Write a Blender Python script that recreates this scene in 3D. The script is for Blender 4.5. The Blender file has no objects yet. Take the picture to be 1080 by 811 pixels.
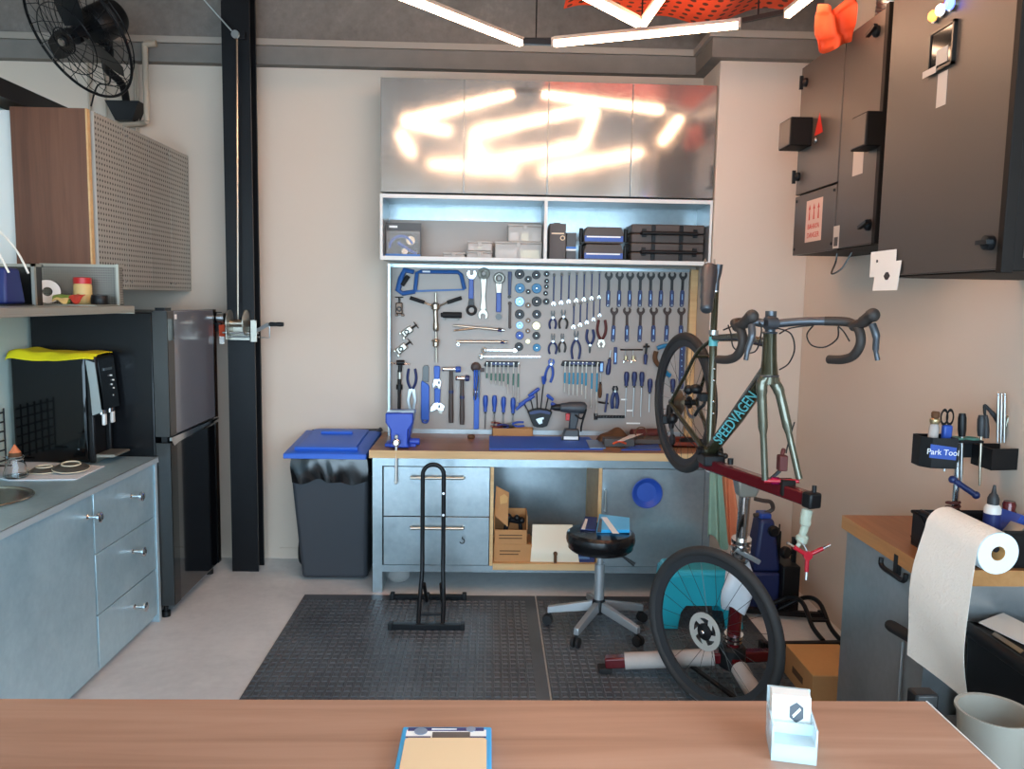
import bpy, math, random
from math import sin, cos, pi, radians, sqrt, atan2
from mathutils import Vector, Matrix
random.seed(7)
C = bpy.context.scene.collection
sc = bpy.context.scene
V = Vector

# ------------------------------------------------------------------ camera
FPX, PITCH, ROLL, YAW, CAMZ = 846.15, 0.10638, 0.01706, 0.02881, 1.70
_f0 = V((sin(YAW), cos(YAW), 0)); _r0 = V((cos(YAW), -sin(YAW), 0)); _u0 = V((0, 0, 1))
_fw = _f0 * cos(PITCH) - _u0 * sin(PITCH); _up = _u0 * cos(PITCH) + _f0 * sin(PITCH)
_rr = _r0 * cos(ROLL) + _up * sin(ROLL); _uu = _up * cos(ROLL) - _r0 * sin(ROLL)
CAM = V((0, 0, CAMZ))
cd = bpy.data.cameras.new('camera'); cam = bpy.data.objects.new('camera', cd); C.objects.link(cam)
cd.sensor_fit = 'HORIZONTAL'; cd.sensor_width = 36; cd.lens = FPX / 1080 * 36; cd.clip_start = 0.05
M = Matrix((( _rr.x, _uu.x, -_fw.x, 0), (_rr.y, _uu.y, -_fw.y, 0), (_rr.z, _uu.z, -_fw.z, CAMZ), (0, 0, 0, 1)))
cam.matrix_world = M; sc.camera = cam
def ray(x, y): return _fw + _rr * ((x - 540) / FPX) - _uu * ((y - 405.5) / FPX)
def at_y(x, y, Y): d = ray(x, y); return CAM + d * (Y / d.y)
def at_x(x, y, X): d = ray(x, y); return CAM + d * (X / d.x)
def at_z(x, y, Z): d = ray(x, y); return CAM + d * ((Z - CAMZ) / d.z)

# ------------------------------------------------------------------ materials
def col(h):
    if not isinstance(h, str): return tuple(h) + (1,)
    h = h.lstrip('#'); o = []
    for i in (0, 2, 4):
        c = int(h[i:i + 2], 16) / 255
        o.append(c / 12.92 if c <= .04045 else ((c + .055) / 1.055) ** 2.4)
    return tuple(o) + (1,)
MATS = {}
def newmat(name):
    m = bpy.data.materials.new(name); m.use_nodes = True
    nt = m.node_tree; b = nt.nodes['Principled BSDF']; MATS[name] = m
    return m, nt, b
def P(b, **k):
    for a, v in k.items():
        b.inputs[a.replace('_', ' ')].default_value = v
def plain(name, c, r=.5, metal=0., spec=.5, noise=0, nscale=30, bump=0, coat=0, alpha=1, trans=0, sheen=0):
    m, nt, b = newmat(name)
    P(b, Base_Color=col(c), Roughness=r, Metallic=metal)
    b.inputs['Specular IOR Level'].default_value = spec
    if coat: b.inputs['Coat Weight'].default_value = coat
    if alpha < 1: b.inputs['Alpha'].default_value = alpha
    if trans: b.inputs['Transmission Weight'].default_value = trans
    if noise or bump:
        tc = nt.nodes.new('ShaderNodeTexCoord'); n = nt.nodes.new('ShaderNodeTexNoise')
        n.inputs['Scale'].default_value = nscale; n.inputs['Detail'].default_value = 5
        nt.links.new(tc.outputs['Object'], n.inputs['Vector'])
        if noise:
            mx = nt.nodes.new('ShaderNodeMix'); mx.data_type = 'RGBA'
            cc = col(c); mx.inputs[6].default_value = tuple(x * (1 - noise) for x in cc[:3]) + (1,)
            mx.inputs[7].default_value = tuple(min(1, x * (1 + noise)) for x in cc[:3]) + (1,)
            nt.links.new(n.outputs['Fac'], mx.inputs[0]); nt.links.new(mx.outputs[2], b.inputs['Base Color'])
        if bump:
            bp = nt.nodes.new('ShaderNodeBump'); bp.inputs['Strength'].default_value = bump; bp.inputs['Distance'].default_value = .01
            nt.links.new(n.outputs['Fac'], bp.inputs['Height']); nt.links.new(bp.outputs['Normal'], b.inputs['Normal'])
    return m
def ramp(nt, src, stops):
    r = nt.nodes.new('ShaderNodeValToRGB'); e = r.color_ramp.elements
    while len(e) < len(stops): e.new(.5)
    for i, (p, c) in enumerate(stops): e[i].position = p; e[i].color = col(c)
    nt.links.new(src, r.inputs['Fac']); return r.outputs['Color']
def coords(nt, scale=(1, 1, 1), rot=(0, 0, 0)):
    tc = nt.nodes.new('ShaderNodeTexCoord'); mp = nt.nodes.new('ShaderNodeMapping')
    mp.inputs['Scale'].default_value = scale; mp.inputs['Rotation'].default_value = rot
    nt.links.new(tc.outputs['Object'], mp.inputs['Vector']); return mp.outputs['Vector']
def noise(nt, vec, scale, detail=6, rough=.55, dist=0):
    n = nt.nodes.new('ShaderNodeTexNoise'); n.inputs['Scale'].default_value = scale
    n.inputs['Detail'].default_value = detail; n.inputs['Roughness'].default_value = rough; n.inputs['Distortion'].default_value = dist
    nt.links.new(vec, n.inputs['Vector']); return n.outputs['Fac']
def bump(nt, b, h, s=.2, d=.005):
    bp = nt.nodes.new('ShaderNodeBump'); bp.inputs['Strength'].default_value = s; bp.inputs['Distance'].default_value = d
    nt.links.new(h, bp.inputs['Height']); nt.links.new(bp.outputs['Normal'], b.inputs['Normal'])
def galv(name, c0, c1, r0=.22, r1=.42, metal=.9):
    m, nt, b = newmat(name); v = coords(nt)
    n = noise(nt, v, 4, 4, .55)
    mm = nt.nodes.new('ShaderNodeMix'); mm.data_type = 'FLOAT'; mm.inputs[0].default_value = .3
    nt.links.new(n, mm.inputs[2]); nt.links.new(noise(nt, v, 38, 2, .5), mm.inputs[3])
    nt.links.new(ramp(nt, mm.outputs[0], [(.25, c0), (.75, c1)]), b.inputs['Base Color'])
    mr = nt.nodes.new('ShaderNodeMapRange'); mr.inputs[1].default_value = 0.1; mr.inputs[2].default_value = .9
    mr.inputs[3].default_value = r0; mr.inputs[4].default_value = r1
    nt.links.new(n, mr.inputs[0]); nt.links.new(mr.outputs[0], b.inputs['Roughness'])
    P(b, Metallic=metal); return m
def wood(name, c0, c1, c2, along='x', r=.45, scale=1.0, plank=0):
    m, nt, b = newmat(name)
    s = {'x': (.7, 14, 14), 'y': (14, .7, 14), 'z': (14, 14, .7)}[along]
    v = coords(nt, tuple(q * scale for q in s)); n = noise(nt, v, 1.6, 9, .62, .6)
    v2 = coords(nt, tuple(q * scale * (.25 if q > 2 else 1) for q in s)); n2 = noise(nt, v2, 1.1, 3)
    mm = nt.nodes.new('ShaderNodeMix'); mm.data_type = 'FLOAT'; mm.inputs[0].default_value = .45
    nt.links.new(n, mm.inputs[2]); nt.links.new(n2, mm.inputs[3])
    nt.links.new(ramp(nt, mm.outputs[0], [(.3, c0), (.5, c1), (.7, c2)]), b.inputs['Base Color'])
    P(b, Roughness=r); bump(nt, b, n, .08, .002); return m
def emit(name, c, s):
    m, nt, b = newmat(name); P(b, Base_Color=col(c)); b.inputs['Emission Color'].default_value = col(c); b.inputs['Emission Strength'].default_value = s
    return m
def dots(name, c, hole, pitch, rad, axes='yz', metal=.8, r=.4):
    m, nt, b = newmat(name); v = coords(nt)
    sp = nt.nodes.new('ShaderNodeSeparateXYZ'); nt.links.new(v, sp.inputs[0]); out = []
    for a in axes:
        q = nt.nodes.new('ShaderNodeMath'); q.operation = 'DIVIDE'; q.inputs[1].default_value = pitch; nt.links.new(sp.outputs['XYZ'.index(a.upper())], q.inputs[0])
        f = nt.nodes.new('ShaderNodeMath'); f.operation = 'FRACT'; nt.links.new(q.outputs[0], f.inputs[0])
        g = nt.nodes.new('ShaderNodeMath'); g.operation = 'SUBTRACT'; g.inputs[1].default_value = .5; nt.links.new(f.outputs[0], g.inputs[0])
        h = nt.nodes.new('ShaderNodeMath'); h.operation = 'POWER'; h.inputs[1].default_value = 2
        ab = nt.nodes.new('ShaderNodeMath'); ab.operation = 'ABSOLUTE'; nt.links.new(g.outputs[0], ab.inputs[0]); nt.links.new(ab.outputs[0], h.inputs[0]); out.append(h.outputs[0])
    ad = nt.nodes.new('ShaderNodeMath'); ad.operation = 'ADD'; nt.links.new(out[0], ad.inputs[0]); nt.links.new(out[1], ad.inputs[1])
    lt = nt.nodes.new('ShaderNodeMath'); lt.operation = 'LESS_THAN'; lt.inputs[1].default_value = rad * rad; nt.links.new(ad.outputs[0], lt.inputs[0])
    mx = nt.nodes.new('ShaderNodeMix'); mx.data_type = 'RGBA'; mx.inputs[6].default_value = col(c); mx.inputs[7].default_value = col(hole)
    nt.links.new(lt.outputs[0], mx.inputs[0]); nt.links.new(mx.outputs[2], b.inputs['Base Color'])
    iv = nt.nodes.new('ShaderNodeMath'); iv.operation = 'MULTIPLY_ADD'; iv.inputs[1].default_value = -metal; iv.inputs[2].default_value = metal
    nt.links.new(lt.outputs[0], iv.inputs[0]); nt.links.new(iv.outputs[0], b.inputs['Metallic']); P(b, Roughness=r)
    return m
#@MATS
galv('galvanised', '#96a5ab', '#b9c5ca', .17, .26, .62)
galv('galvanised_door', '#bfbab6', '#dcd7d2', .08, .125, .82)
galv('galvanised_dull', '#a0a6a8', '#bcc2c5', .29, .42, .7)
galv('galvanised_daylit', '#9fc1cf', '#c8e2ec', .29, .40, .5)  # galvanised steel, reflected daylight put into the colour as a blue tint
wood('walnut_panel', '#4d2f23', '#6a4533', '#7b543f', 'z', .5)
wood('counter_wood', '#855d47', '#a67c65', '#b8927b', 'x', .38, .8)
wood('bench_wood', '#6e4a33', '#8d6243', '#a07552', 'x', .4)
wood('bench_edge', '#b98c5a', '#d0a672', '#dcb885', 'x', .5)
wood('right_wood', '#7a4f30', '#986842', '#a97a52', 'y', .42)
wood('right_edge', '#9a6a3c', '#b98450', '#c79562', 'y', .45)
plain('white_paint', '#d6c4b3', .85, noise=.03, nscale=2.5)  # off-white paint, warmed to carry the peach LED light in its colour
plain('white_trim', '#dcdcd8', .6)
plain('trim_grey', '#a1968b', .6)
plain('black_steel', '#121316', .36, .0, .22)
plain('black_gloss', '#08090a', .07, 0, .35)
plain('fridge_wall_reflection', '#6c6e76', .16, .0, .5, coat=.3)  # black door greyed: the opposite wall's reflection is painted in
plain('fridge_black', '#101216', .08, 0, .5, coat=.4)
plain('fridge_side', '#101114', .25, 0, .3)
plain('black_plastic', '#131416', .42, 0, .3)
plain('black_rubber', '#141415', .75)
plain('dark_rubber', '#2b2a2a', .7)
plain('charcoal', '#2c2d30', .5)
plain('panel_black_lit', '#463d37', .42, noise=.08, nscale=200)  # black doors browned, the LED reflection is put into the base colour
plain('panel_edge', '#17120f', .6, 0, .2)
plain('chrome', '#d6d8da', .12, 1.)
plain('steel', '#b4b6b6', .3, 1.)
plain('warm_steel', '#bdb1a0', .28, 1.)
plain('dark_steel', '#4c4b4a', .35, .9)
plain('zinc', '#b8b4a8', .4, .8)
plain('saw_blue', '#2a5c9c', .4)
plain('label_paper', '#bdb2a8', .7)
plain('edge_highlight', '#cddbe0', .3, .5)  # painted highlight for the sheet metal edges
plain('tool_blue', '#2a4fa6', .38)
plain('tool_blue_dark', '#24305f', .42)
plain('tool_teal', '#1678a6', .35)
plain('bright_blue', '#2a5dbe', .45)
plain('vise_blue', '#2546ae', .35)
plain('mat_blue', '#2a60ca', .55)
plain('lid_blue', '#2b62c8', .4)
plain('bin_grey', '#363a40', .5)
plain('bag_black', '#121315', .25, spec=.7)
plain('teal_plastic', '#1fa5b8', .4)
plain('red_paint', '#60131a', .25, .2, coat=.4)
plain('red_bright', '#b3182a', .3, coat=.3)
plain('pink_anod', '#b01c5a', .25, .7)
plain('grey_foam', '#b4aaa4', .85, noise=.06, nscale=80)
plain('white_cloth', '#dfe0e4', .9, noise=.05, nscale=60)
plain('green_cloth', '#8aa08a', .9, noise=.08, nscale=50)
plain('orange_cloth', '#d47a52', .9, noise=.08, nscale=50)
plain('olive_paint', '#44412f', .2, .5, coat=.5)
plain('olive_light', '#5f5e4e', .2, .5, coat=.5)
plain('bar_tape', '#332d2a', .6)
plain('alloy_grey', '#565a60', .35, .6)
plain('mint_decal', '#62b5bd', .45)
plain('cardboard', '#b5804f', .8, noise=.05, nscale=60)
plain('cardboard_light', '#c9995f', .8, noise=.05, nscale=60)
plain('cardboard_dark', '#5a3a20', .8)
plain('white_plastic', '#e4e2de', .35)
plain('cream_board', '#e6d8c0', .5)
plain('paper', '#ece8e2', .8)
plain('paper_towel', '#ebe4da', .95, bump=.4, nscale=120)
plain('roll_daylit', '#dcecf4', .9)  # white paper with cool daylight painted in as blue
plain('ceramic_brown', '#4a443d', .35)
plain('ceramic_cream', '#d8cbb0', .4)
plain('yellow_cloth', '#f2dd10', .9, noise=.04, nscale=80)
plain('sink_steel', '#b6b2a6', .25, 1.)
plain('stool_vinyl', '#101113', .22)
plain('stool_grey', '#a4a6a8', .4, .5)
plain('drill_body', '#3b3f44', .45)
plain('orange_net', '#cf4518', .7)
plain('orange_dark', '#7c2a0c', .7)
plain('duct_silver', '#a8aaa8', .3, .9)
plain('red_cap', '#c22a2a', .4)
plain('beige_food', '#d8b878', .5)
plain('green_food', '#6f8a3c', .6)
plain('red_food', '#c23c2c', .5)
plain('navy', '#1c2a66', .5)
plain('rope_white', '#e8e0d4', .8)
plain('pipe_grey', '#b5a694', .55)
plain('concrete_band', '#7c756e', .8, noise=.2, nscale=9)
plain('pack_dark', '#3c3531', .4)
plain('pack_blue', '#2266b8', .4)
plain('sky_blue', '#2aa2dc', .35)
plain('tan_print', '#e3c49c', .25)
plain('label_red', '#c23024', .5)
plain('label_pink', '#d9b8a8', .5)
plain('case_brown', '#4a3f39', .5)
plain('clear_plastic', '#e8e6e2', .12, alpha=.22)
plain('frosted_plastic', '#cfc8c0', .35, alpha=.62)
plain('clear_green', '#d4e6d4', .15, alpha=.35)
plain('card_clear', '#d9ecf2', .12, alpha=.6)
plain('tub_plastic', '#a79f92', .35, alpha=.6)
plain('socket_dark', '#262322', .35, .5)
plain('socket_brown', '#6a5546', .4, .5)
plain('socket_gold', '#c8b48c', .3, .9)
plain('socket_sky', '#7f9cc0', .3, .7)
plain('wrench_brown', '#3b2820', .45, .3)
plain('rubber_red', '#5a2420', .6)
plain('reflex_white', '#f2f2ee', .4)
plain('gasket', '#24272c', .7)
m, nt, b = newmat('glass'); P(b, Base_Color=(.95, .98, 1, 1), Roughness=.03); b.inputs['Transmission Weight'].default_value = 1; b.inputs['IOR'].default_value = 1.3
dots('perforated', '#b3b0a8', '#3c3a36', .026, .24, 'yz', .4, .45)
dots('mesh_metal', '#98948c', '#453f38', .011, .3, 'xz', .6, .45)
dots('mesh_metal_side', '#98948c', '#453f38', .011, .3, 'yz', .6, .45)
dots('net_orange', '#d8481c', '#4a1806', .06, .25, 'xy', 0, .7)
plain('partition_green', '#ccd8ce', .5)
plain('rotor_light', '#d9d6ce', .4, .5)
emit('led', (1, .61, .38), 26.)
emit('lamp_orange', (1, .40, .08), 1.6); emit('lamp_white', (.9, .95, 1), 2.2); emit('lamp_blue', (.06, .10, 1), 8.)
# floor: polished screed
m, nt, b = newmat('concrete_floor'); v = coords(nt); n = noise(nt, v, 1.6, 10, .65, .4); n2 = noise(nt, v, 22, 6)
mm = nt.nodes.new('ShaderNodeMix'); mm.data_type = 'FLOAT'; mm.inputs[0].default_value = .25; nt.links.new(n, mm.inputs[2]); nt.links.new(n2, mm.inputs[3])
nt.links.new(ramp(nt, mm.outputs[0], [(.3, '#c6cacd'), (.55, '#dfe2e4'), (.75, '#eceff0')]), b.inputs['Base Color']); P(b, Roughness=.42)
m, nt, b = newmat('concrete_ceiling'); v = coords(nt); n = noise(nt, v, 2.2, 10, .7, .3); n2 = noise(nt, v, 30, 6)
mm = nt.nodes.new('ShaderNodeMix'); mm.data_type = 'FLOAT'; mm.inputs[0].default_value = .3; nt.links.new(n, mm.inputs[2]); nt.links.new(n2, mm.inputs[3])
nt.links.new(ramp(nt, mm.outputs[0], [(.3, '#655e58'), (.55, '#7d756e'), (.72, '#958d85')]), b.inputs['Base Color']); P(b, Roughness=.85); bump(nt, b, n2, .3, .004)
# stud rubber mat
m, nt, b = newmat('stud_mat'); v = coords(nt); n = noise(nt, v, 2.2, 6, .6)
nt.links.new(ramp(nt, n, [(.3, '#3b4046'), (.7, '#5a6066')]), b.inputs['Base Color']); P(b, Roughness=.38)

# ------------------------------------------------------------------ mesh building
def frame(n):
    n = V(n).normalized(); a = V((0, 0, 1)) if abs(n.z) < .9 else V((1, 0, 0))
    u = n.cross(a).normalized(); return u, n.cross(u).normalized(), n
class MB:
    def __init__(s): s.v = []; s.f = []
    def add(s, vs, fs):
        o = len(s.v); s.v += [V(p) for p in vs]; s.f += [tuple(i + o for i in q) for q in fs]; return s
    def box(s, x0, x1, y0, y1, z0, z1):
        if x0 > x1: x0, x1 = x1, x0
        if y0 > y1: y0, y1 = y1, y0
        if z0 > z1: z0, z1 = z1, z0
        return s.add([(x, y, z) for x in (x0, x1) for y in (y0, y1) for z in (z0, z1)],
            [(0, 1, 3, 2), (4, 6, 7, 5), (0, 4, 5, 1), (2, 3, 7, 6), (0, 2, 6, 4), (1, 5, 7, 3)])
    def hexa(s, b4, t4):   # bottom quad (ccw from above), top quad
        return s.add(list(b4) + list(t4), [(3, 2, 1, 0), (4, 5, 6, 7), (0, 1, 5, 4), (1, 2, 6, 5), (2, 3, 7, 6), (3, 0, 4, 7)])
    def bar(s, p0, p1, w, h, up=(0, 0, 1)):   # rectangular bar between two points
        p0 = V(p0); p1 = V(p1); d = (p1 - p0).normalized(); u = V(up)
        if abs(d.dot(u)) > .95: u = V((0, 1, 0))
        sx = d.cross(u).normalized() * (w / 2); sz = sx.cross(d).normalized() * (h / 2)
        return s.hexa([p0 - sx - sz, p0 + sx - sz, p1 + sx - sz, p1 - sx - sz], [p0 - sx + sz, p0 + sx + sz, p1 + sx + sz, p1 - sx + sz])
    def cyl(s, p0, p1, r0, r1=None, n=16, caps=True):
        r1 = r0 if r1 is None else r1; p0 = V(p0); p1 = V(p1); u, w, d = frame(p1 - p0); vs = []
        for p, r in ((p0, r0), (p1, r1)):
            for i in range(n):
                a = 2 * pi * i / n; vs.append(p + (u * cos(a) + w * sin(a)) * r)
        fs = [(i, (i + 1) % n, n + (i + 1) % n, n + i) for i in range(n)]
        if caps: fs += [tuple(range(n - 1, -1, -1)), tuple(range(n, 2 * n))]
        return s.add(vs, fs)
    def tube(s, pts, r, n=8, closed=False):
        pts = [V(p) for p in pts]; m = len(pts); rs = r if isinstance(r, (list, tuple)) else [r] * m
        vs = []; pu = None
        for i, p in enumerate(pts):
            if closed: d = pts[(i + 1) % m] - pts[i - 1]
            else: d = pts[min(i + 1, m - 1)] - pts[max(i - 1, 0)]
            d = d.normalized() if d.length > 1e-9 else V((0, 0, 1))
            if pu is None: u = frame(d)[0]
            else:
                u = pu - d * pu.dot(d); u = u.normalized() if u.length > 1e-6 else frame(d)[0]
            pu = u; w = d.cross(u)
            for k in range(n):
                a = 2 * pi * k / n; vs.append(p + (u * cos(a) + w * sin(a)) * rs[i])
        fs = []
        for i in range(m if closed else m - 1):
            j = (i + 1) % m
            for k in range(n): fs.append((i * n + k, i * n + (k + 1) % n, j * n + (k + 1) % n, j * n + k))
        if not closed: fs += [tuple(range(n - 1, -1, -1)), tuple(range((m - 1) * n, m * n))]
        return s.add(vs, fs)
    def lathe(s, prof, o, ax=(0, 0, 1), n=24):    # prof: (radius, height)
        o = V(o); u, w, d = frame(ax); vs = []; fs = []; m = len(prof)
        for r, h in prof:
            for i in range(n):
                a = 2 * pi * i / n; vs.append(o + d * h + (u * cos(a) + w * sin(a)) * max(r, 1e-5))
        for j in range(m - 1):
            for i in range(n): fs.append((j * n + i, j * n + (i + 1) % n, (j + 1) * n + (i + 1) % n, (j + 1) * n + i))
        if (V(prof[0]) - V(prof[-1])).length > 1e-6: fs += [tuple(range(n - 1, -1, -1)), tuple(range((m - 1) * n, m * n))]
        return s.add(vs, fs)
    def ring(s, o, ax, R, r, n=32, k=8, sq=None):
        o = V(o); u, w, d = frame(ax); vs = []; fs = []
        for i in range(n):
            a = 2 * pi * i / n; e = u * cos(a) + w * sin(a)
            for j in range(k):
                b = 2 * pi * j / k; vs.append(o + e * (R + r * cos(b)) + d * ((sq or r) * sin(b)))
        for i in range(n):
            for j in range(k): fs.append((i * k + j, i * k + (j + 1) % k, ((i + 1) % n) * k + (j + 1) % k, ((i + 1) % n) * k + j))
        return s.add(vs, fs)
    def prism(s, poly, o, u, w, th):   # 2D polygon in plane (u,w) at o, extruded along th
        o = V(o); u = V(u); w = V(w); th = V(th); n = len(poly)
        vs = [o + u * a + w * b for a, b in poly]; vs += [p + th for p in vs]
        return s.add(vs, [tuple(range(n)), tuple(range(2 * n - 1, n - 1, -1))] + [(i, i + n, (i + 1) % n + n, (i + 1) % n) for i in range(n)])
    def pl(s, poly, y0, y1, dx=0, dz=0, k=1):   # polygon in x-z, between y0 and y1
        return s.prism([(a * k + dx, b * k + dz) for a, b in poly], (0, y0, 0), (1, 0, 0), (0, 0, 1), (0, y1 - y0, 0))
    def ball(s, o, rx, ry=None, rz=None, n=16, m=10):
        ry = ry or rx; rz = rz or rx; o = V(o); vs = []; fs = []
        for j in range(1, m):
            t = pi * j / m
            for i in range(n): a = 2 * pi * i / n; vs.append(o + V((rx * sin(t) * cos(a), ry * sin(t) * sin(a), rz * cos(t))))
        vs += [o + V((0, 0, rz)), o - V((0, 0, rz))]; T = len(vs) - 2
        for j in range(m - 2):
            for i in range(n): fs.append((j * n + i, (j + 1) * n + i, (j + 1) * n + (i + 1) % n, j * n + (i + 1) % n))
        for i in range(n): fs += [(T, i, (i + 1) % n), (T + 1, (m - 2) * n + (i + 1) % n, (m - 2) * n + i)]
        return s.add(vs, fs)
    def grid(s, fn, nu, nv, th=None):   # surface fn(u,v) in 0..1, optional thickness vector
        vs = [V(fn(i / nu, j / nv)) for i in range(nu + 1) for j in range(nv + 1)]; k = nv + 1; N = len(vs)
        fs = [(i * k + j, (i + 1) * k + j, (i + 1) * k + j + 1, i * k + j + 1) for i in range(nu) for j in range(nv)]
        if th is not None:
            th = V(th); vs += [p + th for p in vs]; fs += [tuple(q + N for q in reversed(f)) for f in fs[:]]
            for i in range(nu):
                for j in (0, nv): a, b2 = i * k + j, (i + 1) * k + j; fs.append((a, b2, b2 + N, a + N))
            for j in range(nv):
                for i in (0, nu): a, b2 = i * k + j, i * k + j + 1; fs.append((a, b2, b2 + N, a + N))
        return s.add(vs, fs)
    def xf(s, Mx): s.v = [Mx @ p for p in s.v]; return s
WL = {}
def wl(o): return WL.get(o.name, V((0, 0, 0)))
def props(o, label=None, cat=None, group=None, kind=None):
    for k, v in (('label', label), ('category', cat), ('group', group), ('kind', kind)):
        if v: o[k] = v
    return o
def build(name, mb, mat, parent=None, bevel=0, label=None, loc=None, seg=2, ang=38, sub=0):
    o0 = V(loc) if loc is not None else (wl(parent) if parent else V((0, 0, 0)))
    me = bpy.data.meshes.new(name)
    me.from_pydata([tuple(p - o0) for p in mb.v], [], mb.f); me.update()
    import bmesh as _b
    bm = _b.new(); bm.from_mesh(me); _b.ops.recalc_face_normals(bm, faces=bm.faces); bm.to_mesh(me); bm.free()
    for p in me.polygons: p.use_smooth = True
    me.set_sharp_from_angle(angle=radians(ang))
    me.materials.append(MATS[mat])
    o = bpy.data.objects.new(name, me); C.objects.link(o)
    if parent: o.parent = parent; o.location = o0 - wl(parent)
    else: o.location = o0
    WL[o.name] = o0
    if bevel:
        q = o.modifiers.new('bevel', 'BEVEL'); q.width = bevel; q.segments = seg; q.limit_method = 'ANGLE'; q.angle_limit = radians(40); q.harden_normals = False
    if sub:
        q = o.modifiers.new('sub', 'SUBSURF'); q.levels = sub; q.render_levels = sub
    if label: o['label'] = label
    return o
def thing(name, label, cat, loc=(0, 0, 0), group=None):
    o = bpy.data.objects.new(name, None); C.objects.link(o); o.location = loc; o.empty_display_size = .05
    WL[o.name] = V(loc); return props(o, label, cat, group)
def solo(name, mb, mat, label, cat, group=None, bevel=0, loc=None, ang=38, seg=2, sub=0):
    if loc is None:
        xs = [p.x for p in mb.v]; ys = [p.y for p in mb.v]; zs = [p.z for p in mb.v]
        loc = ((min(xs) + max(xs)) / 2, (min(ys) + max(ys)) / 2, min(zs))
    return props(build(name, mb, mat, None, bevel, None, loc, seg, ang, sub), label, cat, group)
def struct(name, mb, mat, bevel=0, parent=None):
    o = build(name, mb, mat, parent, bevel)
    if not parent: o['kind'] = 'structure'
    return o
def dup(root, loc, rot=None, label=None, group=None, scale=None):
    r = root.copy(); C.objects.link(r); r.location = loc
    if rot is not None: r.rotation_euler = rot
    if scale: r.scale = (scale,) * 3 if not isinstance(scale, (tuple, list)) else scale
    if label: r['label'] = label
    if group: r['group'] = group
    for ch in list(root.children):
        c = ch.copy(); C.objects.link(c); c.parent = r
        for g in list(ch.children):
            d = g.copy(); C.objects.link(d); d.parent = c
    return r
def text(name, s, size, mat, parent, pos, u, w, ext=.0006, align='CENTER', shear=0, sx=1):
    cu = bpy.data.curves.new(name, 'FONT'); cu.body = s; cu.size = size; cu.extrude = ext; cu.align_x = align; cu.align_y = 'CENTER'; cu.shear = shear
    o = bpy.data.objects.new(name, cu); C.objects.link(o); bpy.context.view_layer.update()
    me = bpy.data.meshes.new_from_object(o.evaluated_get(bpy.context.evaluated_depsgraph_get())); bpy.data.objects.remove(o)
    me.materials.clear(); me.materials.append(MATS[mat]); o = bpy.data.objects.new(name, me); C.objects.link(o)
    u = V(u).normalized(); w = V(w).normalized(); n = u.cross(w)
    u = u * sx
    mw = Matrix(((u.x, w.x, n.x, 0), (u.y, w.y, n.y, 0), (u.z, w.z, n.z, 0), (0, 0, 0, 1)))
    p = V(pos) - wl(parent); mw.translation = p; o.parent = parent; o.matrix_local = mw
    return o
ORD = ['first', 'second', 'third', 'fourth', 'fifth', 'sixth', 'seventh', 'eighth', 'ninth', 'tenth']
def arc(c, r, a0, a1, n, u=(1, 0, 0), w=(0, 0, 1)):
    c = V(c); u = V(u); w = V(w)
    return [c + u * (r * cos(a0 + (a1 - a0) * i / n)) + w * (r * sin(a0 + (a1 - a0) * i / n)) for i in range(n + 1)]
def smooth(pts, k=6):     # catmull-rom
    pts = [V(p) for p in pts]; q = [pts[0]] + pts + [pts[-1]]; o = []
    for i in range(1, len(q) - 2):
        for j in range(k):
            t = j / k; a, b_, c, d = q[i - 1], q[i], q[i + 1], q[i + 2]
            o.append(.5 * ((2 * b_) + (c - a) * t + (2 * a - 5 * b_ + 4 * c - d) * t * t + (3 * b_ - a - 3 * c + d) * t ** 3))
    return o + [pts[-1]]
# ================================================================== SETTING
YB = 5.10      # back wall
struct('floor', MB().box(-4.6, 1.9, -6, 5.2, -.05, 0), 'concrete_floor')
struct('pavement', MB().box(-12, 12, -14, -6.001, -.06, -.01).box(1.901, 12, -6, 5.2, -.06, -.01), 'concrete_band')
struct('wall_back', MB().box(-4.6, 1.30, YB, YB + .12, 0, 3.75), 'white_paint')
struct('pillar_right', MB().box(1.30, 1.86, 4.73, YB + .12, 0, 3.75), 'white_paint', .004)
struct('wall_right', MB().box(1.86, 1.98, .7, 5.2, 0, 3.75).box(1.86, 1.98, -2.6, .7, 2.85, 3.75), 'white_paint')
struct('lintel_added', MB().box(-4.72, 1.98, -2.72, -2.6, 2.85, 3.75), 'white_paint')  # unseen lintel, added to keep the sky out of the cabinet door reflections
struct('wall_left', MB().box(-4.72, -4.6, -2.6, 5.2, 0, 3.75), 'white_paint')
struct('wall_partition', MB().box(-2.42, -2.335, .6, YB, 0, 2.56), 'partition_green')
struct('ceiling', MB().box(-4.72, 1.98, -2.6, 5.22, 3.75, 3.87), 'concrete_ceiling')
# beam band round the top of the back wall and the pillar, with a pale trim strip above it
struct('beam_back', MB().box(-4.6, 1.23, YB - .07, YB, 3.075, 3.18).box(1.23, 1.30, 4.66, YB, 3.075, 3.18).box(1.30, 1.86, 4.66, 4.73, 3.075, 3.18), 'concrete_band')
struct('beam_upper', MB().box(-4.6, 1.25, YB - .05, YB, 3.219, 3.75).box(1.25, 1.30, 4.68, YB, 3.219, 3.75).box(1.30, 1.86, 4.68, 4.73, 3.219, 3.75), 'concrete_ceiling')
struct('trim_1', MB().box(-4.6, 1.21, YB - .09, YB, 3.181, 3.218).box(1.21, 1.30, 4.64, YB, 3.181, 3.218).box(1.30, 1.86, 4.64, 4.73, 3.181, 3.218), 'trim_grey')
struct('beam_left', MB().box(-2.42, -2.2, .6, 4.7, 2.562, 2.645), 'black_steel')
struct('baseboard_back', MB().box(-1.34, -.66, YB - .008, YB, .0, .07), 'white_paint')
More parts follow.
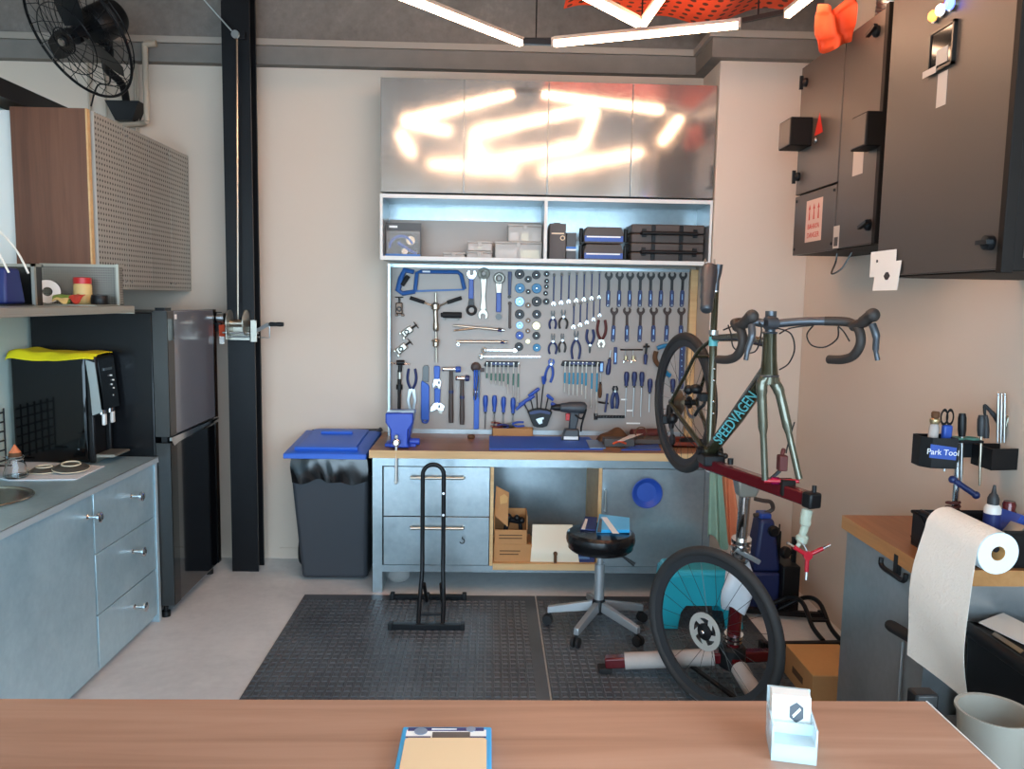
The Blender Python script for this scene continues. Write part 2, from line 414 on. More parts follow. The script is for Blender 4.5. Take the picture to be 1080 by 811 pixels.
# steel I-column
cl = MB()
cl.box(-1.565, -1.405, 4.84, 4.856, 0, 3.75).box(-1.565, -1.405, 4.956, 4.972, 0, 3.75).box(-1.489, -1.481, 4.856, 4.956, 0, 3.75)
struct('column_steel', cl, 'black_steel')
# floor joint on the left
j0 = at_z(134, 650, 0)
struct('floor_joint', MB().box(j0.x - .004, j0.x + .004, 1.2, 4.1, .0, .0015), 'concrete_band')

# rubber floor mats, two sheets with a seam
def mat_sheet(x0, x1, name, label):
    mb = MB().box(x0, x1, 2.35, 4.44, 0.0, .009)
    nx, ny = int((x1 - x0 - .03) / .038), int(2.06 / .045)
    for j in range(ny):
        for i in range(nx):
            cx = x0 + .02 + .038 * i ; cy = 2.375 + .045 * j
            if cx + .014 > x1: continue
            q = lambda a_, b_, z_: [(cx - a_, cy - b_, z_), (cx + a_, cy - b_, z_), (cx + a_, cy + b_, z_), (cx - a_, cy + b_, z_)]
            mb.add(q(.014, .0165, .0088) + q(.0105, .013, .013), [(4, 5, 6, 7), (0, 1, 5, 4), (1, 2, 6, 5), (2, 3, 7, 6), (3, 0, 4, 7)])
    solo(name, mb, 'stud_mat', label, 'floor mat', 'studded rubber floor mats')
mat_sheet(-1.03, .279, 'rubber_mat', 'black studded rubber floor mat under the narrow bike display rack')
mat_sheet(.287, 1.42, 'rubber_mat', 'black studded rubber floor mat under the stool and the repair stand')
# ================================================================== LEFT: KITCHEN SIDE
# base cabinets: drawer unit and sink unit, then one worktop
def knob(parent, x, y, z, r=.023):
    build('knob', MB().lathe([(.013, 0), (.007, .006), (.007, .042), (r, .046), (r, .055), (r * .55, .061), (.002, .061)], (x, y, z), (1, 0, 0), 18), 'chrome', parent)
FX = -1.70
t = thing('drawer_unit', 'galvanised steel kitchen drawer unit with three round knobs beside the black fridge', 'cabinet', (-1.95, 3.76, 0))
build('body', MB().box(-2.33, FX - .02, 3.432, 4.088, 0.02, .84), 'galvanised_daylit', t)
ep = build('end_panel', MB().box(-2.33, FX + .004, 4.062, 4.092, 0, .84), 'galvanised_daylit', t)
build('highlight_strip', MB().box(FX + .004, FX + .006, 4.064, 4.09, 0.0, .836), 'edge_highlight', ep)  # pale strip painting the highlight on the panel edge
for k, (z0, z1) in enumerate(((.565, .832), (.29, .56), (.045, .285))):
    d = build('drawer', MB().box(FX - .018, FX, 3.438, 4.058, z0, z1), 'galvanised_daylit', t, .002)
    knob(d, FX, 3.80, z1 - .10)
t = thing('sink_cabinet', 'galvanised steel kitchen cabinet with one door below the round sink', 'cabinet', (-1.95, 2.5, 0))
build('body', MB().box(-2.33, FX - .02, 1.6, 3.428, 0.02, .70).box(FX - .06, FX - .02, 1.6, 3.428, .70, .84).box(-2.33, FX - .06, 3.41, 3.428, .70, .84), 'galvanised_daylit', t)
d = build('door', MB().box(FX - .018, FX, 2.5, 3.425, .045, .832), 'galvanised_daylit', t, .002); knob(d, FX, 3.385, .745)
d = build('door', MB().box(FX - .018, FX, 1.6, 2.495, .045, .832), 'galvanised_daylit', t, .002); knob(d, FX, 1.66, .745)
# worktop with a hole for the sink
sc_ = V((-2.035, 3.21, .865)); RS = .175
wt = MB(); N = 40
outer = []; inner = []
x0, x1, y0, y1 = -2.334, FX + .012, 1.6, 4.092
for i in range(N):
    a = 2 * pi * i / N; dx, dy = cos(a), sin(a)
    k = min((x1 - sc_.x) / dx if dx > 1e-6 else 9, (x0 - sc_.x) / dx if dx < -1e-6 else 9, (y1 - sc_.y) / dy if dy > 1e-6 else 9, (y0 - sc_.y) / dy if dy < -1e-6 else 9)
    outer.append((sc_.x + dx * k, sc_.y + dy * k)); inner.append((sc_.x + dx * RS, sc_.y + dy * RS))
corners = [(x1, y1), (x0, y1), (x0, y0), (x1, y0)]
for c in corners:   # snap the nearest outer point to each corner
    i = min(range(N), key=lambda q: (outer[q][0] - c[0]) ** 2 + (outer[q][1] - c[1]) ** 2); outer[i] = c
vs = [(p[0], p[1], .865) for p in outer] + [(p[0], p[1], .865) for p in inner] + [(p[0], p[1], .84) for p in outer] + [(p[0], p[1], .84) for p in inner]
fs = []
for i in range(N):
    q = (i + 1) % N
    fs += [(i, q, N + q, N + i), (2 * N + i, 3 * N + i, 3 * N + q, 2 * N + q), (i, 2 * N + i, 2 * N + q, q), (N + i, N + q, 3 * N + q, 3 * N + i)]
wt.add(vs, fs)
kw = solo('kitchen_worktop', wt, 'galvanised_daylit', 'galvanised sheet metal kitchen worktop with round sink cut-out', 'worktop')
build('highlight_strip', MB().box(x1, x1 + .002, y0, y1, .838, .867).box(x1 - .004, x1 + .002, y0, y1, .865, .867), 'edge_highlight', kw)  # highlight along the front edge, painted as a pale strip
sk = MB(); prof = [(1.09, .004), (1.06, .009), (.985, .007), (.965, -.01), (.93, -.12), (.5, -.15), (.1, -.155), (.0, -.155)]
sk.lathe([(r * RS, h) for r, h in prof], (0, 0, 0), (0, 0, 1), 40); sk.xf(Matrix.Translation(sc_) @ Matrix.Diagonal((1, 1, 1, 1)))
t = thing('sink', 'round stainless steel sink set into the galvanised kitchen worktop', 'sink', sc_ - V((0, 0, .15)))
build('bowl', sk, 'sink_steel', t); build('drain', MB().lathe([(.03, 0), (.03, .004), (.012, .004), (.01, .001), (0, .001)], sc_ + V((0, 0, -.154))), 'chrome', t)
# cloth sheet on the worktop
pts = [at_z(-25, 500, .866), at_z(-10, 484, .866), at_z(62, 489, .866), at_z(110, 492, .866), at_z(80, 506, .866), at_z(10, 507, .866)]
pp = MB().prism([(p.x, p.y) for p in pts], (0, 0, .8655), (1, 0, 0), (0, 1, 0), (0, 0, .004))
solo('tea_towel', pp, 'white_cloth', 'thin white drying cloth spread on the worktop beside the sink', 'cloth')
def saucer(c, r, label, flip, tilt=0):
    t = thing('saucer', label, 'saucer', c, 'brown saucers drying on the white cloth')
    s_ = -1 if flip else 1
    pr = [(0, .004), (.45, .003), (.62, .004), (.95, .017), (1.0, .021), (1.0, .024), (.94, .022), (.6, .009), (0, .009)]
    if flip: pr = [(r_, .024 - h) for r_, h in pr]
    o = build('dish', MB().lathe([(r * a, h) for a, h in pr], c, (0, 0, 1), 36), 'ceramic_brown', t)
    build('foot_ring', MB().ring(c + V((0, 0, .022 if flip else .003)), (0, 0, 1), r * .5, .004, 36, 6), 'ceramic_cream', t)
    build('rim_line', MB().ring(c + V((0, 0, .002 if flip else .023)), (0, 0, 1), r * .995, .0025, 40, 6), 'ceramic_cream', t)
    t.rotation_euler = (tilt, tilt * .6, 0); return t
c = at_z(47, 497, .872); saucer(V((c.x, c.y, .872)), .066, 'brown saucer lying flat and half hidden under the other saucer', True)
c = at_z(75, 494, .884); saucer(V((c.x, c.y, .884)), .078, 'larger brown saucer upside down with a pale foot ring on top', True, .09)
# glass carafe with a small orange cone on it
c = at_z(17, 503, .872); c = V((c.x, c.y, .8725))
t = thing('glass_carafe', 'small clear glass server carafe on the white cloth by the sink', 'carafe', c)
build('glass_body', MB().lathe([(.046, 0), (.052, .006), (.05, .02), (.034, .075), (.034, .085), (.04, .092), (.036, .092), (.031, .084), (.031, .075), (.047, .02), (.048, .008), (0, .005)], c, (0, 0, 1), 28), 'glass', t)
build('spout', MB().prism([(-.034, .082), (-.056, .091), (-.034, .092)], c + V((0, -.006, 0)), (1, 0, 0), (0, 0, 1), (0, .012, 0)), 'glass', t)
t = thing('paper_filter_cone', 'small orange and brown cone standing on the glass carafe', 'filter', c + V((0, 0, .093)))
build('cone', MB().lathe([(.024, .018), (.001, .055)], c + V((0, 0, .093)), (0, 0, 1), 20), 'orange_cloth', t)
build('band', MB().lathe([(.028, 0), (.024, .018), (0, .018)], c + V((0, 0, .093)), (0, 0, 1), 20), 'cardboard_dark', t)
# wire rack at the left edge, behind the carafe
t = thing('wire_rack', 'black wire dish rack leaning at the partition beside the water dispenser', 'rack', (-2.19, 3.72, .866))
wr = MB()
for z in (.89, .94, .985, 1.03, 1.075, 1.12): wr.cyl((-2.315, 3.5, z), (-2.315, 3.86, z), .004, n=6)
for y in (3.5, 3.56, 3.62, 3.68, 3.74, 3.80, 3.86): wr.cyl((-2.315, y, .868), (-2.315, y, 1.14), .004, n=6)
build('grid', wr, 'black_steel', t)
build('foot', MB().cyl((-2.315, 3.5, .872), (-2.25, 3.5, .872), .005, n=6).cyl((-2.315, 3.8, .872), (-2.26, 3.8, .872), .005, n=6), 'black_steel', t)
t.location += V((0, 0, 0))
# water dispenser
WX0, WX1, WY0, WY1 = -2.30, -1.94, 3.90, 4.08
t = thing('water_dispenser', 'black countertop water dispenser with two white taps, under a yellow cloth', 'water dispenser', (-2.05, 3.95, .866))
build('body', MB().box(WX0, WX1, WY0, WY1, .868, 1.395), 'black_gloss', t, .018, seg=3)
build('front_frame', MB().box(WX1, WX1 + .05, WY0 - .004, WY1 + .004, 1.10, 1.39).box(WX1, WX1 + .03, WY0 - .004, WY0 + .016, .87, 1.12).box(WX1, WX1 + .03, WY1 - .012, WY1 + .004, .87, 1.12), 'black_plastic', t, .008)
build('side_trim', MB().prism([(.006, 1.375), (.05, 1.36), (.062, 1.25), (.075, 1.12), (.03, 1.105), (.022, 1.25)], (WX1 - .004, WY0 - .0075, 0), (1, 0, 0), (0, 0, 1), (0, .004, 0)), 'steel', t)
build('control_panel', MB().hexa([(WX1 + .05, WY0 + .01, 1.13), (WX1 + .075, WY0 + .01, 1.13), (WX1 + .075, WY1 - .01, 1.13), (WX1 + .05, WY1 - .01, 1.13)], [(WX1 + .05, WY0 + .01, 1.375), (WX1 + .055, WY0 + .01, 1.375), (WX1 + .055, WY1 - .01, 1.375), (WX1 + .05, WY1 - .01, 1.375)]), 'black_gloss', t)
build('badge', MB().box(WX1 + .0615, WX1 + .0635, 3.95, 4.03, 1.318, 1.33), 'steel', t)
bt = MB()
for y, z in ((4.01, 1.29), (4.03, 1.265), (4.01, 1.245), (4.03, 1.225), (4.02, 1.19)): bt.cyl((WX1 + .055, y, z), (WX1 + .072, y, z), .004, n=10)
build('button', bt, 'reflex_white', t)
build('recess_back', MB().box(WX1 - .002, WX1 + .003, WY0 + .01, WY1 - .006, .9, 1.11), 'black_plastic', t)
for y in (3.945, 4.03):
    tp = build('tap', MB().cyl((WX1 + .045, y, 1.105), (WX1 + .045, y, 1.135), .02, n=18), 'chrome', t)
    build('lever', MB().box(WX1 + .05, WX1 + .066, y - .013, y + .013, 1.05, 1.108), 'white_plastic', tp, .005)
build('indicator', MB().cyl((WX1 + .003, 3.94, .99), (WX1 + .008, 3.94, .99), .011, n=16), 'white_plastic', t)
build('drip_tray', MB().prism([(0, .868), (.02, .868), (.03, .895), (.11, .897), (.118, .903), (.112, .909), (.02, .909), (0, .895)], (WX1 + .003, WY0 + .012, 0), (1, 0, 0), (0, 0, 1), (0, WY1 - WY0 - .02, 0)), 'zinc', t)
# yellow cloth draped on it
def yc(u, v):
    x = WX0 - .01 + (WX1 + .05 - WX0 + .01) * u; y = WY0 - .022 + (WY1 - WY0 + .02) * v
    z = 1.401 + .004 * sin(9 * u + 3 * v) * sin(4 * v + 2) + .002 * sin(17 * u)
    z += .012 * math.exp(-((u - .12) / .12) ** 2) - ((.045 - .02 * u) * (1 - v / .16) if v < .16 else 0)
    if u > .72: z -= .0 + .01 * (u - .72)
    return (x - .02 * (v < .1) * sin(13 * u), y - .01 * sin(11 * u) * (v < .2), z)
solo('yellow_cloth', MB().grid(yc, 36, 14, (0, 0, .006)), 'yellow_cloth', 'bright yellow cloth lying on top of the black water dispenser', 'cloth', sub=1)

# fridge
RX = -1.63
t = thing('fridge', 'tall black two door fridge freezer with silver angled handles', 'fridge', (-1.95, 4.47, 0))
build('body', MB().box(-2.31, RX - .075, 4.105, 4.835, .05, 1.60), 'fridge_side', t, .006)
up = build('door', MB().box(RX - .07, RX, 4.105, 4.835, .965, 1.61), 'fridge_wall_reflection', t, .008, label='upper freezer door, greyed by a painted wall reflection')
lo = build('door', MB().box(RX - .07, RX, 4.105, 4.835, .07, .935), 'fridge_black', t, .008)
for d, z0, z1 in ((up, .967, 1.608), (lo, .072, .933)):
    build('edge_trim', MB().box(RX - .071, RX + .0015, 4.1, 4.1045, z0, z1), 'dark_steel', d)
    build('side_strip', MB().box(RX, RX + .0018, 4.108, 4.19, z0, z1), 'black_gloss', d); build('side_strip', MB().box(RX, RX + .0018, 4.78, 4.833, z0, z1), 'black_gloss', d)
build('handle', MB().prism([(4.11, .962), (4.83, .962), (4.83, .952), (4.2, .925), (4.14, .915), (4.11, .945)], (RX - .004, 0, 0), (0, 1, 0), (0, 0, 1), (.012, 0, 0)), 'chrome', t)
build('handle_recess', MB().box(RX - .05, RX - .02, 4.12, 4.82, .936, .964), 'black_plastic', t)
build('hinge', MB().box(RX - .06, RX - .01, 4.11, 4.19, 1.61, 1.625), 'black_plastic', t)
build('sticker', MB().box(RX + .0002, RX + .001, 4.205, 4.235, 1.565, 1.59), 'reflex_white', t)
for y in (4.14, 4.8): build('foot', MB().lathe([(.022, 0), (.022, .03), (.012, .03), (.012, .055)], (RX - .06, y, 0.0), (0, 0, 1), 16), 'black_plastic', t)
for y in (4.14, 4.8): build('foot', MB().lathe([(.022, 0), (.022, .03), (.012, .03), (.012, .055)], (-2.12, y, 0.0), (0, 0, 1), 16), 'black_plastic', t)

# upper cabinet: walnut end panel, four perforated metal doors
UX = -1.86
t = thing('wall_cupboard', 'wall cupboard with walnut end panel and perforated grey metal doors above the fridge', 'cupboard', (-2.03, 4.45, 1.72))
build('carcass', MB().box(-2.333, UX - .022, 3.895, 5.09, 1.73, 2.53), 'white_trim', t)
build('end_panel', MB().box(-2.222, UX - .02, 3.865, 3.893, 1.725, 2.54), 'walnut_panel', t, label='walnut end panel')
build('edge_band', MB().box(UX - .02, UX - .012, 3.865, 3.893, 1.725, 2.54), 'bench_edge', t)
ys = [3.90, 4.21, 4.50, 4.79, 5.085]
for k in range(4):
    d = build('door', MB().box(UX - .018, UX, ys[k] + .004, ys[k + 1] - .004, 1.715, 2.535), 'perforated', t)
    for z in (1.755, 2.49):
        yy = ys[k + 1] - .035 if k % 2 == 0 else ys[k] + .035
        build('screw', MB().lathe([(.007, 0), (.007, .004), (.002, .007)], (UX, yy, z), (1, 0, 0), 10), 'chrome', d)
# a grey steel shelf with mesh tray, bag holder
solo('wall_shelf', MB().box(-2.334, -1.675, 2.7, 3.84, 1.615, 1.637).box(-2.334, -1.675, 3.84, 3.845, 1.60, 1.637).box(-1.69, -1.675, 2.7, 3.845, 1.605, 1.615), 'zinc',
     'long grey metal shelf on the partition holding the mesh trays', 'shelf', bevel=.001)
TX0, TX1, TY0, TY1, TZ0, TZ1 = -2.10, -1.72, 3.82, 3.835, 1.639, 1.815
t = thing('mesh_tray', 'grey perforated metal tray holding a toilet roll and a jar', 'tray', ((TX0 + TX1) / 2, (TY0 + TY1) / 2, TZ0))
build('bottom', MB().box(TX0, TX1, 3.57, TY1, TZ0 - .001, TZ0 + .003), 'zinc', t)
build('back_panel', MB().box(TX0, TX1, TY1 - .003, TY1, TZ0, TZ1), 'mesh_metal', t)
build('side_panel', MB().box(TX1 - .003, TX1, TY0 - .03, TY1, TZ0, TZ1), 'mesh_metal_side', t)
build('frame_rim', MB().box(TX0, TX1 + .003, TY1 - .006, TY1 + .002, TZ1, TZ1 + .012).box(TX1 - .008, TX1 + .003, TY0 - .03, TY1, TZ1, TZ1 + .012).box(TX1 - .01, TX1 + .003, TY0 - .036, TY0 - .026, TZ0, TZ1 + .012), 'zinc', t)
TXA, TYA = -2.2, 3.28
t = thing('steel_caddy', 'open dark metal box on the shelf holding a navy blue bag', 'box', (-1.95, 3.35, 1.639))
build('side_panel', MB().box(-1.915, -1.911, 3.44, 3.5, 1.639, 1.80), 'dark_steel', t)
build('back_panel', MB().box(-2.18, -1.911, 3.497, 3.5, 1.639, 1.80), 'dark_steel', t)
build('bottom', MB().box(-2.18, -1.911, 3.25, 3.5, 1.6385, 1.642), 'dark_steel', t)
build('frame_rim', MB().box(-1.92, -1.906, 3.436, 3.504, 1.80, 1.812).box(-1.92, -1.906, 3.436, 3.45, 1.639, 1.812).box(-2.18, -1.906, 3.494, 3.506, 1.80, 1.812), 'zinc', t)
t = thing('paper_bag', 'navy blue bag with white cord handles standing in the metal box', 'bag', (-1.97, 3.36, 1.642))
build('bag_body', MB().hexa([(-2.1, 3.28, 1.645), (-1.935, 3.28, 1.645), (-1.935, 3.42, 1.645), (-2.1, 3.42, 1.645)], [(-2.1, 3.30, 1.79), (-1.945, 3.30, 1.79), (-1.945, 3.40, 1.79), (-2.1, 3.40, 1.79)]), 'navy', t, .01)
for y in (3.305, 3.395):
    build('cord_handle', MB().tube(smooth([(-1.935 + (y - 3.3) * .3, y, 1.77), (-1.985 + (y - 3.3) * .3, y, 1.87), (-2.04, y, 1.95), (-2.085, y, 1.87), (-2.095, y, 1.77)], 6), .0045, 8), 'rope_white', t)
t = thing('toilet_roll', 'white toilet paper roll lying in the mesh tray', 'toilet roll', (-1.97, 3.7, 1.643))
c = at_y(40, 306, 3.79); c = V((c.x + .04, 3.79, 1.643 + .0525))
build('paper', MB().lathe([(.02, 0), (.0525, 0), (.0525, .1), (.02, .1), (.02, 0)], c, (.5, -.87, 0), 30), 'paper', t)
build('core', MB().lathe([(.0195, .001), (.0205, .001), (.0205, .099), (.0195, .099), (.0195, .001)], c, (.5, -.87, 0), 20), 'cardboard_dark', t)
t.location += V((.0, 0, .0015))
c = V((-1.875, 3.77, 1.643))
t = thing('food_jar', 'pale yellow jar with a red lid in the mesh tray', 'jar', c)
build('jar_body', MB().lathe([(.036, 0), (.039, .004), (.039, .085), (.033, .095), (0, .095)], c, (0, 0, 1), 24), 'beige_food', t)
build('lid', MB().lathe([(.038, .092), (.038, .118), (.034, .121), (0, .121)], c, (0, 0, 1), 24), 'red_cap', t)
def packet(x, y, m_, label, w=.07, rz=.3, rx=.6):
    mb = MB().grid(lambda u, v: ((u - .5) * w, (v - .5) * w * .7 + .01 * sin(u * 6), .012 + .012 * sin(pi * u) * sin(pi * v) + .006 * sin(5 * u + 4 * v)), 10, 8, (0, 0, -.004))
    mb.xf(Matrix.Translation((x, y, 1.646)) @ Matrix.Rotation(rz, 4, 'Z') @ Matrix.Rotation(rx, 4, 'X'))
    lo_ = min(p.z for p in mb.v); mb.xf(Matrix.Translation((0, 0, 1.644 - lo_)))
    solo('snack_packet', mb, m_, label, 'packet', 'snack packets in the mesh tray')
packet(-1.915, 3.66, 'green_food', 'green snack packet next to the toilet roll in the mesh tray', .07, .4)
packet(-1.855, 3.67, 'red_food', 'crumpled red snack packet in front of the jar', .075, -.3)
packet(-1.885, 3.60, 'beige_food', 'beige snack packet at the tray front, below the red one', .06, .1, .3)
c = V((-1.775, 3.72, 1.643))
solo('black_tin', MB().lathe([(.036, 0), (.038, .004), (.038, .03), (.036, .034), (.036, .042), (0, .044)], c, (0, 0, 1), 24), 'black_plastic', 'small black round tin beside the jar in the mesh tray', 'tin')

# conduit and fan on the back wall
pg = MB()
pg.tube(smooth([(-2.068, 5.0, 3.165), (-2.068, 5.0, 2.72)], 1), .017, 12).tube([(-2.068, 5.0, 2.72), (-2.12, 5.05, 2.715), (-2.37, 5.075, 2.705)], .017, 12)
pg.tube([(-2.068, 5.0, 3.165), (-2.0, 5.0, 3.17)], .02, 12)
t = thing('conduit_pipe', 'beige conduit pipes running up the back wall beside the fan bracket', 'pipe', (-2.1, 5.06, 2.7))
build('pipe_run', pg, 'pipe_grey', t)
build('thin_pipe', MB().cyl((-2.165, 5.075, 3.07), (-2.165, 5.075, 2.5), .008, n=8).cyl((-2.15, 5.075, 3.07), (-2.15, 5.075, 2.5), .006, n=8), 'pipe_grey', t)
build('thin_pipe', MB().cyl((-2.44, 5.075, 3.07), (-2.44, 5.075, 2.5), .008, n=8), 'pipe_grey', t)
build('thin_pipe', MB().cyl((-2.34, 5.075, 3.07), (-2.34, 5.075, 2.5), .006, n=8), 'pipe_grey', t)
FC = at_y(82, 36, 4.55); nrm = V((-.42, -.68, -.58)).normalized()
t = thing('wall_fan', 'large black industrial wall fan with wire cage above the walnut cupboard', 'fan', (-2.19, 5.09, 2.75))
u, w, _ = frame(nrm)
RF = .345
cg = MB()
cg.ring(FC, nrm, RF, .008, 56, 8).ring(FC + nrm * .075, nrm, RF * .55, .003, 44, 6).ring(FC + nrm * .095, nrm, RF * .2, .004, 30, 6).ring(FC - nrm * .06, nrm, RF * .9, .003, 44, 6)
for i in range(20):
    a = 2 * pi * i / 20; e = u * cos(a) + w * sin(a)
    cg.tube([FC + e * RF, FC + e * RF * .8 + nrm * .05, FC + e * RF * .5 + nrm * .08, FC + e * .05 + nrm * .098], .0016, 5)
    cg.tube([FC + e * RF, FC + e * RF * .92 - nrm * .05, FC + e * RF * .5 - nrm * .085, FC + e * .07 - nrm * .085], .0022, 5)
for q in (.3, .4, .65, .75, .85): cg.ring(FC - nrm * (.085 - .03 * max(0, q - .5)), nrm, RF * q, .0016, 40, 5)
build('wire_cage', cg, 'black_steel', t)
build('badge', MB().lathe([(.032, 0), (.032, .012), (.022, .018), (0, .018)], FC + nrm * .092, nrm, 20), 'black_plastic', t)
build('hub_cap', MB().lathe([(.02, 0), (.018, .01), (0, .012)], FC + nrm * .11, nrm, 14), 'steel', t)
for k in range(3):
    a = 2 * pi * k / 3 + 2.25; e = u * cos(a) + w * sin(a); g = nrm.cross(e)
    bl = MB().grid(lambda s_, q: FC + e * (.045 + s_ * (RF * .86 - .045)) + g * ((q - .5) * (.05 + .085 * sin(pi * min(1, s_ * .75 + .12)))) + nrm * ((q - .5) * .05 * (1 - .5 * s_)), 10, 5, nrm * .003)
    build('blade', bl, 'black_plastic', t)
build('shaft', MB().cyl(FC - nrm * .1, FC + nrm * .05, .014).lathe([(.045, -.03), (.045, .03), (.03, .035), (0, .035)], FC, nrm, 20), 'black_steel', t)
build('motor', MB().lathe([(.03, -.3), (.085, -.285), (.1, -.26), (.1, -.12), (.085, -.095), (.03, -.088), (0, -.088)], FC, nrm, 28), 'black_plastic', t)
mt = FC - nrm * .2
build('neck', MB().tube(smooth([mt + V((0, 0, -.09)), mt + V((.005, .03, -.17)), at_y(112, 72, 4.85), at_y(128, 88, 4.96), at_y(133, 106, 5.02), at_y(133, 122, 5.04)], 6), .022, 14), 'black_steel', t)
build('yoke', MB().box(mt.x - .03, mt.x + .03, mt.y - .03, mt.y + .03, mt.z - .14, mt.z - .08), 'black_steel', t, .01)
build('knob', MB().cyl(mt + V((0, 0, .09)), mt + V((0, 0, .125)), .008, n=10).cyl(mt + V((-.02, 0, .125)), mt + V((.02, 0, .125)), .008, n=10), 'black_plastic', t)
bc = at_y(133, 112, 5.04)
build('wall_bracket', MB().hexa([(bc.x - .05, 5.0, bc.z - .09), (bc.x + .05, 5.0, bc.z - .09), (bc.x + .05, 5.1, bc.z - .09), (bc.x - .05, 5.1, bc.z - .09)], [(bc.x - .1, 4.98, bc.z + .02), (bc.x + .1, 4.98, bc.z + .02), (bc.x + .1, 5.1, bc.z + .02), (bc.x - .1, 5.1, bc.z + .02)]), 'black_steel', t)
build('power_cord', MB().tube(smooth([mt + V((-.02, .02, -.1)), mt + V((-.03, .1, -.3)), at_y(103, 90, 4.95), (at_y(96, 112, 5.0))], 5), .005, 6), 'black_rubber', t)

# winch and cable on the column
ct = V((-1.49, 4.82, 0))
t = thing('hand_winch', 'galvanised hand crank winch bolted to the black steel column', 'winch', (-1.49, 4.835, 1.42))
Wc = at_y(250, 341, 4.79)
build('side_plate', MB().box(Wc.x - .055, Wc.x - .049, 4.75, 4.838, Wc.z - .095, Wc.z + .03), 'zinc', t)
build('side_plate', MB().box(Wc.x + .085, Wc.x + .091, 4.75, 4.838, Wc.z - .105, Wc.z + .02).box(Wc.x + .085, Wc.x + .125, 4.75, 4.756, Wc.z - .105, Wc.z + .02), 'zinc', t)
build('base_plate', MB().box(Wc.x - .055, Wc.x + .091, 4.828, 4.838, Wc.z - .1, Wc.z - .02), 'zinc', t)
build('drum', MB().cyl((Wc.x - .048, 4.79, Wc.z), (Wc.x + .05, 4.79, Wc.z), .022, n=18), 'warm_steel', t)
for dx in (-.043, .052): build('flange', MB().lathe([(.075, 0), (.075, .006), (.055, .009), (.02, .006), (0, .006)], (Wc.x + dx, 4.785, Wc.z + .005), (1, 0, 0), 32), 'zinc', t)
build('axle', MB().cyl((Wc.x - .08, 4.775, Wc.z - .055), (Wc.x + .125, 4.775, Wc.z - .055), .007, n=10).cyl((Wc.x - .06, 4.79, Wc.z - .078), (Wc.x + .13, 4.79, Wc.z - .078), .006, n=10), 'steel', t)
build('crank', MB().bar((Wc.x + .115, 4.76, Wc.z - .045), (Wc.x + .2, 4.74, Wc.z + .0), .012, .02).tube([(Wc.x + .15, 4.75, Wc.z - .08), (Wc.x + .2, 4.75, Wc.z - .08), (Wc.x + .2, 4.75, Wc.z - .01)], .004, 8), 'steel', t)
build('grip', MB().lathe([(.006, 0), (.013, .008), (.012, .04), (.014, .065), (.012, .085), (0, .088)], (Wc.x + .2, 4.74, Wc.z), (1, 0, 0), 16), 'black_plastic', t)
pl_ = at_y(248, 36, 4.80)
t = thing('cable_pulley', 'small steel pulley with wire cable running down the black column to the winch', 'pulley', (pl_.x, 4.835, pl_.z))
build('wheel', MB().lathe([(.022, 0), (.022, .005), (.016, .009), (.022, .013), (.022, .018), (0, .018)], (pl_.x, 4.795, pl_.z), (0, 1, 0), 24), 'steel', t)
build('bracket', MB().box(pl_.x - .012, pl_.x + .05, 4.815, 4.838, pl_.z - .02, pl_.z + .02), 'black_steel', t)
build('cable', MB().tube([(Wc.x + .005, 4.79, Wc.z + .02), (pl_.x + .01, 4.80, pl_.z - .025)], .0055, 6), 'warm_steel', t)
build('cable', MB().tube([(pl_.x - .02, 4.8, pl_.z + .018), at_y(212, -4, 4.75)], .0045, 6), 'steel', t)
tc_ = at_y(230, 343, 4.86)
t = thing('ratchet_strap', 'black ratchet with an orange tag hanging left of the winch beside the fridge', 'ratchet', (tc_.x, 4.86, tc_.z - .1))
build('ratchet_body', MB().box(tc_.x - .03, tc_.x + .02, 4.85, 4.88, tc_.z - .04, tc_.z + .08).cyl((tc_.x - .07, 4.86, tc_.z + .03), (tc_.x - .02, 4.86, tc_.z + .03), .01).box(tc_.x - .04, tc_.x - .03, 4.85, 4.87, tc_.z - .06, tc_.z + .05), 'black_plastic', t, .003)
build('roller', MB().cyl((tc_.x + .004, 4.843, tc_.z + .045), (tc_.x + .045, 4.843, tc_.z + .045), .03, n=18), 'steel', t)
build('tag', MB().box(tc_.x + .012, tc_.x + .045, 4.838, 4.844, tc_.z - .07, tc_.z + .005), 'orange_net', t)
build('tag_label', MB().box(tc_.x + .015, tc_.x + .043, 4.836, 4.838, tc_.z - .11, tc_.z - .065), 'paper', t)

# waste bin
bx0, bx1 = -1.125, -.70
t = thing('waste_bin', 'dark grey wheeled waste bin with bright blue lid and black liner', 'bin', (-.91, 4.86, 0))
bd = MB().hexa([(-1.105, 4.69, 0.012), (-.715, 4.69, .012), (-.715, 5.0, .012), (-1.105, 5.0, .012)], [(-1.15, 4.60, .735), (-.695, 4.60, .735), (-.695, 5.06, .735), (-1.15, 5.06, .735)])
build('bin_body', bd, 'bin_grey', t, .025, seg=3)
def collar(u, v):
    a = 2 * pi * u; rx, ry = .235, .245
    q = max(abs(cos(a)), abs(sin(a))); sx = cos(a) / q ** .8; sy = sin(a) / q ** .8
    k = 1 + .03 * sin(9 * a + 3 * v) * v + .018 * sin(23 * a - 5 * v) * v
    return (-.92 + sx * rx * k * (.97 + .06 * sin(pi * v)), 4.825 + sy * ry * k * (.97 + .05 * sin(pi * v)), .785 - v * (.16 + .012 * sin(5 * a + 1) + .008 * sin(11 * a)))
build('bin_liner', MB().grid(collar, 120, 10), 'bag_black', t, ang=60)
def lid(u, v):
    x = -1.165 + .475 * u; y = 4.565 + .50 * v
    z = .795 + .055 * v + .022 * (1 - (2 * u - 1) ** 4) * (1 - abs(2 * v - 1) ** 5)
    return (x + .02 * (v - .5), y, z)
L_ = build('lid', MB().grid(lid, 20, 16, (0, 0, -.03)), 'lid_blue', t, .004)
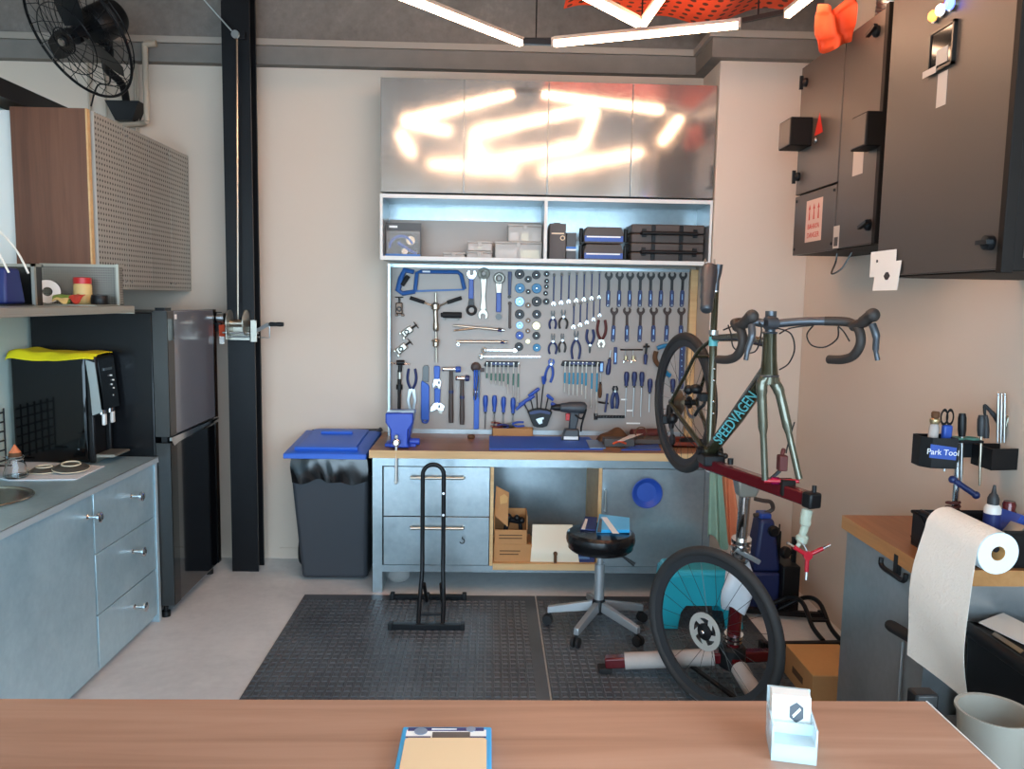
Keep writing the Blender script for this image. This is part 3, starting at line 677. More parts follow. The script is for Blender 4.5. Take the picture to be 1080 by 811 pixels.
build('lid_panel', MB().grid(lambda u, v: (lambda p: V(p) + V((0, 0, .012)))(lid(.14 + .72 * u, .1 + .78 * v)), 10, 10, (0, 0, -.012)), 'lid_blue', L_, .004)
build('lid_rib', MB().tube([V(lid(.12, .08)) + V((0, 0, .012)), V(lid(.88, .08)) + V((0, 0, .012))], .012, 8).tube([V(lid(.3, .62)) + V((0, 0, .016)), V(lid(.7, .62)) + V((0, 0, .016))], .012, 8), 'lid_blue', L_)
build('handle', MB().tube([(-1.12, 5.06, .80), (-1.12, 5.085, .84), (-.70, 5.085, .85), (-.70, 5.06, .80)], .012, 10).cyl((-.71, 5.06, .835), (-.68, 5.05, .865), .014), 'bin_grey', t)
for x in (-1.2, -.665): build('wheel', MB().lathe([(.02, -.02), (.09, -.022), (.1, -.012), (.1, .012), (.09, .022), (.02, .02)], (x + (.045 if x < -1 else -.02), 4.99, .1), (1, 0, 0), 28), 'black_rubber', t)
build('axle', MB().cyl((-1.16, 4.99, .1), (-.68, 4.99, .1), .012), 'black_steel', t)
# ================================================================== WORKBENCH AND TOOL WALL
BX0, BX1, BF = -.655, 1.292, 4.50
t = thing('workbench', 'long galvanised steel workbench with two drawers, an open cubby and a flat door', 'workbench', (.29, 4.8, 0))
fr = MB().box(BX0, -.60, BF, 5.09, 0, .795).box(-.60, BX1, BF, BF + .02, .745, .795).box(-.60, BX1, BF, BF + .02, .125, .165).box(1.25, BX1, BF, 5.09, 0, .795)
fr.box(-.60, 1.25, 5.07, 5.09, .1, .795).box(-.60, 1.25, BF + .02, 5.07, .125, .14).box(-.6, 1.25, BF + .02, 5.07, .78, .795)
build('steel_frame', fr, 'galvanised', t)
for z0, z1 in ((.455, .742), (.168, .450)):
    d = build('drawer', MB().box(-.592, .012, BF - .004, BF + .4, z0, z1), 'galvanised', t, .002)
    zz = z1 - .058
    build('handle', MB().tube([(-.435, BF - .004, zz), (-.435, BF - .032, zz), (-.135, BF - .032, zz), (-.135, BF - .004, zz)], .0085, 10), 'warm_steel', d)
for x_ in (.016, .636): build('divider', MB().box(x_, x_ + .019, BF - .004, 5.07, .165, .745), 'bench_edge', t, label='pale wood edged divider')
build('cubby_floor', MB().box(.036, .636, BF - .002, 5.07, .14, .178), 'bench_edge', t)
build('cubby_back', MB().box(.036, .636, 5.055, 5.07, .178, .78), 'galvanised', t)
d = build('door', MB().box(.657, 1.247, BF - .006, BF + .014, .168, .742), 'galvanised', t, .002)
build('bar_handle', MB().tube([(.675, BF - .006, .62), (.675, BF - .03, .62), (.675, BF - .03, .5), (.675, BF - .006, .5)], .005, 8), 'steel', d)
tp = thing('bench_worktop', 'long brown wooden worktop on the galvanised workbench', 'worktop', (.29, 4.78, .796))
build('board', MB().box(-.668, 1.296, 4.47, 5.095, .796, .84), 'bench_wood', tp, .002)
build('edge_band', MB().box(-.669, 1.2965, 4.464, 4.47, .796, .8405), 'bench_edge', tp)
hk = at_y(488, 565, BF - .03)
solo('s_hook', MB().tube(smooth([(hk.x, BF - .034, hk.z - .005)] + arc((hk.x - .003, BF - .034, hk.z - .03), .014, pi / 2, -pi * .9, 8), 3), .003, 6), 'black_steel', 'small black hook hanging from the lower drawer handle', 'hook')
# tool board and its posts
t = thing('tool_board', 'large grey tool board on the wall carrying rows of blue handled tools', 'tool board', (.31, 5.08, .841))
plain('board_grey', '#a1968e', .5, .25, noise=.05, nscale=8)
build('board', MB().box(-.612, 1.25, 5.062, 5.092, .855, 1.90), 'board_grey', t)
build('bottom_lip', MB().box(-.612, 1.25, 5.05, 5.062, .8405, .868), 'galvanised_dull', t)
build('post', MB().box(-.625, -.612, 4.95, 5.095, .8405, 1.90), 'galvanised', t)
build('post', MB().box(1.252, 1.296, 5.02, 5.06, .8405, 1.90), 'bench_edge', t, label='pale wood post')
build('top_strip', MB().box(-.612, 1.25, 5.055, 5.062, 1.885, 1.905), 'galvanised', t)

# upper cabinet with four doors and open shelf
CF = 4.75; CX0, CX1 = -.644, 1.295
t = thing('wall_cabinet', 'wide galvanised wall cabinet with four doors and an open shelf above the tool board', 'cabinet', (.31, 4.9, 1.92))
build('carcass', MB().box(CX0, CX1, CF + .02, 5.095, 2.305, 2.945), 'galvanised', t)
xs = [CX0, at_y(489.5, 140, CF).x, at_y(578, 140, CF).x, at_y(666.5, 140, CF).x, CX1]
for k in range(4): build('door', MB().box(xs[k] + .002, xs[k + 1] - .002, CF, CF + .018, 2.303, 2.943), 'galvanised_door', t, .0015)
sf = MB().box(CX0, CX1, CF + .002, 5.095, 2.272, 2.29).box(CX0, CX1, CF + .002, 5.095, 1.918, 1.935).box(CX0, CX0 + .012, CF + .002, 5.095, 1.935, 2.272).box(CX1 - .012, CX1, CF + .002, 5.095, 1.935, 2.272)
build('shelf_box', sf, 'galvanised_dull', t)
dx_ = at_y(575.5, 240, CF).x
build('shelf_divider', MB().box(dx_ - .007, dx_ + .007, CF + .002, 5.08, 1.935, 2.272), 'galvanised_dull', t)
build('shelf_edge', MB().box(CX0 - .001, CX1, CF - .003, CF + .002, 2.27, 2.292).box(CX0 - .001, CX1, CF - .003, CF + .002, 1.914, 1.937).box(CX0 - .001, CX0 + .014, CF - .003, CF + .002, 1.937, 2.27).box(CX1 - .014, CX1, CF - .003, CF + .002, 1.937, 2.27).box(dx_ - .009, dx_ + .009, CF - .003, CF + .002, 1.937, 2.27), 'white_trim', t)
build('shelf_back', MB().box(CX0 + .012, CX1 - .012, 5.07, 5.09, 1.935, 2.272), 'galvanised', t)
build('back_panel', MB().box(CX0 + .014, dx_ - .01, 5.062, 5.07, 1.936, at_y(490, 233, 5.06).z), 'board_grey', t)
# ---- shelf contents
SZ = 1.9355
def S(px, py=268, Y=4.81): return at_y(px, py, Y)
t = thing('tool_pack', 'clear blister pack of a blue tool with dark header card on left shelf', 'pack', (S(424).x, 4.85, SZ))
x0, x1 = S(405).x, S(443).x
build('backing_card', MB().box(x0, x1, 4.89, 4.893, SZ, SZ + .205), 'pack_dark', t)
build('blister', MB().box(x0 + .006, x1 - .006, 4.845, 4.89, SZ + .004, SZ + .155), 'clear_plastic', t, .008)
build('base_strip', MB().box(x0 + .003, x1 - .003, 4.84, 4.89, SZ, SZ + .018), 'pack_blue', t)
build('header_mark', MB().box(x0 + .02, x0 + .07, 4.888, 4.89, SZ + .175, SZ + .188), 'reflex_white', t)
c = V(((x0 + x1) / 2 - .01, 4.865, SZ + .055))
build('blue_loop', MB().tube(arc(c, .07, pi, .35, 14), .008, 8).tube([c + V((-.02, 0, .03)), c + V((.09, 0, -.035))], .009, 8), 'tool_blue', t)
build('gauge_disc', MB().cyl(c + V((.055, -.004, .045)), c + V((.055, .006, .045)), .026, n=20).cyl(c + V((.02, -.004, -.02)), c + V((.02, .006, -.02)), .02, n=6), 'tan_print', t)
def crate(label, X0, X1, z0, z1, Y0=4.85, Y1=5.06, m_='frosted_plastic', rows=2):
    t = thing('plastic_case', label, 'case', ((X0 + X1) / 2, (Y0 + Y1) / 2, z0), 'clear parts cases on the left shelf')
    build('case_body', MB().box(X0, X1, Y0, Y1, z0 + .0005, z1 - .012), m_, t, .004)
    build('lid', MB().box(X0 - .002, X1 + .002, Y0 - .003, Y1, z1 - .012, z1), m_, t, .003)
    build('latch', MB().box((X0 + X1) / 2 - .012, (X0 + X1) / 2 + .012, Y0 - .006, Y0 + .001, z1 - .03, z1 - .004), m_, t, .002)
    for k in range(rows): build('contents', MB().box(X0 + .01 + k * (X1 - X0) / rows, X0 + (k + 1) * (X1 - X0) / rows - .01, Y0 + .01, Y0 + .06, z0 + .006, z0 + (z1 - z0) * .55), 'socket_gold' if k % 2 else 'white_plastic', t, .003)
def sz(py, px=500): return at_y(px, py, 4.85).z
crate('long clear parts case at bottom of stack beside the shelf divider', S(522).x, S(572).x, SZ, sz(254), rows=2)
crate('smaller clear parts case on top of the long one', S(536).x, S(572).x, sz(254) + .001, sz(235), 4.89, rows=3)
crate('small clear parts case with dark bits in the middle of left shelf', S(493).x, S(519).x, SZ + .045, sz(254), rows=3)
crate('flat clear parts case under the small one', S(492).x, S(519).x, SZ, SZ + .044, rows=3)
crate('low flat parts case leftmost on the shelf, full of silver bits', S(467).x, S(490).x, SZ, SZ + .035, rows=4)
t = thing('carton', 'tall brown retail box standing beside the shelf divider', 'box', (S(585).x, 4.89, SZ))
x0, x1 = S(579.5).x, S(597).x
build('box_body', MB().box(x0, x1, 4.84, 4.99, SZ, sz(236, 588)), 'case_brown', t, .002)
build('hang_tab', MB().box(x0 + .03, x1 - .03, 4.91, 4.912, sz(236, 588), sz(234, 588)), 'case_brown', t)
build('printed_mark', MB().ring((x1 - .02, 4.8395, SZ + .13), (0, 1, 0), .012, .003, 20, 6, .001).box(x0 + .012, x1 - .012, 4.8385, 4.84, SZ + .152, SZ + .16), 'tan_print', t)
t = thing('carton', 'small dark box with pale stripe between brown box and blue striped cases', 'box', (S(603).x, 4.91, SZ))
x0, x1 = S(598).x, S(608.5).x
build('box_body', MB().box(x0, x1, 4.87, 4.99, SZ, sz(245, 600)), 'pack_dark', t, .002); build('label_stripe', MB().box(x0 - .0005, x1 + .0005, 4.8685, 4.87, SZ + .058, SZ + .068), 'reflex_white', t); build('label_stripe', MB().box(x0 - .0005, x1 + .0005, 4.8685, 4.87, SZ + .068, SZ + .082), 'pack_blue', t)
def roundcase(label, z0):
    x0, x1 = S(616).x, S(658).x; h = (sz(239, 636) - SZ) / 2
    t = thing('torque_case', label, 'case', ((x0 + x1) / 2, 4.94, z0), 'dark cases with blue stripe')
    build('case_body', MB().prism([(x0, .01), (x0 + .008, 0), (x1 - .008, 0), (x1, .01), (x1, h * .55), (x1 - .016, h - .004), (x0 + .016, h - .004), (x0, h * .55)], (0, 4.83, z0), (1, 0, 0), (0, 0, 1), (0, .3, 0)), 'case_brown', t, .004)
    build('blue_stripe', MB().box(x0 + .004, x1 - .004, 4.827, 4.831, z0 + .012, z0 + h * .44), 'tool_blue', t)
    build('lettering_band', MB().box(x0 + .015, x1 - .02, 4.8255, 4.827, z0 + .035, z0 + .043), 'reflex_white', t)
    build('hinge_bracket', MB().cyl((x0 - .016, 4.85, z0 + .012), (x0 - .016, 4.85, z0 + h - .012), .012).cyl((x1 + .014, 4.85, z0 + .012), (x1 + .014, 4.85, z0 + h - .012), .012), 'black_plastic', t)
h_ = (sz(239, 636) - SZ) / 2
roundcase('dark case with blue stripe, lower of the stacked pair', SZ); roundcase('dark case with blue stripe, upper of the stacked pair', SZ + h_)
def handlecase(label, z0):
    x0, x1 = S(666).x, S(743).x; h = (sz(237, 700) - SZ) / 2
    t = thing('tool_case', label, 'case', ((x0 + x1) / 2, 4.94, z0), 'long black handled tool cases')
    build('lower_shell', MB().box(x0, x1, 4.83, 5.06, z0 + .0005, z0 + h * .48), 'case_brown', t, .006)
    build('upper_shell', MB().box(x0, x1, 4.83, 5.06, z0 + h * .52, z0 + h - .001), 'case_brown', t, .006)
    w = x1 - x0
    build('handle', MB().tube([(x0 + .14 * w, 4.83, z0 + h * .5), (x0 + .14 * w, 4.795, z0 + h * .5), (x0 + .88 * w, 4.795, z0 + h * .5), (x0 + .88 * w, 4.83, z0 + h * .5)], .011, 10), 'black_plastic', t)
    for f in (.3, .68): build('rib', MB().box(x0 + f * w - .012, x0 + f * w + .012, 4.824, 4.832, z0 + .004, z0 + h - .004), 'black_plastic', t, .003)
    build('latch', MB().box(x0 + .14 * w, x0 + .2 * w, 4.822, 4.832, z0 + h * .3, z0 + h * .75).box(x0 + .84 * w, x0 + .9 * w, 4.822, 4.832, z0 + h * .3, z0 + h * .75), 'black_plastic', t, .003)
h_ = (sz(237, 700) - SZ) / 2
handlecase('long dark tool case with front handle, lower of two at the right shelf end', SZ); handlecase('long dark tool case with front handle, upper of two at the right shelf end', SZ + h_)

# ================================================================== TOOLS ON THE BOARD
YT = 5.061      # board surface
K = .0060       # metres per photo pixel on the board
def B(px, py, d=0): p = at_y(px, py, YT - d); return V((p.x, YT - d, p.z))
def rr_(w, h, r, n=5):   # rounded rectangle polygon
    o = []
    for cx, cz, a0 in ((w - r, h - r, 0), (-w + r, h - r, pi / 2), (-w + r, -h + r, pi), (w - r, -h + r, 3 * pi / 2)):
        for i in range(n + 1): a = a0 + pi / 2 * i / n; o.append((cx + r * cos(a), cz + r * sin(a)))
    return o
def ringpoly(R, n=28): return [(R * cos(2 * pi * i / n), R * sin(2 * pi * i / n)) for i in range(n)]
JAW = [(-.3, -1.0), (-.95, -.15), (-1, .45), (-.62, 1), (-.34, .82), (-.44, .3), (-.25, -.02), (.25, -.02), (.44, .3), (.34, .82), (.62, 1), (1, .45), (.95, -.15), (.3, -1.0)]
# -- cone wrenches
def cone_wrench(head):
    t = thing('cone_wrench', 'x', 'wrench', (0, 0, 0), 'blue handled cone wrenches on the tool board')
    build('head', MB().pl(JAW, -.007, -.003, 0, .085, .026).pl([(-.0085, -.02), (-.0085, .062), (.0085, .062), (.0085, -.02)], -.007, -.003), head, t, .001)
    h = build('handle', MB().pl(rr_(.0125, .053, .012), -.013, -.001, 0, -.054), 'tool_blue_dark', t, .003)
    build('label_strip', MB().pl(rr_(.0028, .018, .002), -.0138, -.0128, 0, -.045), 'socket_sky', h)
    build('hang_hole', MB().ring((0, -.0135, -.097), (0, 1, 0), .005, .0012, 16, 6), 'steel', h)
    return t
for row, (head, pxs, y0, y1, lab) in enumerate((('socket_dark', (641.5, 653, 664, 675, 686, 697, 708.5, 719.5), 288, 323.5, 'black headed'), ('wrench_brown', (647, 661, 675, 689, 703, 718), 325, 360.5, 'brown headed'))):
    pr = cone_wrench(head)
    for i, px in enumerate(pxs):
        lb = f'{lab} cone wrench, {ORD[i]} from the left in {"upper" if row == 0 else "lower"} row of blue handled wrenches'
        o = pr if i == 0 else dup(pr, (0, 0, 0))
        o['label'] = lb; o.location = B(px, (y0 + y1) / 2, .001); o.rotation_euler = (0, 0.02 * sin(i * 3 + row), 0)
        o.scale = (1 + .0 * i, 1, 1) if row == 0 else (1 + .05 * (i > 2), 1, 1)
# -- combination wrenches
def combi(L):
    t = thing('combination_wrench', 'x', 'wrench', (0, 0, 0), 'slim combination wrenches on the tool board')
    build('shaft', MB().pl([(-.0045, -L / 2), (.0045, -L / 2), (.0045, L / 2), (-.0045, L / 2)], -.009, -.003), 'tool_blue_dark', t, .0015)
    build('open_end', MB().pl([(a, -b) for a, b in JAW], -.010, -.002, 0, -L / 2 - .008, .0135), 'chrome', t, .001)
    build('ring_end', MB().ring((0, -.006, L / 2 + .006), (0, 1, 0), .0068, .0028, 18, 8, .004), 'steel', t)
    return t
pr = combi(.165)
for i, px in enumerate((584, 592, 600, 608, 616, 624, 632)):
    o = pr if i == 0 else dup(pr, (0, 0, 0)); o['label'] = f'long slim wrench with silver open end, {ORD[i]} from left in the top row'
    o.location = B(px, 305 - i * .8, .001); s_ = 1 - .022 * i; o.scale = (s_, 1, s_)
pr = combi(.125)
for i, (px, py, s_) in enumerate(((605, 333, 1), (612, 331, .97), (619, 329, .93), (626, 326.5, .88), (632.5, 323, .8))):
    o = pr if i == 0 else dup(pr, (0, 0, 0)); o['label'] = f'short slim wrench with silver open end, {ORD[i]} from left in the second row'
    o.location = B(px, py, .001); o.scale = (s_, 1, s_)
# -- pliers: pivot at the origin, handles down, jaws up
def pliers(label, px, py, L, hm, jl=.055, jw=.02, spread=.022, rot=0, open_=0, jm='dark_steel', kind=0, hr=.0065):
    loc = B(px, py, .002)
    t = thing('pliers', label, 'pliers', (0, 0, 0), 'pliers on the tool board')
    build('pivot', MB().cyl((0, -.017, 0), (0, -.003, 0), .008, n=16), 'steel', t)
    for s_ in (-1, 1):
        if kind == 0: jp = [(0, -.012), (s_ * jw * .6, -.006), (s_ * (jw * .62 + open_), jl * .45), (s_ * (jw * .25 + open_), jl), (s_ * open_ + s_ * .0008, jl), (s_ * .0008 + s_ * open_, jl * .3), (0, .004)]
        elif kind == 1: jp = [(0, -.012), (s_ * jw * .7, -.004), (s_ * jw, jl * .5), (s_ * jw * .6, jl), (s_ * .001, jl * .95), (s_ * jw * .45, jl * .5), (0, .006)]
        else: jp = [(0, -.008), (s_ * .006, -.002), (s_ * (.007 + open_), jl * .6), (s_ * (.004 + open_), jl), (s_ * open_ + s_ * .0006, jl), (s_ * .001, .004)]
        j = build('jaw', MB().pl(jp, -.014 if s_ > 0 else -.012, -.004 if s_ > 0 else -.003), jm, t, .0012)
        build('handle', MB().tube(smooth([(s_ * .004, -.009, -.006), (s_ * spread * .8, -.009, -L * .28), (s_ * spread * 1.05, -.009, -L * .6), (s_ * spread * .75, -.009, -L)], 5), [hr * .6] + [hr] * 14 + [hr * .8], 8), hm, t)
    t.location = loc; t.rotation_euler = (0, rot, 0); return t
pliers('long nosed snap ring pliers, blue gripped, below the long slim wrenches', 583, 335, .07, 'tool_blue_dark', .045, spread=.02, kind=2, open_=.006)
pliers('curved jaw pliers hanging open beside the round sockets', 594, 334, .075, 'dark_steel', .045, spread=.025, kind=2, open_=.008)
pliers('dark open pliers, lower of the pairs beside the round sockets', 583, 360, .08, 'tool_blue_dark', .05, spread=.024, kind=2, open_=.006)
pliers('small grey circlip pliers below the curved jaw pliers', 593, 359, .075, 'dark_steel', .045, spread=.02, kind=2, open_=.004)
pliers('blue handled pliers with two long thin jaws pointing up', 607.5, 357, .13, 'tool_blue_dark', .05, spread=.026, kind=2, open_=.008, hr=.0075)
pliers('blue handled pliers hanging handles up with pointed jaws', 622, 364, .10, 'tool_blue_dark', .05, spread=.022, rot=pi, kind=2, hr=.0085)
pliers('brown handled cutting pliers hanging handles up near the cone wrenches', 634, 359, .13, 'rubber_red', .045, .026, .026, rot=pi, kind=1, hr=.009, jm='warm_steel')
pliers('cable cutters with dark blue grips hanging handles up in the lower left', 434.5, 411, .135, 'tool_blue_dark', .13, .03, .026, rot=pi, kind=1, hr=.0085, jm='steel')
pliers('blue pliers standing with jaws up above the hex key fan', 581, 384, .115, 'tool_blue', .035, .022, .022, kind=1, hr=.008, jm='tool_blue', rot=.15)
pliers('blue flush cutter with broad closed handles above the black strip', 648.5, 412.5, .11, 'tool_blue_dark', .035, .02, .017, kind=1, hr=.012, jm='black_steel')
# -- screwdrivers (handle up)
def screwdriver(hl=.095, sl=.12, hr=.0135, hm='tool_blue_dark'):
    t = thing('screwdriver', 'x', 'screwdriver', (0, 0, 0), 'screwdrivers on the tool board')
    build('handle', MB().lathe([(.004, 0), (hr * .75, .004), (hr, hl * .25), (hr * .95, hl * .55), (hr * .62, hl * .82), (hr * .75, hl), (.004, hl)], (0, -.017, hl / 2), (0, 0, -1), 12), hm, t)
    build('collar', MB().cyl((0, -.017, -hl / 2), (0, -.017, -hl / 2 - .012), .006, n=10), 'black_plastic', t)
    build('shaft', MB().cyl((0, -.017, -hl / 2), (0, -.017, -hl / 2 - sl), .0034, n=8), 'steel', t)
    return t
def drivers(items, hl, sl, hr, hm, where):
    pr = None
    for i, (px, py, k) in enumerate(items):
        o = screwdriver(hl, sl, hr, hm) if pr is None else dup(pr, (0, 0, 0)); pr = pr or o
        o['label'] = f'{ORD[i]} from the left of the {where}'; o.location = B(px, py, .001); o.scale = (1, 1, k)
drivers([(512, 425, 1), (521.5, 425, 1), (531, 426, .95), (541, 427, .95)], .105, .11, .0165, 'tool_blue', 'blue screwdrivers above the small cardboard box')
drivers([(660.3, 399, 1), (668.5, 399, 1), (676.5, 399, 1)], .09, .20, .017, 'tool_blue_dark', 'three long screwdrivers below the T handle')
drivers([(685, 406, 1), (693, 406, 1), (709, 406, 1)], .085, .13, .0165, 'tool_blue_dark', 'lower screwdrivers by the rear bicycle wheel')
o = screwdriver(.10, .06, .0155, 'tool_blue_dark'); o['label'] = 'stubby dark blue screwdriver hanging right of the second hex key set'; o.location = B(641.5, 387, .001); o.rotation_euler = (0, pi + .1, 0)
o = screwdriver(.09, .07, .012, 'cardboard_dark'); o['label'] = 'brown handled pick right of the long hex keys'; o.location = B(632.5, 412, .001); o.rotation_euler = (0, pi, 0)
# -- hex key racks
def hexrack(label, px0, px1, py0, rods, lens, bandm):
    a, b = B(px0, py0), B(px1, py0); t = thing('hex_key_set', label, 'hex key set', ((a.x + b.x) / 2, YT, a.z), 'hex key sets on the tool board')
    x0, x1 = a.x, b.x
    hb = build('holder', MB().pl([(x0, -.012), (x0 + .012, .014), (x1 - .012, .014), (x1, -.012), (x1 - .006, -.02), (x0 + .006, -.02)], YT - .03, YT - .002, 0, a.z), 'black_plastic', t, .003)
    build('label_strip', MB().box(x0 + (x1 - x0) * .22, x0 + (x1 - x0) * .8, YT - .0315, YT - .0295, a.z - .008, a.z + .009), 'tool_blue_dark', hb)
    for px, py1 in zip(rods, lens):
        q = B(px, py1); r_ = .0046
        k = build('hex_key', MB().tube([(q.x, YT - .028, q.z), (q.x, YT - .028, a.z - .01), (q.x, YT - .028, a.z + .004), (q.x, YT - .05, a.z + .006)], r_, 6), 'rotor_light', t)
        build('sleeve', MB().cyl((q.x, YT - .028, a.z - .06), (q.x, YT - .028, a.z - .06 - (a.z - q.z) * .36), .0056, n=8), bandm, k)  # on the left set these bands paint a green reflection on the keys
    return t
plain('reflection_liner_green', '#4f7a6c', .4); plain('sleeve_teal', '#2590b4', .4)
hexrack('left hex key set in a black holder with painted green reflections on silver keys', 510.5, 548.5, 383, (513.5, 518, 522.5, 526.8, 531, 535.5, 541, 546), (398, 404, 405, 406, 407, 415, 418, 423), 'reflection_liner_green')
hexrack('right hex key set in a black holder with teal sleeved silver keys', 591.5, 635, 382.5, (595, 599.5, 603.8, 608.3, 613, 617, 622.8, 628), (413, 416, 416, 417, 416, 420, 429, 438), 'sleeve_teal')
# -- round sockets / bearing tools
SK = [(548, 289, 5, 'socket_dark', 'left', 1), (565.5, 290, 4.4, 'socket_dark', 'middle', 1), (557, 294.5, 3.6, 'socket_dark', 'inner', 1), (576.5, 289, 3, 'socket_dark', 'right', 1), (576.5, 296.5, 2.6, 'socket_dark', 'right', 2), (576.2, 302.3, 2.5, 'socket_dark', 'right', 3),
      (548.3, 304, 5.2, 'tool_teal', 'left', 2), (566, 304.2, 5.2, 'tool_teal', 'middle', 2), (557, 307.6, 2.6, 'socket_dark', 'inner', 2), (575.4, 309.3, 2.6, 'socket_dark', 'right', 4), (548, 318, 5, 'socket_sky', 'left', 3), (566, 318, 5.2, 'socket_dark', 'middle', 3),
      (557, 322, 3, 'socket_brown', 'inner', 3), (576, 318, 3.4, 'socket_dark', 'right', 5), (548, 331.4, 5, 'socket_dark', 'left', 4), (566, 331.4, 4.6, 'socket_dark', 'middle', 4), (557, 338, 2.6, 'socket_brown', 'inner', 4), (548, 343, 4, 'socket_sky', 'left', 5),
      (565.5, 343.5, 4.4, 'socket_gold', 'middle', 5), (556.6, 349, 2.6, 'socket_brown', 'inner', 5), (548, 353.7, 4.3, 'tool_blue', 'left', 6), (565.5, 354, 4.1, 'socket_dark', 'middle', 6), (556.6, 360, 2.7, 'socket_gold', 'inner', 6), (547.2, 365.5, 4.5, 'socket_dark', 'left', 7), (566, 366.6, 4.2, 'tool_teal', 'middle', 7)]
CN = {'left': 'left column', 'middle': 'third column', 'inner': 'narrow second column', 'right': 'right column'}
MN = {'socket_dark': 'black', 'tool_teal': 'bright blue', 'socket_sky': 'pale blue', 'socket_brown': 'brown', 'socket_gold': 'pale golden', 'tool_blue': 'deep blue'}
protos = {}
for px, py, r, m_, cn, k in SK:
    if m_ not in protos:
        t = thing('socket', 'x', 'socket', (0, 0, 0), 'round sockets in columns on the tool board')
        build('cup', MB().lathe([(1, 0), (1, .6), (.9, .8), (.55, .8), (.5, .55), (.2, .5), (0, .5)], (0, 0, 0), (0, -1, 0), 24).xf(Matrix.Scale(.02, 4)), m_, t)
        build('peg', MB().lathe([(.2, .5), (.2, .95), (.12, 1.05), (0, 1.05)], (0, 0, 0), (0, -1, 0), 12).xf(Matrix.Scale(.02, 4)), 'chrome', t)
        protos[m_] = t; o = t
    else: o = dup(protos[m_], (0, 0, 0))
    s_ = r * K / .02; o.scale = (s_, 1, s_); o.location = B(px, py, .001)
    o['label'] = f'{MN[m_]} round socket, {ORD[k - 1]} from the top of the {CN[cn]}'
# -- hacksaw
a = lambda px, py: (B(px, py).x, B(px, py).z)
t = thing('hacksaw', 'blue framed hacksaw hanging at the top left of the tool board', 'saw', B(455, 297))
op = [a(*q) for q in ((425, 283.5), (441, 285), (485, 285), (491, 305.5), (486, 306), (481.5, 289), (441, 289), (437.5, 306), (437, 308), (421, 310.5), (418, 307))]
ip = None
build('frame', MB().tube([(x, YT - .018, z) for x, z in [a(*q) for q in ((438, 307), (440, 288), (444, 286.5), (483, 287), (486.5, 290), (490, 305))]], .0125, 8), 'saw_blue', t)
build('blade', MB().prism([a(*q) for q in ((436, 306), (490, 304.5), (490, 306.2), (436, 308.3))], (0, YT - .019, 0), (1, 0, 0), (0, 0, 1), (0, .002, 0)), 'saw_blue', t)
hn = build('handle', MB().tube([(x, YT - .018, z) for x, z in [a(*q) for q in ((437, 287), (427, 285), (423, 294), (420, 306), (425, 309.5), (438, 307.5))]], [.014, .017, .018, .018, .015, .013], 8), 'saw_blue', t)
build('grip_insert', MB().tube([(x, YT - .024, z) for x, z in [a(*q) for q in ((431, 291), (424.5, 301))]], .014, 8), 'black_rubber', hn)
build('label_mark', MB().box(a(446, 286)[0], a(454, 286)[0], YT - .0305, YT - .029, a(446, 287.3)[1], a(446, 285.6)[1]), 'reflex_white', t)
# -- headset press (T handle)
t = thing('headset_press', 'tall silver headset press with two black angled handles on the left board', 'press', B(460, 345))
def xz(px, py, d=.03): q = B(px, py); return V((q.x, YT - d, q.z))
build('threaded_rod', MB().cyl(xz(460, 309), xz(460.5, 382), .006, n=10), 'warm_steel', t)
build('body', MB().lathe([(.012, 0), (.026, .012), (.026, .04), (.014, .05), (.013, .12), (.018, .14), (.018, .17), (.012, .18)], xz(459.5, 319), xz(460.5, 360) - xz(459.5, 319), 18), 'warm_steel', t)
build('cone', MB().lathe([(.01, 0), (.024, .006), (.026, .014), (.018, .022), (.018, .045), (.008, .055)], xz(460, 357), (0, 0, -1), 18), 'warm_steel', t)
for p0, p1, p2 in (((457, 323), (448, 319), (433, 314)), ((463, 323), (472, 319), (487, 314))):
    h = build('arm', MB().cyl(xz(*p0), xz(*p1), .005, n=8), 'warm_steel', t); build('grip', MB().cyl(xz(*p1), xz(*p2), .011, .0115, n=12), 'black_rubber', h)
t = thing('grip_driver', 'short black ribbed cylinder tool with silver pins beside the headset press', 'tool', B(476, 332))
build('grip', MB().lathe([(.008, -.012), (.014, -.01), (.014, 0), (.019, .004), (.019, .115), (.016, .12), (0, .12)], xz(467, 332), (1, 0, 0), 18), 'black_rubber', t)
for px in (469.5, 484): build('pin', MB().cyl(xz(px, 334, .03), xz(px, 337.5, .03), .004, n=8), 'chrome', t)
# -- left column devices
def gadget(label, px, py, rot, m1='zinc'):
    t = thing('chain_tool', label, 'tool', (0, 0, 0), 'small silver clamp tools at the board edge')
    build('body', MB().box(-.035, .035, -.03, -.004, -.02, .022), m1, t, .006)
    build('fork', MB().box(-.05, -.035, -.03, -.004, -.03, -.01).box(-.05, -.035, -.03, -.004, .008, .024), m1, t, .003)
    build('screw', MB().cyl((.03, -.017, 0), (.072, -.017, 0), .006, n=8), 'dark_steel', t)
    build('ring', MB().ring((-.005, -.032, 0), (0, 1, 0), .012, .004, 18, 6), 'socket_dark', t)
    build('lever', MB().cyl((.068, -.017, -.025), (.068, -.017, .025), .0035, n=6), 'dark_steel', t)
    t.location = B(px, py, .001); t.rotation_euler = (0, rot, 0)
gadget('small dark clamp tool, top of the three at the left board edge', 421.5, 325, -pi / 2, 'socket_brown')
gadget('silver clamp tool, middle of the three at the left board edge', 430, 349.5, -.65)
gadget('silver clamp tool with side lever, lowest of the three at left board edge', 424, 367.5, -.7)
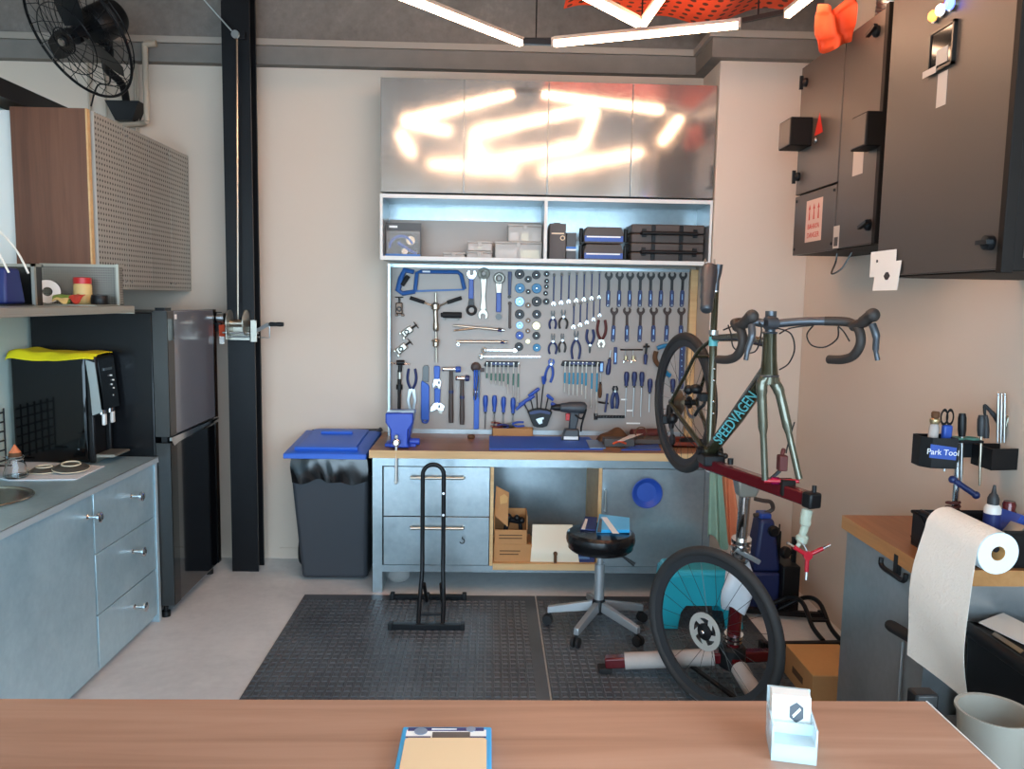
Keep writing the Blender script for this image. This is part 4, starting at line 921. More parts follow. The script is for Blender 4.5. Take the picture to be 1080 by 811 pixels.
# -- ring and open wrenches top middle
t = thing('shop_wrench', 'blue handled wrench with silver open jaw above and black ring below', 'wrench', B(497, 311))
build('jaw', MB().pl(JAW, YT - .016, YT - .004, xz(497.5, 289).x, xz(497.5, 290).z, .03), 'chrome', t, .002)
build('handle', MB().pl([(-.016, -.06), (-.014, .065), (.014, .065), (.016, -.06)], YT - .02, YT - .003, xz(497, 305).x, xz(497, 305).z), 'tool_blue', t, .004)
build('ring_end', MB().ring(xz(497.3, 327, .012), (0, 1, 0), .026, .009, 28, 8).pl([(-.014, 0), (-.022, -.05), (.022, -.05), (.014, 0)], YT - .018, YT - .004, xz(497.2, 315).x, xz(497.2, 315).z), 'socket_dark', t, .001)
t = thing('shop_wrench', 'large bare silver wrench with round head beside the blue one', 'wrench', B(510, 311))
build('ring_end', MB().ring(xz(510.3, 288.5, .012), (0, 1, 0), .026, .012, 28, 8), 'zinc', t)
build('shaft', MB().pl([(-.02, .14), (-.012, .02), (-.02, -.06), (.02, -.06), (.012, .02), (.02, .14)], YT - .018, YT - .004, xz(509.8, 316).x, xz(509.8, 316).z), 'zinc', t, .003)
build('jaw', MB().pl([(p, -q) for p, q in JAW], YT - .018, YT - .004, xz(509.5, 331).x, xz(509.5, 331).z, .032), 'zinc', t, .002)
t = thing('shop_wrench', 'silver ring wrench with a blue grip and round dark end', 'wrench', B(526, 312))
build('ring_end', MB().ring(xz(526.5, 293.5, .012), (0, 1, 0), .026, .011, 28, 8).pl([(-.02, .03), (-.014, -.04), (.014, -.04), (.02, .03)], YT - .016, YT - .004, xz(526, 303.5).x, xz(526, 303.5).z), 'zinc', t, .002)
build('grip', MB().pl(rr_(.016, .06, .004), YT - .021, YT - .003, xz(526, 319).x, xz(526, 319).z), 'tool_blue', t, .004)
build('end_disc', MB().cyl(xz(526, 334, .001), xz(526, 334, .02), .019, n=22), 'dark_steel', t)
t = thing('tyre_lever', 'flat dark blue lever with black tip, upper of the pair', 'lever', B(537, 301))
build('blade', MB().pl([(-.012, .085), (.012, .085), (.009, -.06), (-.009, -.06)], YT - .014, YT - .002, xz(537.5, 301).x, xz(537.5, 301).z), 'tool_blue_dark', t, .003)
build('tip', MB().cyl(xz(537.2, 313, .001), xz(537.2, 313, .014), .011, n=16), 'socket_dark', t)
t = thing('tyre_lever', 'thin dark brown lever with round ends, lower of the pair', 'lever', B(537.5, 332))
build('blade', MB().pl(rr_(.008, .075, .006), YT - .014, YT - .002, xz(537.7, 332.5).x, xz(537.7, 332.5).z), 'wrench_brown', t, .002)
build('tip', MB().cyl(xz(537.7, 320, .001), xz(537.7, 320, .016), .012, n=16).cyl(xz(537.7, 345, .001), xz(537.7, 345, .016), .01, n=16), 'wrench_brown', t)
# -- horizontal silver rods
t = thing('cup_remover', 'silver split tube tool lying slanted, topmost of the four horizontal tools', 'tool', B(505, 346))
build('tube', MB().cyl(xz(478, 343), xz(526, 347.5), .006, .009, n=10), 'warm_steel', t); build('fork_leg', MB().cyl(xz(479, 348.5), xz(500, 346), .0045, .006, n=8), 'warm_steel', t)
build('nut', MB().cyl(xz(525, 347.4), xz(529, 347.8), .014, n=6).cyl(xz(529, 347.8), xz(532, 348), .009, n=10), 'chrome', t)
t = thing('cup_remover', 'straight silver tube tool, second of the four horizontal tools', 'tool', B(508, 360))
build('tube', MB().cyl(xz(482, 360), xz(535, 360.5), .0085, n=12), 'warm_steel', t); build('end_ring', MB().ring(xz(483.5, 363), (0, 1, 0), .008, .003, 16, 6), 'chrome', t); build('nut', MB().cyl(xz(528, 360.4), xz(532, 360.5), .011, n=6), 'chrome', t)
for i, (p0, p1, lb) in enumerate((((511, 369), (543, 369.5), 'shorter silver wrench lying across, third of the four horizontal tools'), ((508, 375.8), (570, 376), 'long silver wrench lying across, lowest of the four horizontal tools'))):
    t = thing('flare_wrench', lb, 'wrench', B((p0[0] + p1[0]) / 2, p0[1]))
    build('shaft', MB().bar(xz(*p0, .012), xz(*p1, .012), .008, .011), 'chrome', t, .001)
    build('ring_end', MB().ring(xz(p0[0] - .5, p0[1] + .3, .012), (0, 1, 0), .013, .006, 22, 8), 'zinc', t)
    build('jaw', MB().pl([(-b_, a_) for a_, b_ in JAW], YT - .017, YT - .005, xz(*p0).x - .004 if i else xz(*p1).x + .002, xz(*p0).z, .014), 'chrome', t, .001)
# -- lower left: T driver, blue paddle, adjustable wrenches, hammers, long blue bar
t = thing('t_hammer', 'black T headed driver with a silver cross rod at the left board edge', 'hammer', B(422, 405))
build('head', MB().cyl(xz(419, 382), xz(427, 382), .016, n=16).cyl(xz(422.5, 384), xz(422.5, 391), .012, n=12), 'black_plastic', t)
build('cross_rod', MB().cyl(xz(414, 382.8), xz(433, 383.6), .0045, n=8), 'chrome', t)
build('shaft', MB().cyl(xz(422, 390), xz(421.5, 431), .012, .010, n=12), 'black_rubber', t); build('collar', MB().cyl(xz(421.8, 405), xz(421.8, 410), .02, n=14), 'black_plastic', t)
build('clip', MB().cyl(xz(422.3, 392), xz(422.2, 399), .0135, n=12), 'zinc', t)
t = thing('spoke_saw', 'bright blue flat tool with grey tip and ring hole at its base', 'tool', B(449, 415))
build('tip', MB().pl([(-.02, -.05), (-.018, .045), (-.008, .056), (.012, .056), (.02, .045), (.02, -.05)], YT - .012, YT - .004, xz(449, 394).x, xz(449, 394.5).z), 'dark_steel', t, .002)
build('body', MB().pl([(-.026, -.13), (-.026, .105), (-.02, .12), (.02, .095), (.026, .08), (.026, -.13)], YT - .02, YT - .003, xz(448.6, 421).x, xz(448.6, 421).z), 'bright_blue', t, .004)
build('ring', MB().ring(xz(448.6, 442.5, .012), (0, 1, 0), .017, .008, 24, 8), 'tool_blue', t)
def adj(label, px, py0, py1, hs):
    t = thing('adjustable_wrench', label, 'wrench', B(px, (py0 + py1) / 2), 'blue adjustable wrenches')
    a_, b_ = xz(px, py0), xz(px, py1)
    build('handle', MB().pl([(-.017, b_.z - a_.z + .03), (-.02, -.01), (-.014, 0), (.014, 0), (.02, -.01), (.017, b_.z - a_.z + .03)], YT - .02, YT - .004, a_.x, a_.z), 'bright_blue', t, .004)
    build('jaw_head', MB().pl([(-.02, .03), (-.034 * hs, .0), (-.036 * hs, -.03), (-.016, -.02), (-.005, -.012), (.012, -.022), (.03 * hs, -.024), (.038 * hs, .01), (.02, .03)], YT - .022, YT - .004, b_.x, b_.z + .005), 'chrome', t, .002)
    build('moving_jaw', MB().pl([(.004, -.012), (.012, -.03), (.022 * hs, -.036), (.026 * hs, -.016)], YT - .02, YT - .006, b_.x, b_.z), 'zinc', t)
    build('knurl', MB().cyl((b_.x + .012, YT - .024, b_.z + .004), (b_.x + .012, YT - .024, b_.z + .02), .006, n=10), 'dark_steel', t)
adj('small blue adjustable wrench, upper one of the vertical pair', 461, 385.5, 405, .75); adj('larger blue adjustable wrench with wide silver jaw, lower one of the vertical pair', 461.5, 409, 430, 1.25)
def hammer(label, px, py0, py1, hw, m_):
    t = thing('hammer', label, 'hammer', B(px, (py0 + py1) / 2), 'hammers on the tool board')
    c = xz(px, py0, .03)
    build('head', MB().lathe([(0, -hw), (.012, -hw), (.015, -hw + .006), (.011, -hw * .6), (.013, -.014), (.013, .014), (.011, hw * .5)], c, (1, 0, 0), 18), 'chrome', t)
    build('face_cap', MB().lathe([(.012, hw * .5), (.019, hw * .55), (.019, hw), (.016, hw + .006), (0, hw + .006)], c, (1, 0, 0), 18), m_, t)
    h = build('handle', MB().tube([xz(px, py0, .03), xz(px, py0 + 10, .03), xz(px, (py0 + py1) / 2, .03), xz(px, py1 - 8, .03), xz(px, py1, .03)], [.011, .012, .014, .0165, .014], 10), 'case_brown', t)
    build('band', MB().cyl(xz(px, (py0 + py1) / 2 - 6, .03), xz(px, (py0 + py1) / 2 - 3, .03), .0155, n=12), 'tool_blue_dark', h)
hammer('larger hammer with blue plastic face and dark brown handle', 476, 389, 445, .055, 'tool_blue'); hammer('smaller hammer with silver head just right of the larger one', 487.5, 398.5, 447, .04, 'tool_blue_dark')
t = thing('spoke_wrench_set', 'cluster of blue wrenches hooked under a dark brown disc', 'wrench', B(502, 400))
build('disc', MB().lathe([(.03, 0), (.032, .006), (.02, .012), (0, .013)], xz(502, 387, .012), (0, -1, 0), 24).box(xz(505, 387).x, xz(511, 387).x, YT - .02, YT - .004, xz(505, 392).z, xz(505, 388).z), 'wrench_brown', t)
for px, q in ((500.2, 421), (502.6, 416), (505, 419)): build('wrench_arm', MB().cyl(xz(px + .6, 390, .03), xz(px, q, .03), .0055, n=8), 'bright_blue' if px != 505 else 'socket_sky', t)
build('silver_tip', MB().cyl(xz(500.2, 409, .036), xz(499.9, 417, .036), .004, n=6).cyl(xz(505, 396, .036), xz(501.5, 421, .036), .0035, n=6), 'chrome', t)
t = thing('chain_whip', 'long straight bright blue bar tool hanging to the bench edge', 'tool', B(502.5, 425))
build('bar', MB().pl(rr_(.0165, .13, .004), YT - .016, YT - .003, xz(502.6, 431).x, xz(502.6, 431).z), 'bright_blue', t, .003); build('tip', MB().cyl(xz(502.6, 413, .002), xz(502.6, 413, .018), .008, n=12), 'chrome', t)
# -- right area smaller tools
t = thing('blue_gauge', 'small blue strip gauge below the cone wrenches, left of the T handle', 'gauge', B(648.5, 375))
build('strip', MB().pl(rr_(.011, .055, .005), YT - .012, YT - .003, xz(648.8, 375).x, xz(648.8, 375).z), 'tool_blue_dark', t, .002); build('window', MB().pl(rr_(.005, .03, .002), YT - .0135, YT - .0115, xz(648.8, 377).x, xz(648.8, 377).z), 'socket_sky', t)
t = thing('t_wrench', 'thin black T handled wrench lying level beneath the cone wrenches', 'wrench', B(665, 368))
build('rod', MB().cyl(xz(653.5, 368.5), xz(677, 368.5), .0045, n=8), 'black_steel', t); build('hook', MB().cyl(xz(659, 369), xz(659, 374), .003, n=6).cyl(xz(667, 369), xz(667, 374), .003, n=6), 'steel', t)
for i, px in enumerate((659.3, 667.2)):
    t = thing('silver_fitting', ('left' if i == 0 else 'right') + ' one of two tiny silver brass fittings below the T handle', 'fitting', B(px, 378), 'tiny silver fittings')
    build('body', MB().cyl(xz(px, 375), xz(px, 379), .009, n=10), 'socket_gold', t); build('cross_pin', MB().cyl(xz(px - 2.5, 380, .03), xz(px + 2.5, 380, .03), .004, n=8).cyl(xz(px - 2, 380, .03), xz(px - 2.4, 382, .03), .004, n=8), 'chrome', t)
t = thing('nipple_driver', 'dark handled driver with crosshead cap right of the T handle', 'driver', B(680, 372))
build('handle', MB().lathe([(.008, 0), (.013, .01), (.011, .05), (.008, .066), (0, .066)], xz(680, 373), (0, 0, -1), 12), 'tool_blue_dark', t); build('cap', MB().cyl(xz(677.5, 365.5), xz(684, 365), .007, n=8).cyl(xz(681, 362), xz(680.2, 373), .007, n=8), 'black_plastic', t)
t = thing('tape_bracket', 'teal blue curved bracket tool with dark strap beside the rear wheel', 'tool', B(700, 377))
build('bracket', MB().tube(smooth([xz(692, 367), xz(700, 364.5), xz(707, 366), xz(704, 374), xz(699, 384), xz(701, 392), xz(706, 396)], 5), .014, 8), 'tool_teal', t)
build('strap', MB().tube(smooth([xz(691, 370, .036), xz(689.5, 377, .036), xz(692, 383, .036), xz(697, 387, .036)], 5), .015, 8), 'cardboard_dark', t)
t = thing('blue_ruler', 'long narrow dark blue ruler hanging by the right board post', 'ruler', B(718.5, 388))
build('strip', MB().pl(rr_(.016, .145, .004), YT - .01, YT - .003, xz(718.7, 386).x, xz(718.7, 386).z), 'tool_blue_dark', t, .001)
hl = MB()
for q in range(6): hl.cyl(xz(718.7, 368 + 6 * q, .0105), xz(718.7, 368 + 6 * q, .0095), .005, n=10)
build('hole_mark', hl, 'socket_sky', t)
t = thing('small_t_driver', 'little blue T shaped driver beside the flush cutter', 'driver', B(638.5, 424))
build('stem', MB().cyl(xz(640, 414.5), xz(637.5, 434), .007, n=10), 'tool_blue_dark', t); build('bar', MB().cyl(xz(630.5, 423.5), xz(641, 425), .006, n=8), 'black_plastic', t)
t = thing('tool_strip', 'black magnetic strip holding bits along the bottom of the board', 'strip', B(643, 438.5))
build('strip', MB().bar(xz(627, 439, .012), xz(658.5, 439.3, .012), .012, .018), 'black_plastic', t, .002)
bb = MB()
for q in range(9): bb.cyl(xz(630 + 3.2 * q, 439, .02), xz(630 + 3.2 * q, 439, .035), .006, n=6)
build('bit', bb, 'socket_dark', t); build('end_cap', MB().cyl(xz(628, 435.5, .02), xz(628, 442, .02), .012, n=10), 'black_plastic', t)
for i, (p0, p1) in enumerate(((655, 661), (661, 667), (660.5, 675))):
    py = (421.3, 432.9, 446.3)[i]
    t = thing('label_tag', ('upper short', 'middle short', 'lower long')[i] + ' white label strip under the long screwdrivers', 'label', B((p0 + p1) / 2, py), 'white label strips')
    build('card', MB().box(xz(p0, py).x, xz(p1, py).x, YT - .002, YT, xz(p0, py + .8).z, xz(p0, py - .8).z), 'reflex_white', t)
# blue tube hex tool right of the rack
t = thing('bit_holder', 'small pale blue block hanging at the right end of the teal key set', 'holder', B(634, 386)); build('block', MB().box(xz(631.5, 386).x, xz(636, 386).x, YT - .03, YT - .002, xz(634, 392).z, xz(634, 381).z), 'tool_blue_dark', t, .002); build('window', MB().box(xz(632.5, 386).x, xz(635, 386).x, YT - .0315, YT - .029, xz(634, 391).z, xz(634, 383).z), 'socket_sky', t)
# hex key fan in black holder with blue handles
t = thing('hex_key_fan', 'fan of blue handled hex keys in a black holder with a white emblem', 'hex key set', B(568, 440))
hp = [a(*q) for q in ((556, 433), (563, 430.5), (570, 430), (577, 431), (582, 433.5), (576.5, 448), (572, 449.5), (566, 449.5), (562, 448))]
h = build('holder', MB().prism(hp, (0, YT - .05, 0), (1, 0, 0), (0, 0, 1), (0, .048, 0)), 'black_plastic', t, .004)
build('emblem', MB().pl([(-.026, .012), (-.006, .02), (.022, .026), (.024, .014), (.012, .01), (.016, -.012), (-.004, -.02), (-.014, -.006), (-.02, .002)], YT - .0515, YT - .0495, xz(569, 443).x, xz(569, 443).z), 'steel', h)
build('blue_band', MB().prism([a(*q) for q in ((558, 433.5), (563, 432), (570, 431.5), (577, 432.3), (580, 433.8), (579, 436), (570, 434.2), (559, 436))], (0, YT - .0515, 0), (1, 0, 0), (0, 0, 1), (0, .002, 0)), 'tool_blue_dark', h)
for i, (b0, h0, h1) in enumerate((((557, 433), (552, 424), (544, 431)), ((562, 431), (559, 419), (547, 426)), ((566.5, 430), (565.5, 411), (557, 417)), ((570, 430), (573, 402), (572, 396)), ((575, 431), (578, 417), (583, 421)), ((580, 433), (582, 425), (586, 426.5)))):
    k = build('hex_key', MB().cyl(xz(*b0, .03), xz(*h0, .04), .0045, n=6), 'dark_steel', t)
    d_ = (V((h0[0] - h1[0], h0[1] - h1[1])) if i != 3 else V((0, 6)))
    build('t_grip', MB().tube([xz(h0[0] + (h0[0] - h1[0]) * .35, h0[1] + (h0[1] - h1[1]) * .35, .042), xz(*h0, .044), xz(*h1, .042)], [.009, .012, .009], 8), 'tool_blue', k)
# ================================================================== ON THE BENCH
BZ = .8408
def D(px, py): p = at_z(px, py, BZ); return V((p.x, p.y, BZ))
# vise
vc = V((-.505, 4.60, BZ))
t = thing('bench_vise', 'blue bench vise with a long silver clamping bar at the left bench end', 'vise', vc)
build('base', MB().lathe([(.085, 0), (.085, .02), (.06, .035), (.055, .05), (0, .05)], vc + V((0, .03, 0)), (0, 0, 1), 28), 'vise_blue', t, .002)
build('body', MB().hexa([(vc.x - .05, vc.y - .03, BZ + .045), (vc.x + .05, vc.y - .03, BZ + .045), (vc.x + .05, vc.y + .14, BZ + .045), (vc.x - .05, vc.y + .14, BZ + .045)], [(vc.x - .078, vc.y + .02, BZ + .2), (vc.x + .078, vc.y + .02, BZ + .2), (vc.x + .078, vc.y + .12, BZ + .2), (vc.x - .078, vc.y + .12, BZ + .2)]), 'vise_blue', t, .008)
fj = MB().prism([(-.078, .205), (.078, .205), (.078, .15), (.05, .11), (.046, .03), (.06, .008), (-.06, .008), (-.046, .03), (-.05, .11), (-.078, .15)], (vc.x, vc.y - .095, BZ), (1, 0, 0), (0, 0, 1), (0, .06, 0))
build('front_jaw', fj, 'vise_blue', t, .007)
build('jaw_plate', MB().box(vc.x - .076, vc.x + .076, vc.y - .036, vc.y - .028, BZ + .165, BZ + .208).box(vc.x - .076, vc.x + .076, vc.y + .012, vc.y + .02, BZ + .165, BZ + .208), 'steel', t)
build('slide', MB().box(vc.x - .03, vc.x + .03, vc.y - .09, vc.y + .06, BZ + .06, BZ + .11), 'vise_blue', t, .004)
build('swivel_clamp', MB().cyl((vc.x + .05, vc.y - .01, BZ + .03), (vc.x + .11, vc.y - .01, BZ + .03), .02, n=16).box(vc.x - .09, vc.x + .09, vc.y - .03, vc.y + .09, BZ + .0, BZ + .018), 'vise_blue', t, .004)
sp = V((vc.x - .012, vc.y - .125, BZ + .045))
build('screw_head', MB().lathe([(.014, -.04), (.022, -.01), (.022, .012), (.014, .02), (0, .02)], sp, (0, -1, 0), 20), 'chrome', t)
build('clamp_bar', MB().cyl(sp + V((.0, -.003, .03)), sp + V((-.002, -.006, -.23)), .007, n=10).ball(sp + V((0, -.003, .032)), .011).ball(sp + V((-.002, -.006, -.23)), .010), 'rotor_light', t)
c = D(497, 462); solo('small_nut', MB().lathe([(.02, 0), (.024, .006), (.02, .018), (.01, .022), (0, .022)], c, (0, 0, 1), 18), 'cardboard_dark', 'small dark brown knob lying on the bench right of the vise', 'knob')
# blue work mat
p = [D(516, 474.5), D(636, 474.5), D(621, 461.5), D(516, 460.5)]
p = [V((q.x, min(max(q.y, 4.48), 4.97), BZ)) for q in p]
solo('work_mat', MB().hexa([q + V((0, 0, .0002)) for q in p], [q + V((0, 0, .005)) for q in p]), 'mat_blue', 'flat bright blue work mat at the front of the bench', 'mat', bevel=.001)
# small box with pliers and cutters
x0, x1 = at_y(519, 458, 4.99).x, at_y(562, 458, 4.99).x
t = thing('parts_box', 'low orange brown open cardboard box at the back of the bench', 'box', ((x0 + x1) / 2, 5.0, BZ))
bxm = MB().box(x0, x1, 4.975, 5.04, BZ + .0002, BZ + .004)
for a_ in ((x0, x0 + .004, 4.975, 5.04), (x1 - .004, x1, 4.975, 5.04), (x0, x1, 4.975, 4.979), (x0, x1, 5.036, 5.04)): bxm.box(a_[0], a_[1], a_[2], a_[3], BZ + .003, BZ + .05)
build('tray', bxm, 'cardboard', t)
def hand_tool(label, p0, p1, m_, m2, kind='pliers'):
    p0, p1 = V(p0), V(p1); t = thing('hand_tool', label, 'tool', p0, 'loose tools in the cardboard box')
    d = (p1 - p0).normalized(); s_ = d.cross(V((0, 1, .2))).normalized()
    for q in (-1, 1): build('handle', MB().tube(smooth([p0 + s_ * q * .012, p0 + d * .04 + s_ * q * .014, p0 + d * .08 + s_ * q * .004], 4), .006, 8), m_, t)
    build('head', MB().tube([p0 + d * .075, p0 + d * .1, p1], [.012, .01, .004], 8), m2, t)
zc = BZ + .056
hand_tool('dark blue handled cutters lying over the left of the cardboard box', (x0 + .03, 4.99, zc), (x0 + .16, 5.01, zc + .005), 'navy', 'dark_steel')
hand_tool('bright blue handled pliers lying in the middle of the cardboard box', (x0 + .20, 4.985, zc + .022), (x0 + .07, 5.02, zc + .008), 'tool_blue', 'steel')
hand_tool('red handled pliers at the left edge of the cardboard box', (x0 - .01, 5.02, zc + .012), (x0 + .11, 5.028, zc - .002), 'red_paint', 'dark_steel')
solo('yellow_block', MB().prism([(0, 0), (.045, 0), (.05, .03), (.038, .045), (.022, .03), (.004, .038)], (x1 - .068, 4.99, BZ + .0045), (1, 0, 0), (0, 0, 1), (0, .03, 0)), 'yellow_cloth', 'small yellow plastic piece in the right end of the cardboard box', 'piece', bevel=.003)
# cordless drill
dc = at_y(606, 440, 4.86); dz = lambda py: at_y(604, py, 4.86).z; dx = lambda px: at_y(px, 440, 4.86).x
t = thing('cordless_drill', 'dark grey cordless drill standing on its battery on the bench', 'drill', (dx(601), 4.86, BZ))
ax = dz(430)
build('motor_housing', MB().lathe([(.018, 0), (.026, .006), (.03, .04), (.036, .06), (.038, .13), (.034, .155), (.02, .165), (0, .165)], (dx(590), 4.86, ax), (1, 0, 0), 22), 'drill_body', t)
build('chuck', MB().lathe([(.005, -.04), (.012, -.04), (.02, -.02), (.022, 0), (.022, .02)], (dx(588.5), 4.86, ax), (1, 0, 0), 18), 'black_plastic', t)
build('grip', MB().hexa([(dx(600), 4.84, BZ + .07), (dx(608), 4.84, BZ + .07), (dx(608), 4.88, BZ + .07), (dx(600), 4.88, BZ + .07)], [(dx(601), 4.838, ax - .02), (dx(611.5), 4.838, ax - .02), (dx(611.5), 4.882, ax - .02), (dx(601), 4.882, ax - .02)]), 'drill_body', t, .008)
build('trigger', MB().box(dx(596.5), dx(601), 4.85, 4.87, ax - .08, ax - .035), 'red_cap', t, .004)
build('battery', MB().hexa([(dx(592), 4.82, BZ + .0005), (dx(611), 4.82, BZ + .0005), (dx(611), 4.9, BZ + .0005), (dx(592), 4.9, BZ + .0005)], [(dx(596), 4.825, BZ + .072), (dx(610.5), 4.825, BZ + .072), (dx(610.5), 4.895, BZ + .072), (dx(596), 4.895, BZ + .072)]), 'drill_body', t, .008)
build('battery_label', MB().box(dx(594.5), dx(609.5), 4.8175, 4.823, BZ + .012, BZ + .03), 'reflex_white', t)
build('side_handle', MB().tube(smooth([(dx(606), 4.83, ax - .04), (dx(613), 4.815, ax - .06), (dx(617), 4.81, ax - .0), (dx(613), 4.812, ax - .09), (dx(612), 4.815, ax - .14)], 4), .006, 8), 'black_plastic', t)
# booklet, bag, boxes, papers on the right of the bench
def leaf(label, pts, m_, z0=BZ, th=.006, name='booklet', cat='booklet'):
    q = [D(*p_) for p_ in pts]; q = [V((v.x, min(max(v.y, 4.475), 5.03), z0)) for v in q]
    return solo(name, MB().hexa([v + V((0, 0, .0003)) for v in q], [v + V((0, 0, th)) for v in q]), m_, label, cat, bevel=.001)
pl0 = leaf('pale blue product leaflet lying at the right end of the blue mat', [(622, 474.3), (639, 474.3), (634, 465.5), (618, 465.5)], 'socket_sky', z0=BZ + .0055, th=.005, name='leaflet', cat='leaflet')
c = D(643, 461); c.y = 4.83
bag = MB().grid(lambda u, v: (c.x - .10 + .20 * u, c.y - .07 + .14 * v, BZ + .001 + .095 * (sin(pi * u) ** .45) * (sin(pi * v) ** .5) * (.78 + .12 * sin(9 * u + 2) + .1 * sin(7 * v + 5 * u))), 24, 16)
solo('tool_pouch', bag, 'cardboard_dark', 'dark brown lumpy pouch sitting on the bench near the wall', 'pouch', sub=1, ang=80)
c2 = D(650, 468)
t = thing('bar_tape_box', 'dark box with orange printing on the bench in front of the brown pouch', 'box', (c2.x, 4.68, BZ))
build('box_body', MB().box(c2.x - .09, c2.x + .09, 4.645, 4.72, BZ + .0003, BZ + .05), 'pack_dark', t, .003); build('orange_print', MB().tube(smooth([(c2.x - .04, 4.644, BZ + .02), (c2.x, 4.644, BZ + .035), (c2.x + .04, 4.644, BZ + .022)], 4), .007, 6), 'orange_net', t)
leaf('blue and white folded manual at the front edge of the bench', [(655, 475.2), (697, 475), (694, 469.5), (668, 470.5)], 'tool_blue', th=.006, name='manual', cat='booklet')
leaf('white paper slip lying on the dark box at the bench front', [(651, 474.5), (657, 474.6), (678, 466.5), (664, 467.5)], 'paper', z0=BZ + .052, th=.002, name='paper_slip', cat='paper')
c3 = D(686, 464)
t = thing('parts_tray', 'dark low tray of odds and ends beside the rear bicycle wheel', 'tray', (c3.x, 4.8, BZ))
build('tray_body', MB().box(c3.x - .13, c3.x + .10, 4.74, 4.86, BZ + .0003, BZ + .035), 'case_brown', t, .006); build('loop_wire', MB().tube(arc((c3.x - .09, 4.75, BZ + .07), .035, 0, 2 * pi * .95, 20), .0035, 6), 'cardboard_dark', t)
solo('red_rod', MB().cyl((c3.x - .12, 4.9, BZ + .035), (c3.x + .06, 4.94, BZ + .035), .034, n=16), 'rubber_red', 'dark red tube lying along the wall behind the dark tray', 'tube')
c4 = D(720, 462)
t = thing('copper_tray', 'shallow copper coloured tray seen through the rear wheel on the bench', 'tray', (c4.x, 4.76, BZ))
build('dish', MB().box(c4.x - .14, c4.x + .13, 4.66, 4.86, BZ + .0003, BZ + .01).box(c4.x - .14, c4.x - .13, 4.66, 4.86, BZ, BZ + .03).box(c4.x + .12, c4.x + .13, 4.66, 4.86, BZ, BZ + .03).box(c4.x - .14, c4.x + .13, 4.85, 4.86, BZ, BZ + .03).box(c4.x - .14, c4.x + .13, 4.66, 4.67, BZ, BZ + .03), 'orange_dark', t)
build('cable_coil', MB().tube([(c4.x + .07 * cos(a_ * .4), 4.76 + .05 * sin(a_ * .4), BZ + .016 + .0004 * a_) for a_ in range(48)], .0035, 6), 'black_rubber', t)
# ================================================================== CUBBY
CZ = .1785
def Q(px, py, Y=4.56): return at_y(px, py, Y)
x0, x1 = .04, Q(561, 560).x
t = thing('cardboard_box', 'brown cardboard box in the bottom of the cubby', 'box', ((x0 + x1) / 2, 4.64, CZ), 'brown boxes in the cubby')
build('box_body', MB().box(x0, x1, 4.53, 4.74, CZ, CZ + .105), 'cardboard', t, .002)
for k, w in ((0, .06), (1, .055)): build('print_line', MB().box(x0 + .035, x0 + .035 + w * 2, 4.5292, 4.53, CZ + .062 - .02 * k, CZ + .068 - .02 * k), 'cardboard_dark', t)
x1b = Q(556, 560).x; zb = CZ + .1055
t = thing('cardboard_box', 'open brown cardboard box with raised flap and black parts, on the other box', 'box', ((x0 + x1b) / 2, 4.62, zb), 'brown boxes in the cubby')
ob = MB().box(x0, x1b, 4.53, 4.70, zb, zb + .004)
for a_ in ((x0, x0 + .005, 4.53, 4.7, .17), (x1b - .005, x1b, 4.53, 4.7, .17), (x0, x1b, 4.53, 4.535, .085), (x0, x1b, 4.695, 4.7, .17)): ob.box(a_[0], a_[1], a_[2], a_[3], zb + .003, zb + a_[4])
build('box_body', ob, 'cardboard', t, .001)
fl = MB().prism([(0, .06), (.035, .06), (.055, .30), (.03, .33), (.01, .31)], (x0 + .001, 4.536, zb), (1, 0, 0), (0, 0, 1), (0, .16, 0))
build('flap', MB().hexa([(x0 + .001, 4.54, zb + .168), (x0 + .08, 4.54, zb + .10), (x0 + .084, 4.69, zb + .10), (x0 + .004, 4.69, zb + .168)], [(x0 + .01, 4.54, zb + .34), (x0 + .085, 4.55, zb + .30), (x0 + .085, 4.555, zb + .30), (x0 + .01, 4.545, zb + .34)]), 'cardboard', t)
build('flap_tab', MB().prism([(0, 0), (.04, .01), (.045, .04), (.022, .06), (-.004, .045)], (x0 + .035, 4.536, zb + .235), (1, 0, 0), (0, 0, 1), (0, .003, 0)), 'cardboard_light', t)
for k in range(2): build('print_line', MB().box(x0 + .03, x1b - .03, 4.5292, 4.53, zb + .05 - .018 * k, zb + .056 - .018 * k), 'cardboard_dark', t)
cp = V((x1b - .09, 4.6, zb + .12))
pm = MB().cyl(cp + V((-.05, 0, -.112)), cp + V((-.02, 0, .01)), .014).cyl(cp + V((-.02, 0, .01)), cp + V((.05, .02, -.01)), .017).cyl(cp + V((.05, .02, -.01)), cp + V((.06, .02, -.112)), .012).ball(cp + V((-.02, 0, .02)), .022).ball(cp + V((.03, -.01, .02)), .018).ball(cp + V((.06, .01, .0)), .02)
solo('spare_clamp', pm, 'black_plastic', 'black plastic clamp parts sticking out of the open cubby box', 'parts')
x0c, x1c = Q(560, 575, 4.50).x, Q(612, 575, 4.50).x
t = thing('folded_panel', 'cream white bent plastic panel with a keyhole slot in the cubby', 'panel', ((x0c + x1c) / 2, 4.6, CZ))
zt = Q(580, 553, 4.6).z
pn = MB()
def panel(u, v):
    zz = CZ + .002 + (zt - CZ) * v; y = 4.515 + .09 * max(0, v - .25) + (.03 * max(0, .4 - v))
    sh = .012 * v
    return (x0c + (x1c - x0c) * (u * (1 - .18 * v)) + sh, y, zz)
pn.grid(panel, 8, 10, (0, .012, 0)); build('sheet', pn, 'cream_board', t)
build('slot', MB().box(x0c + .135, x0c + .152, 4.505, 4.52, CZ + .003, CZ + .05).cyl((x0c + .1435, 4.507, CZ + .055), (x0c + .1435, 4.522, CZ + .055), .012, n=16), 'cardboard_dark', t)
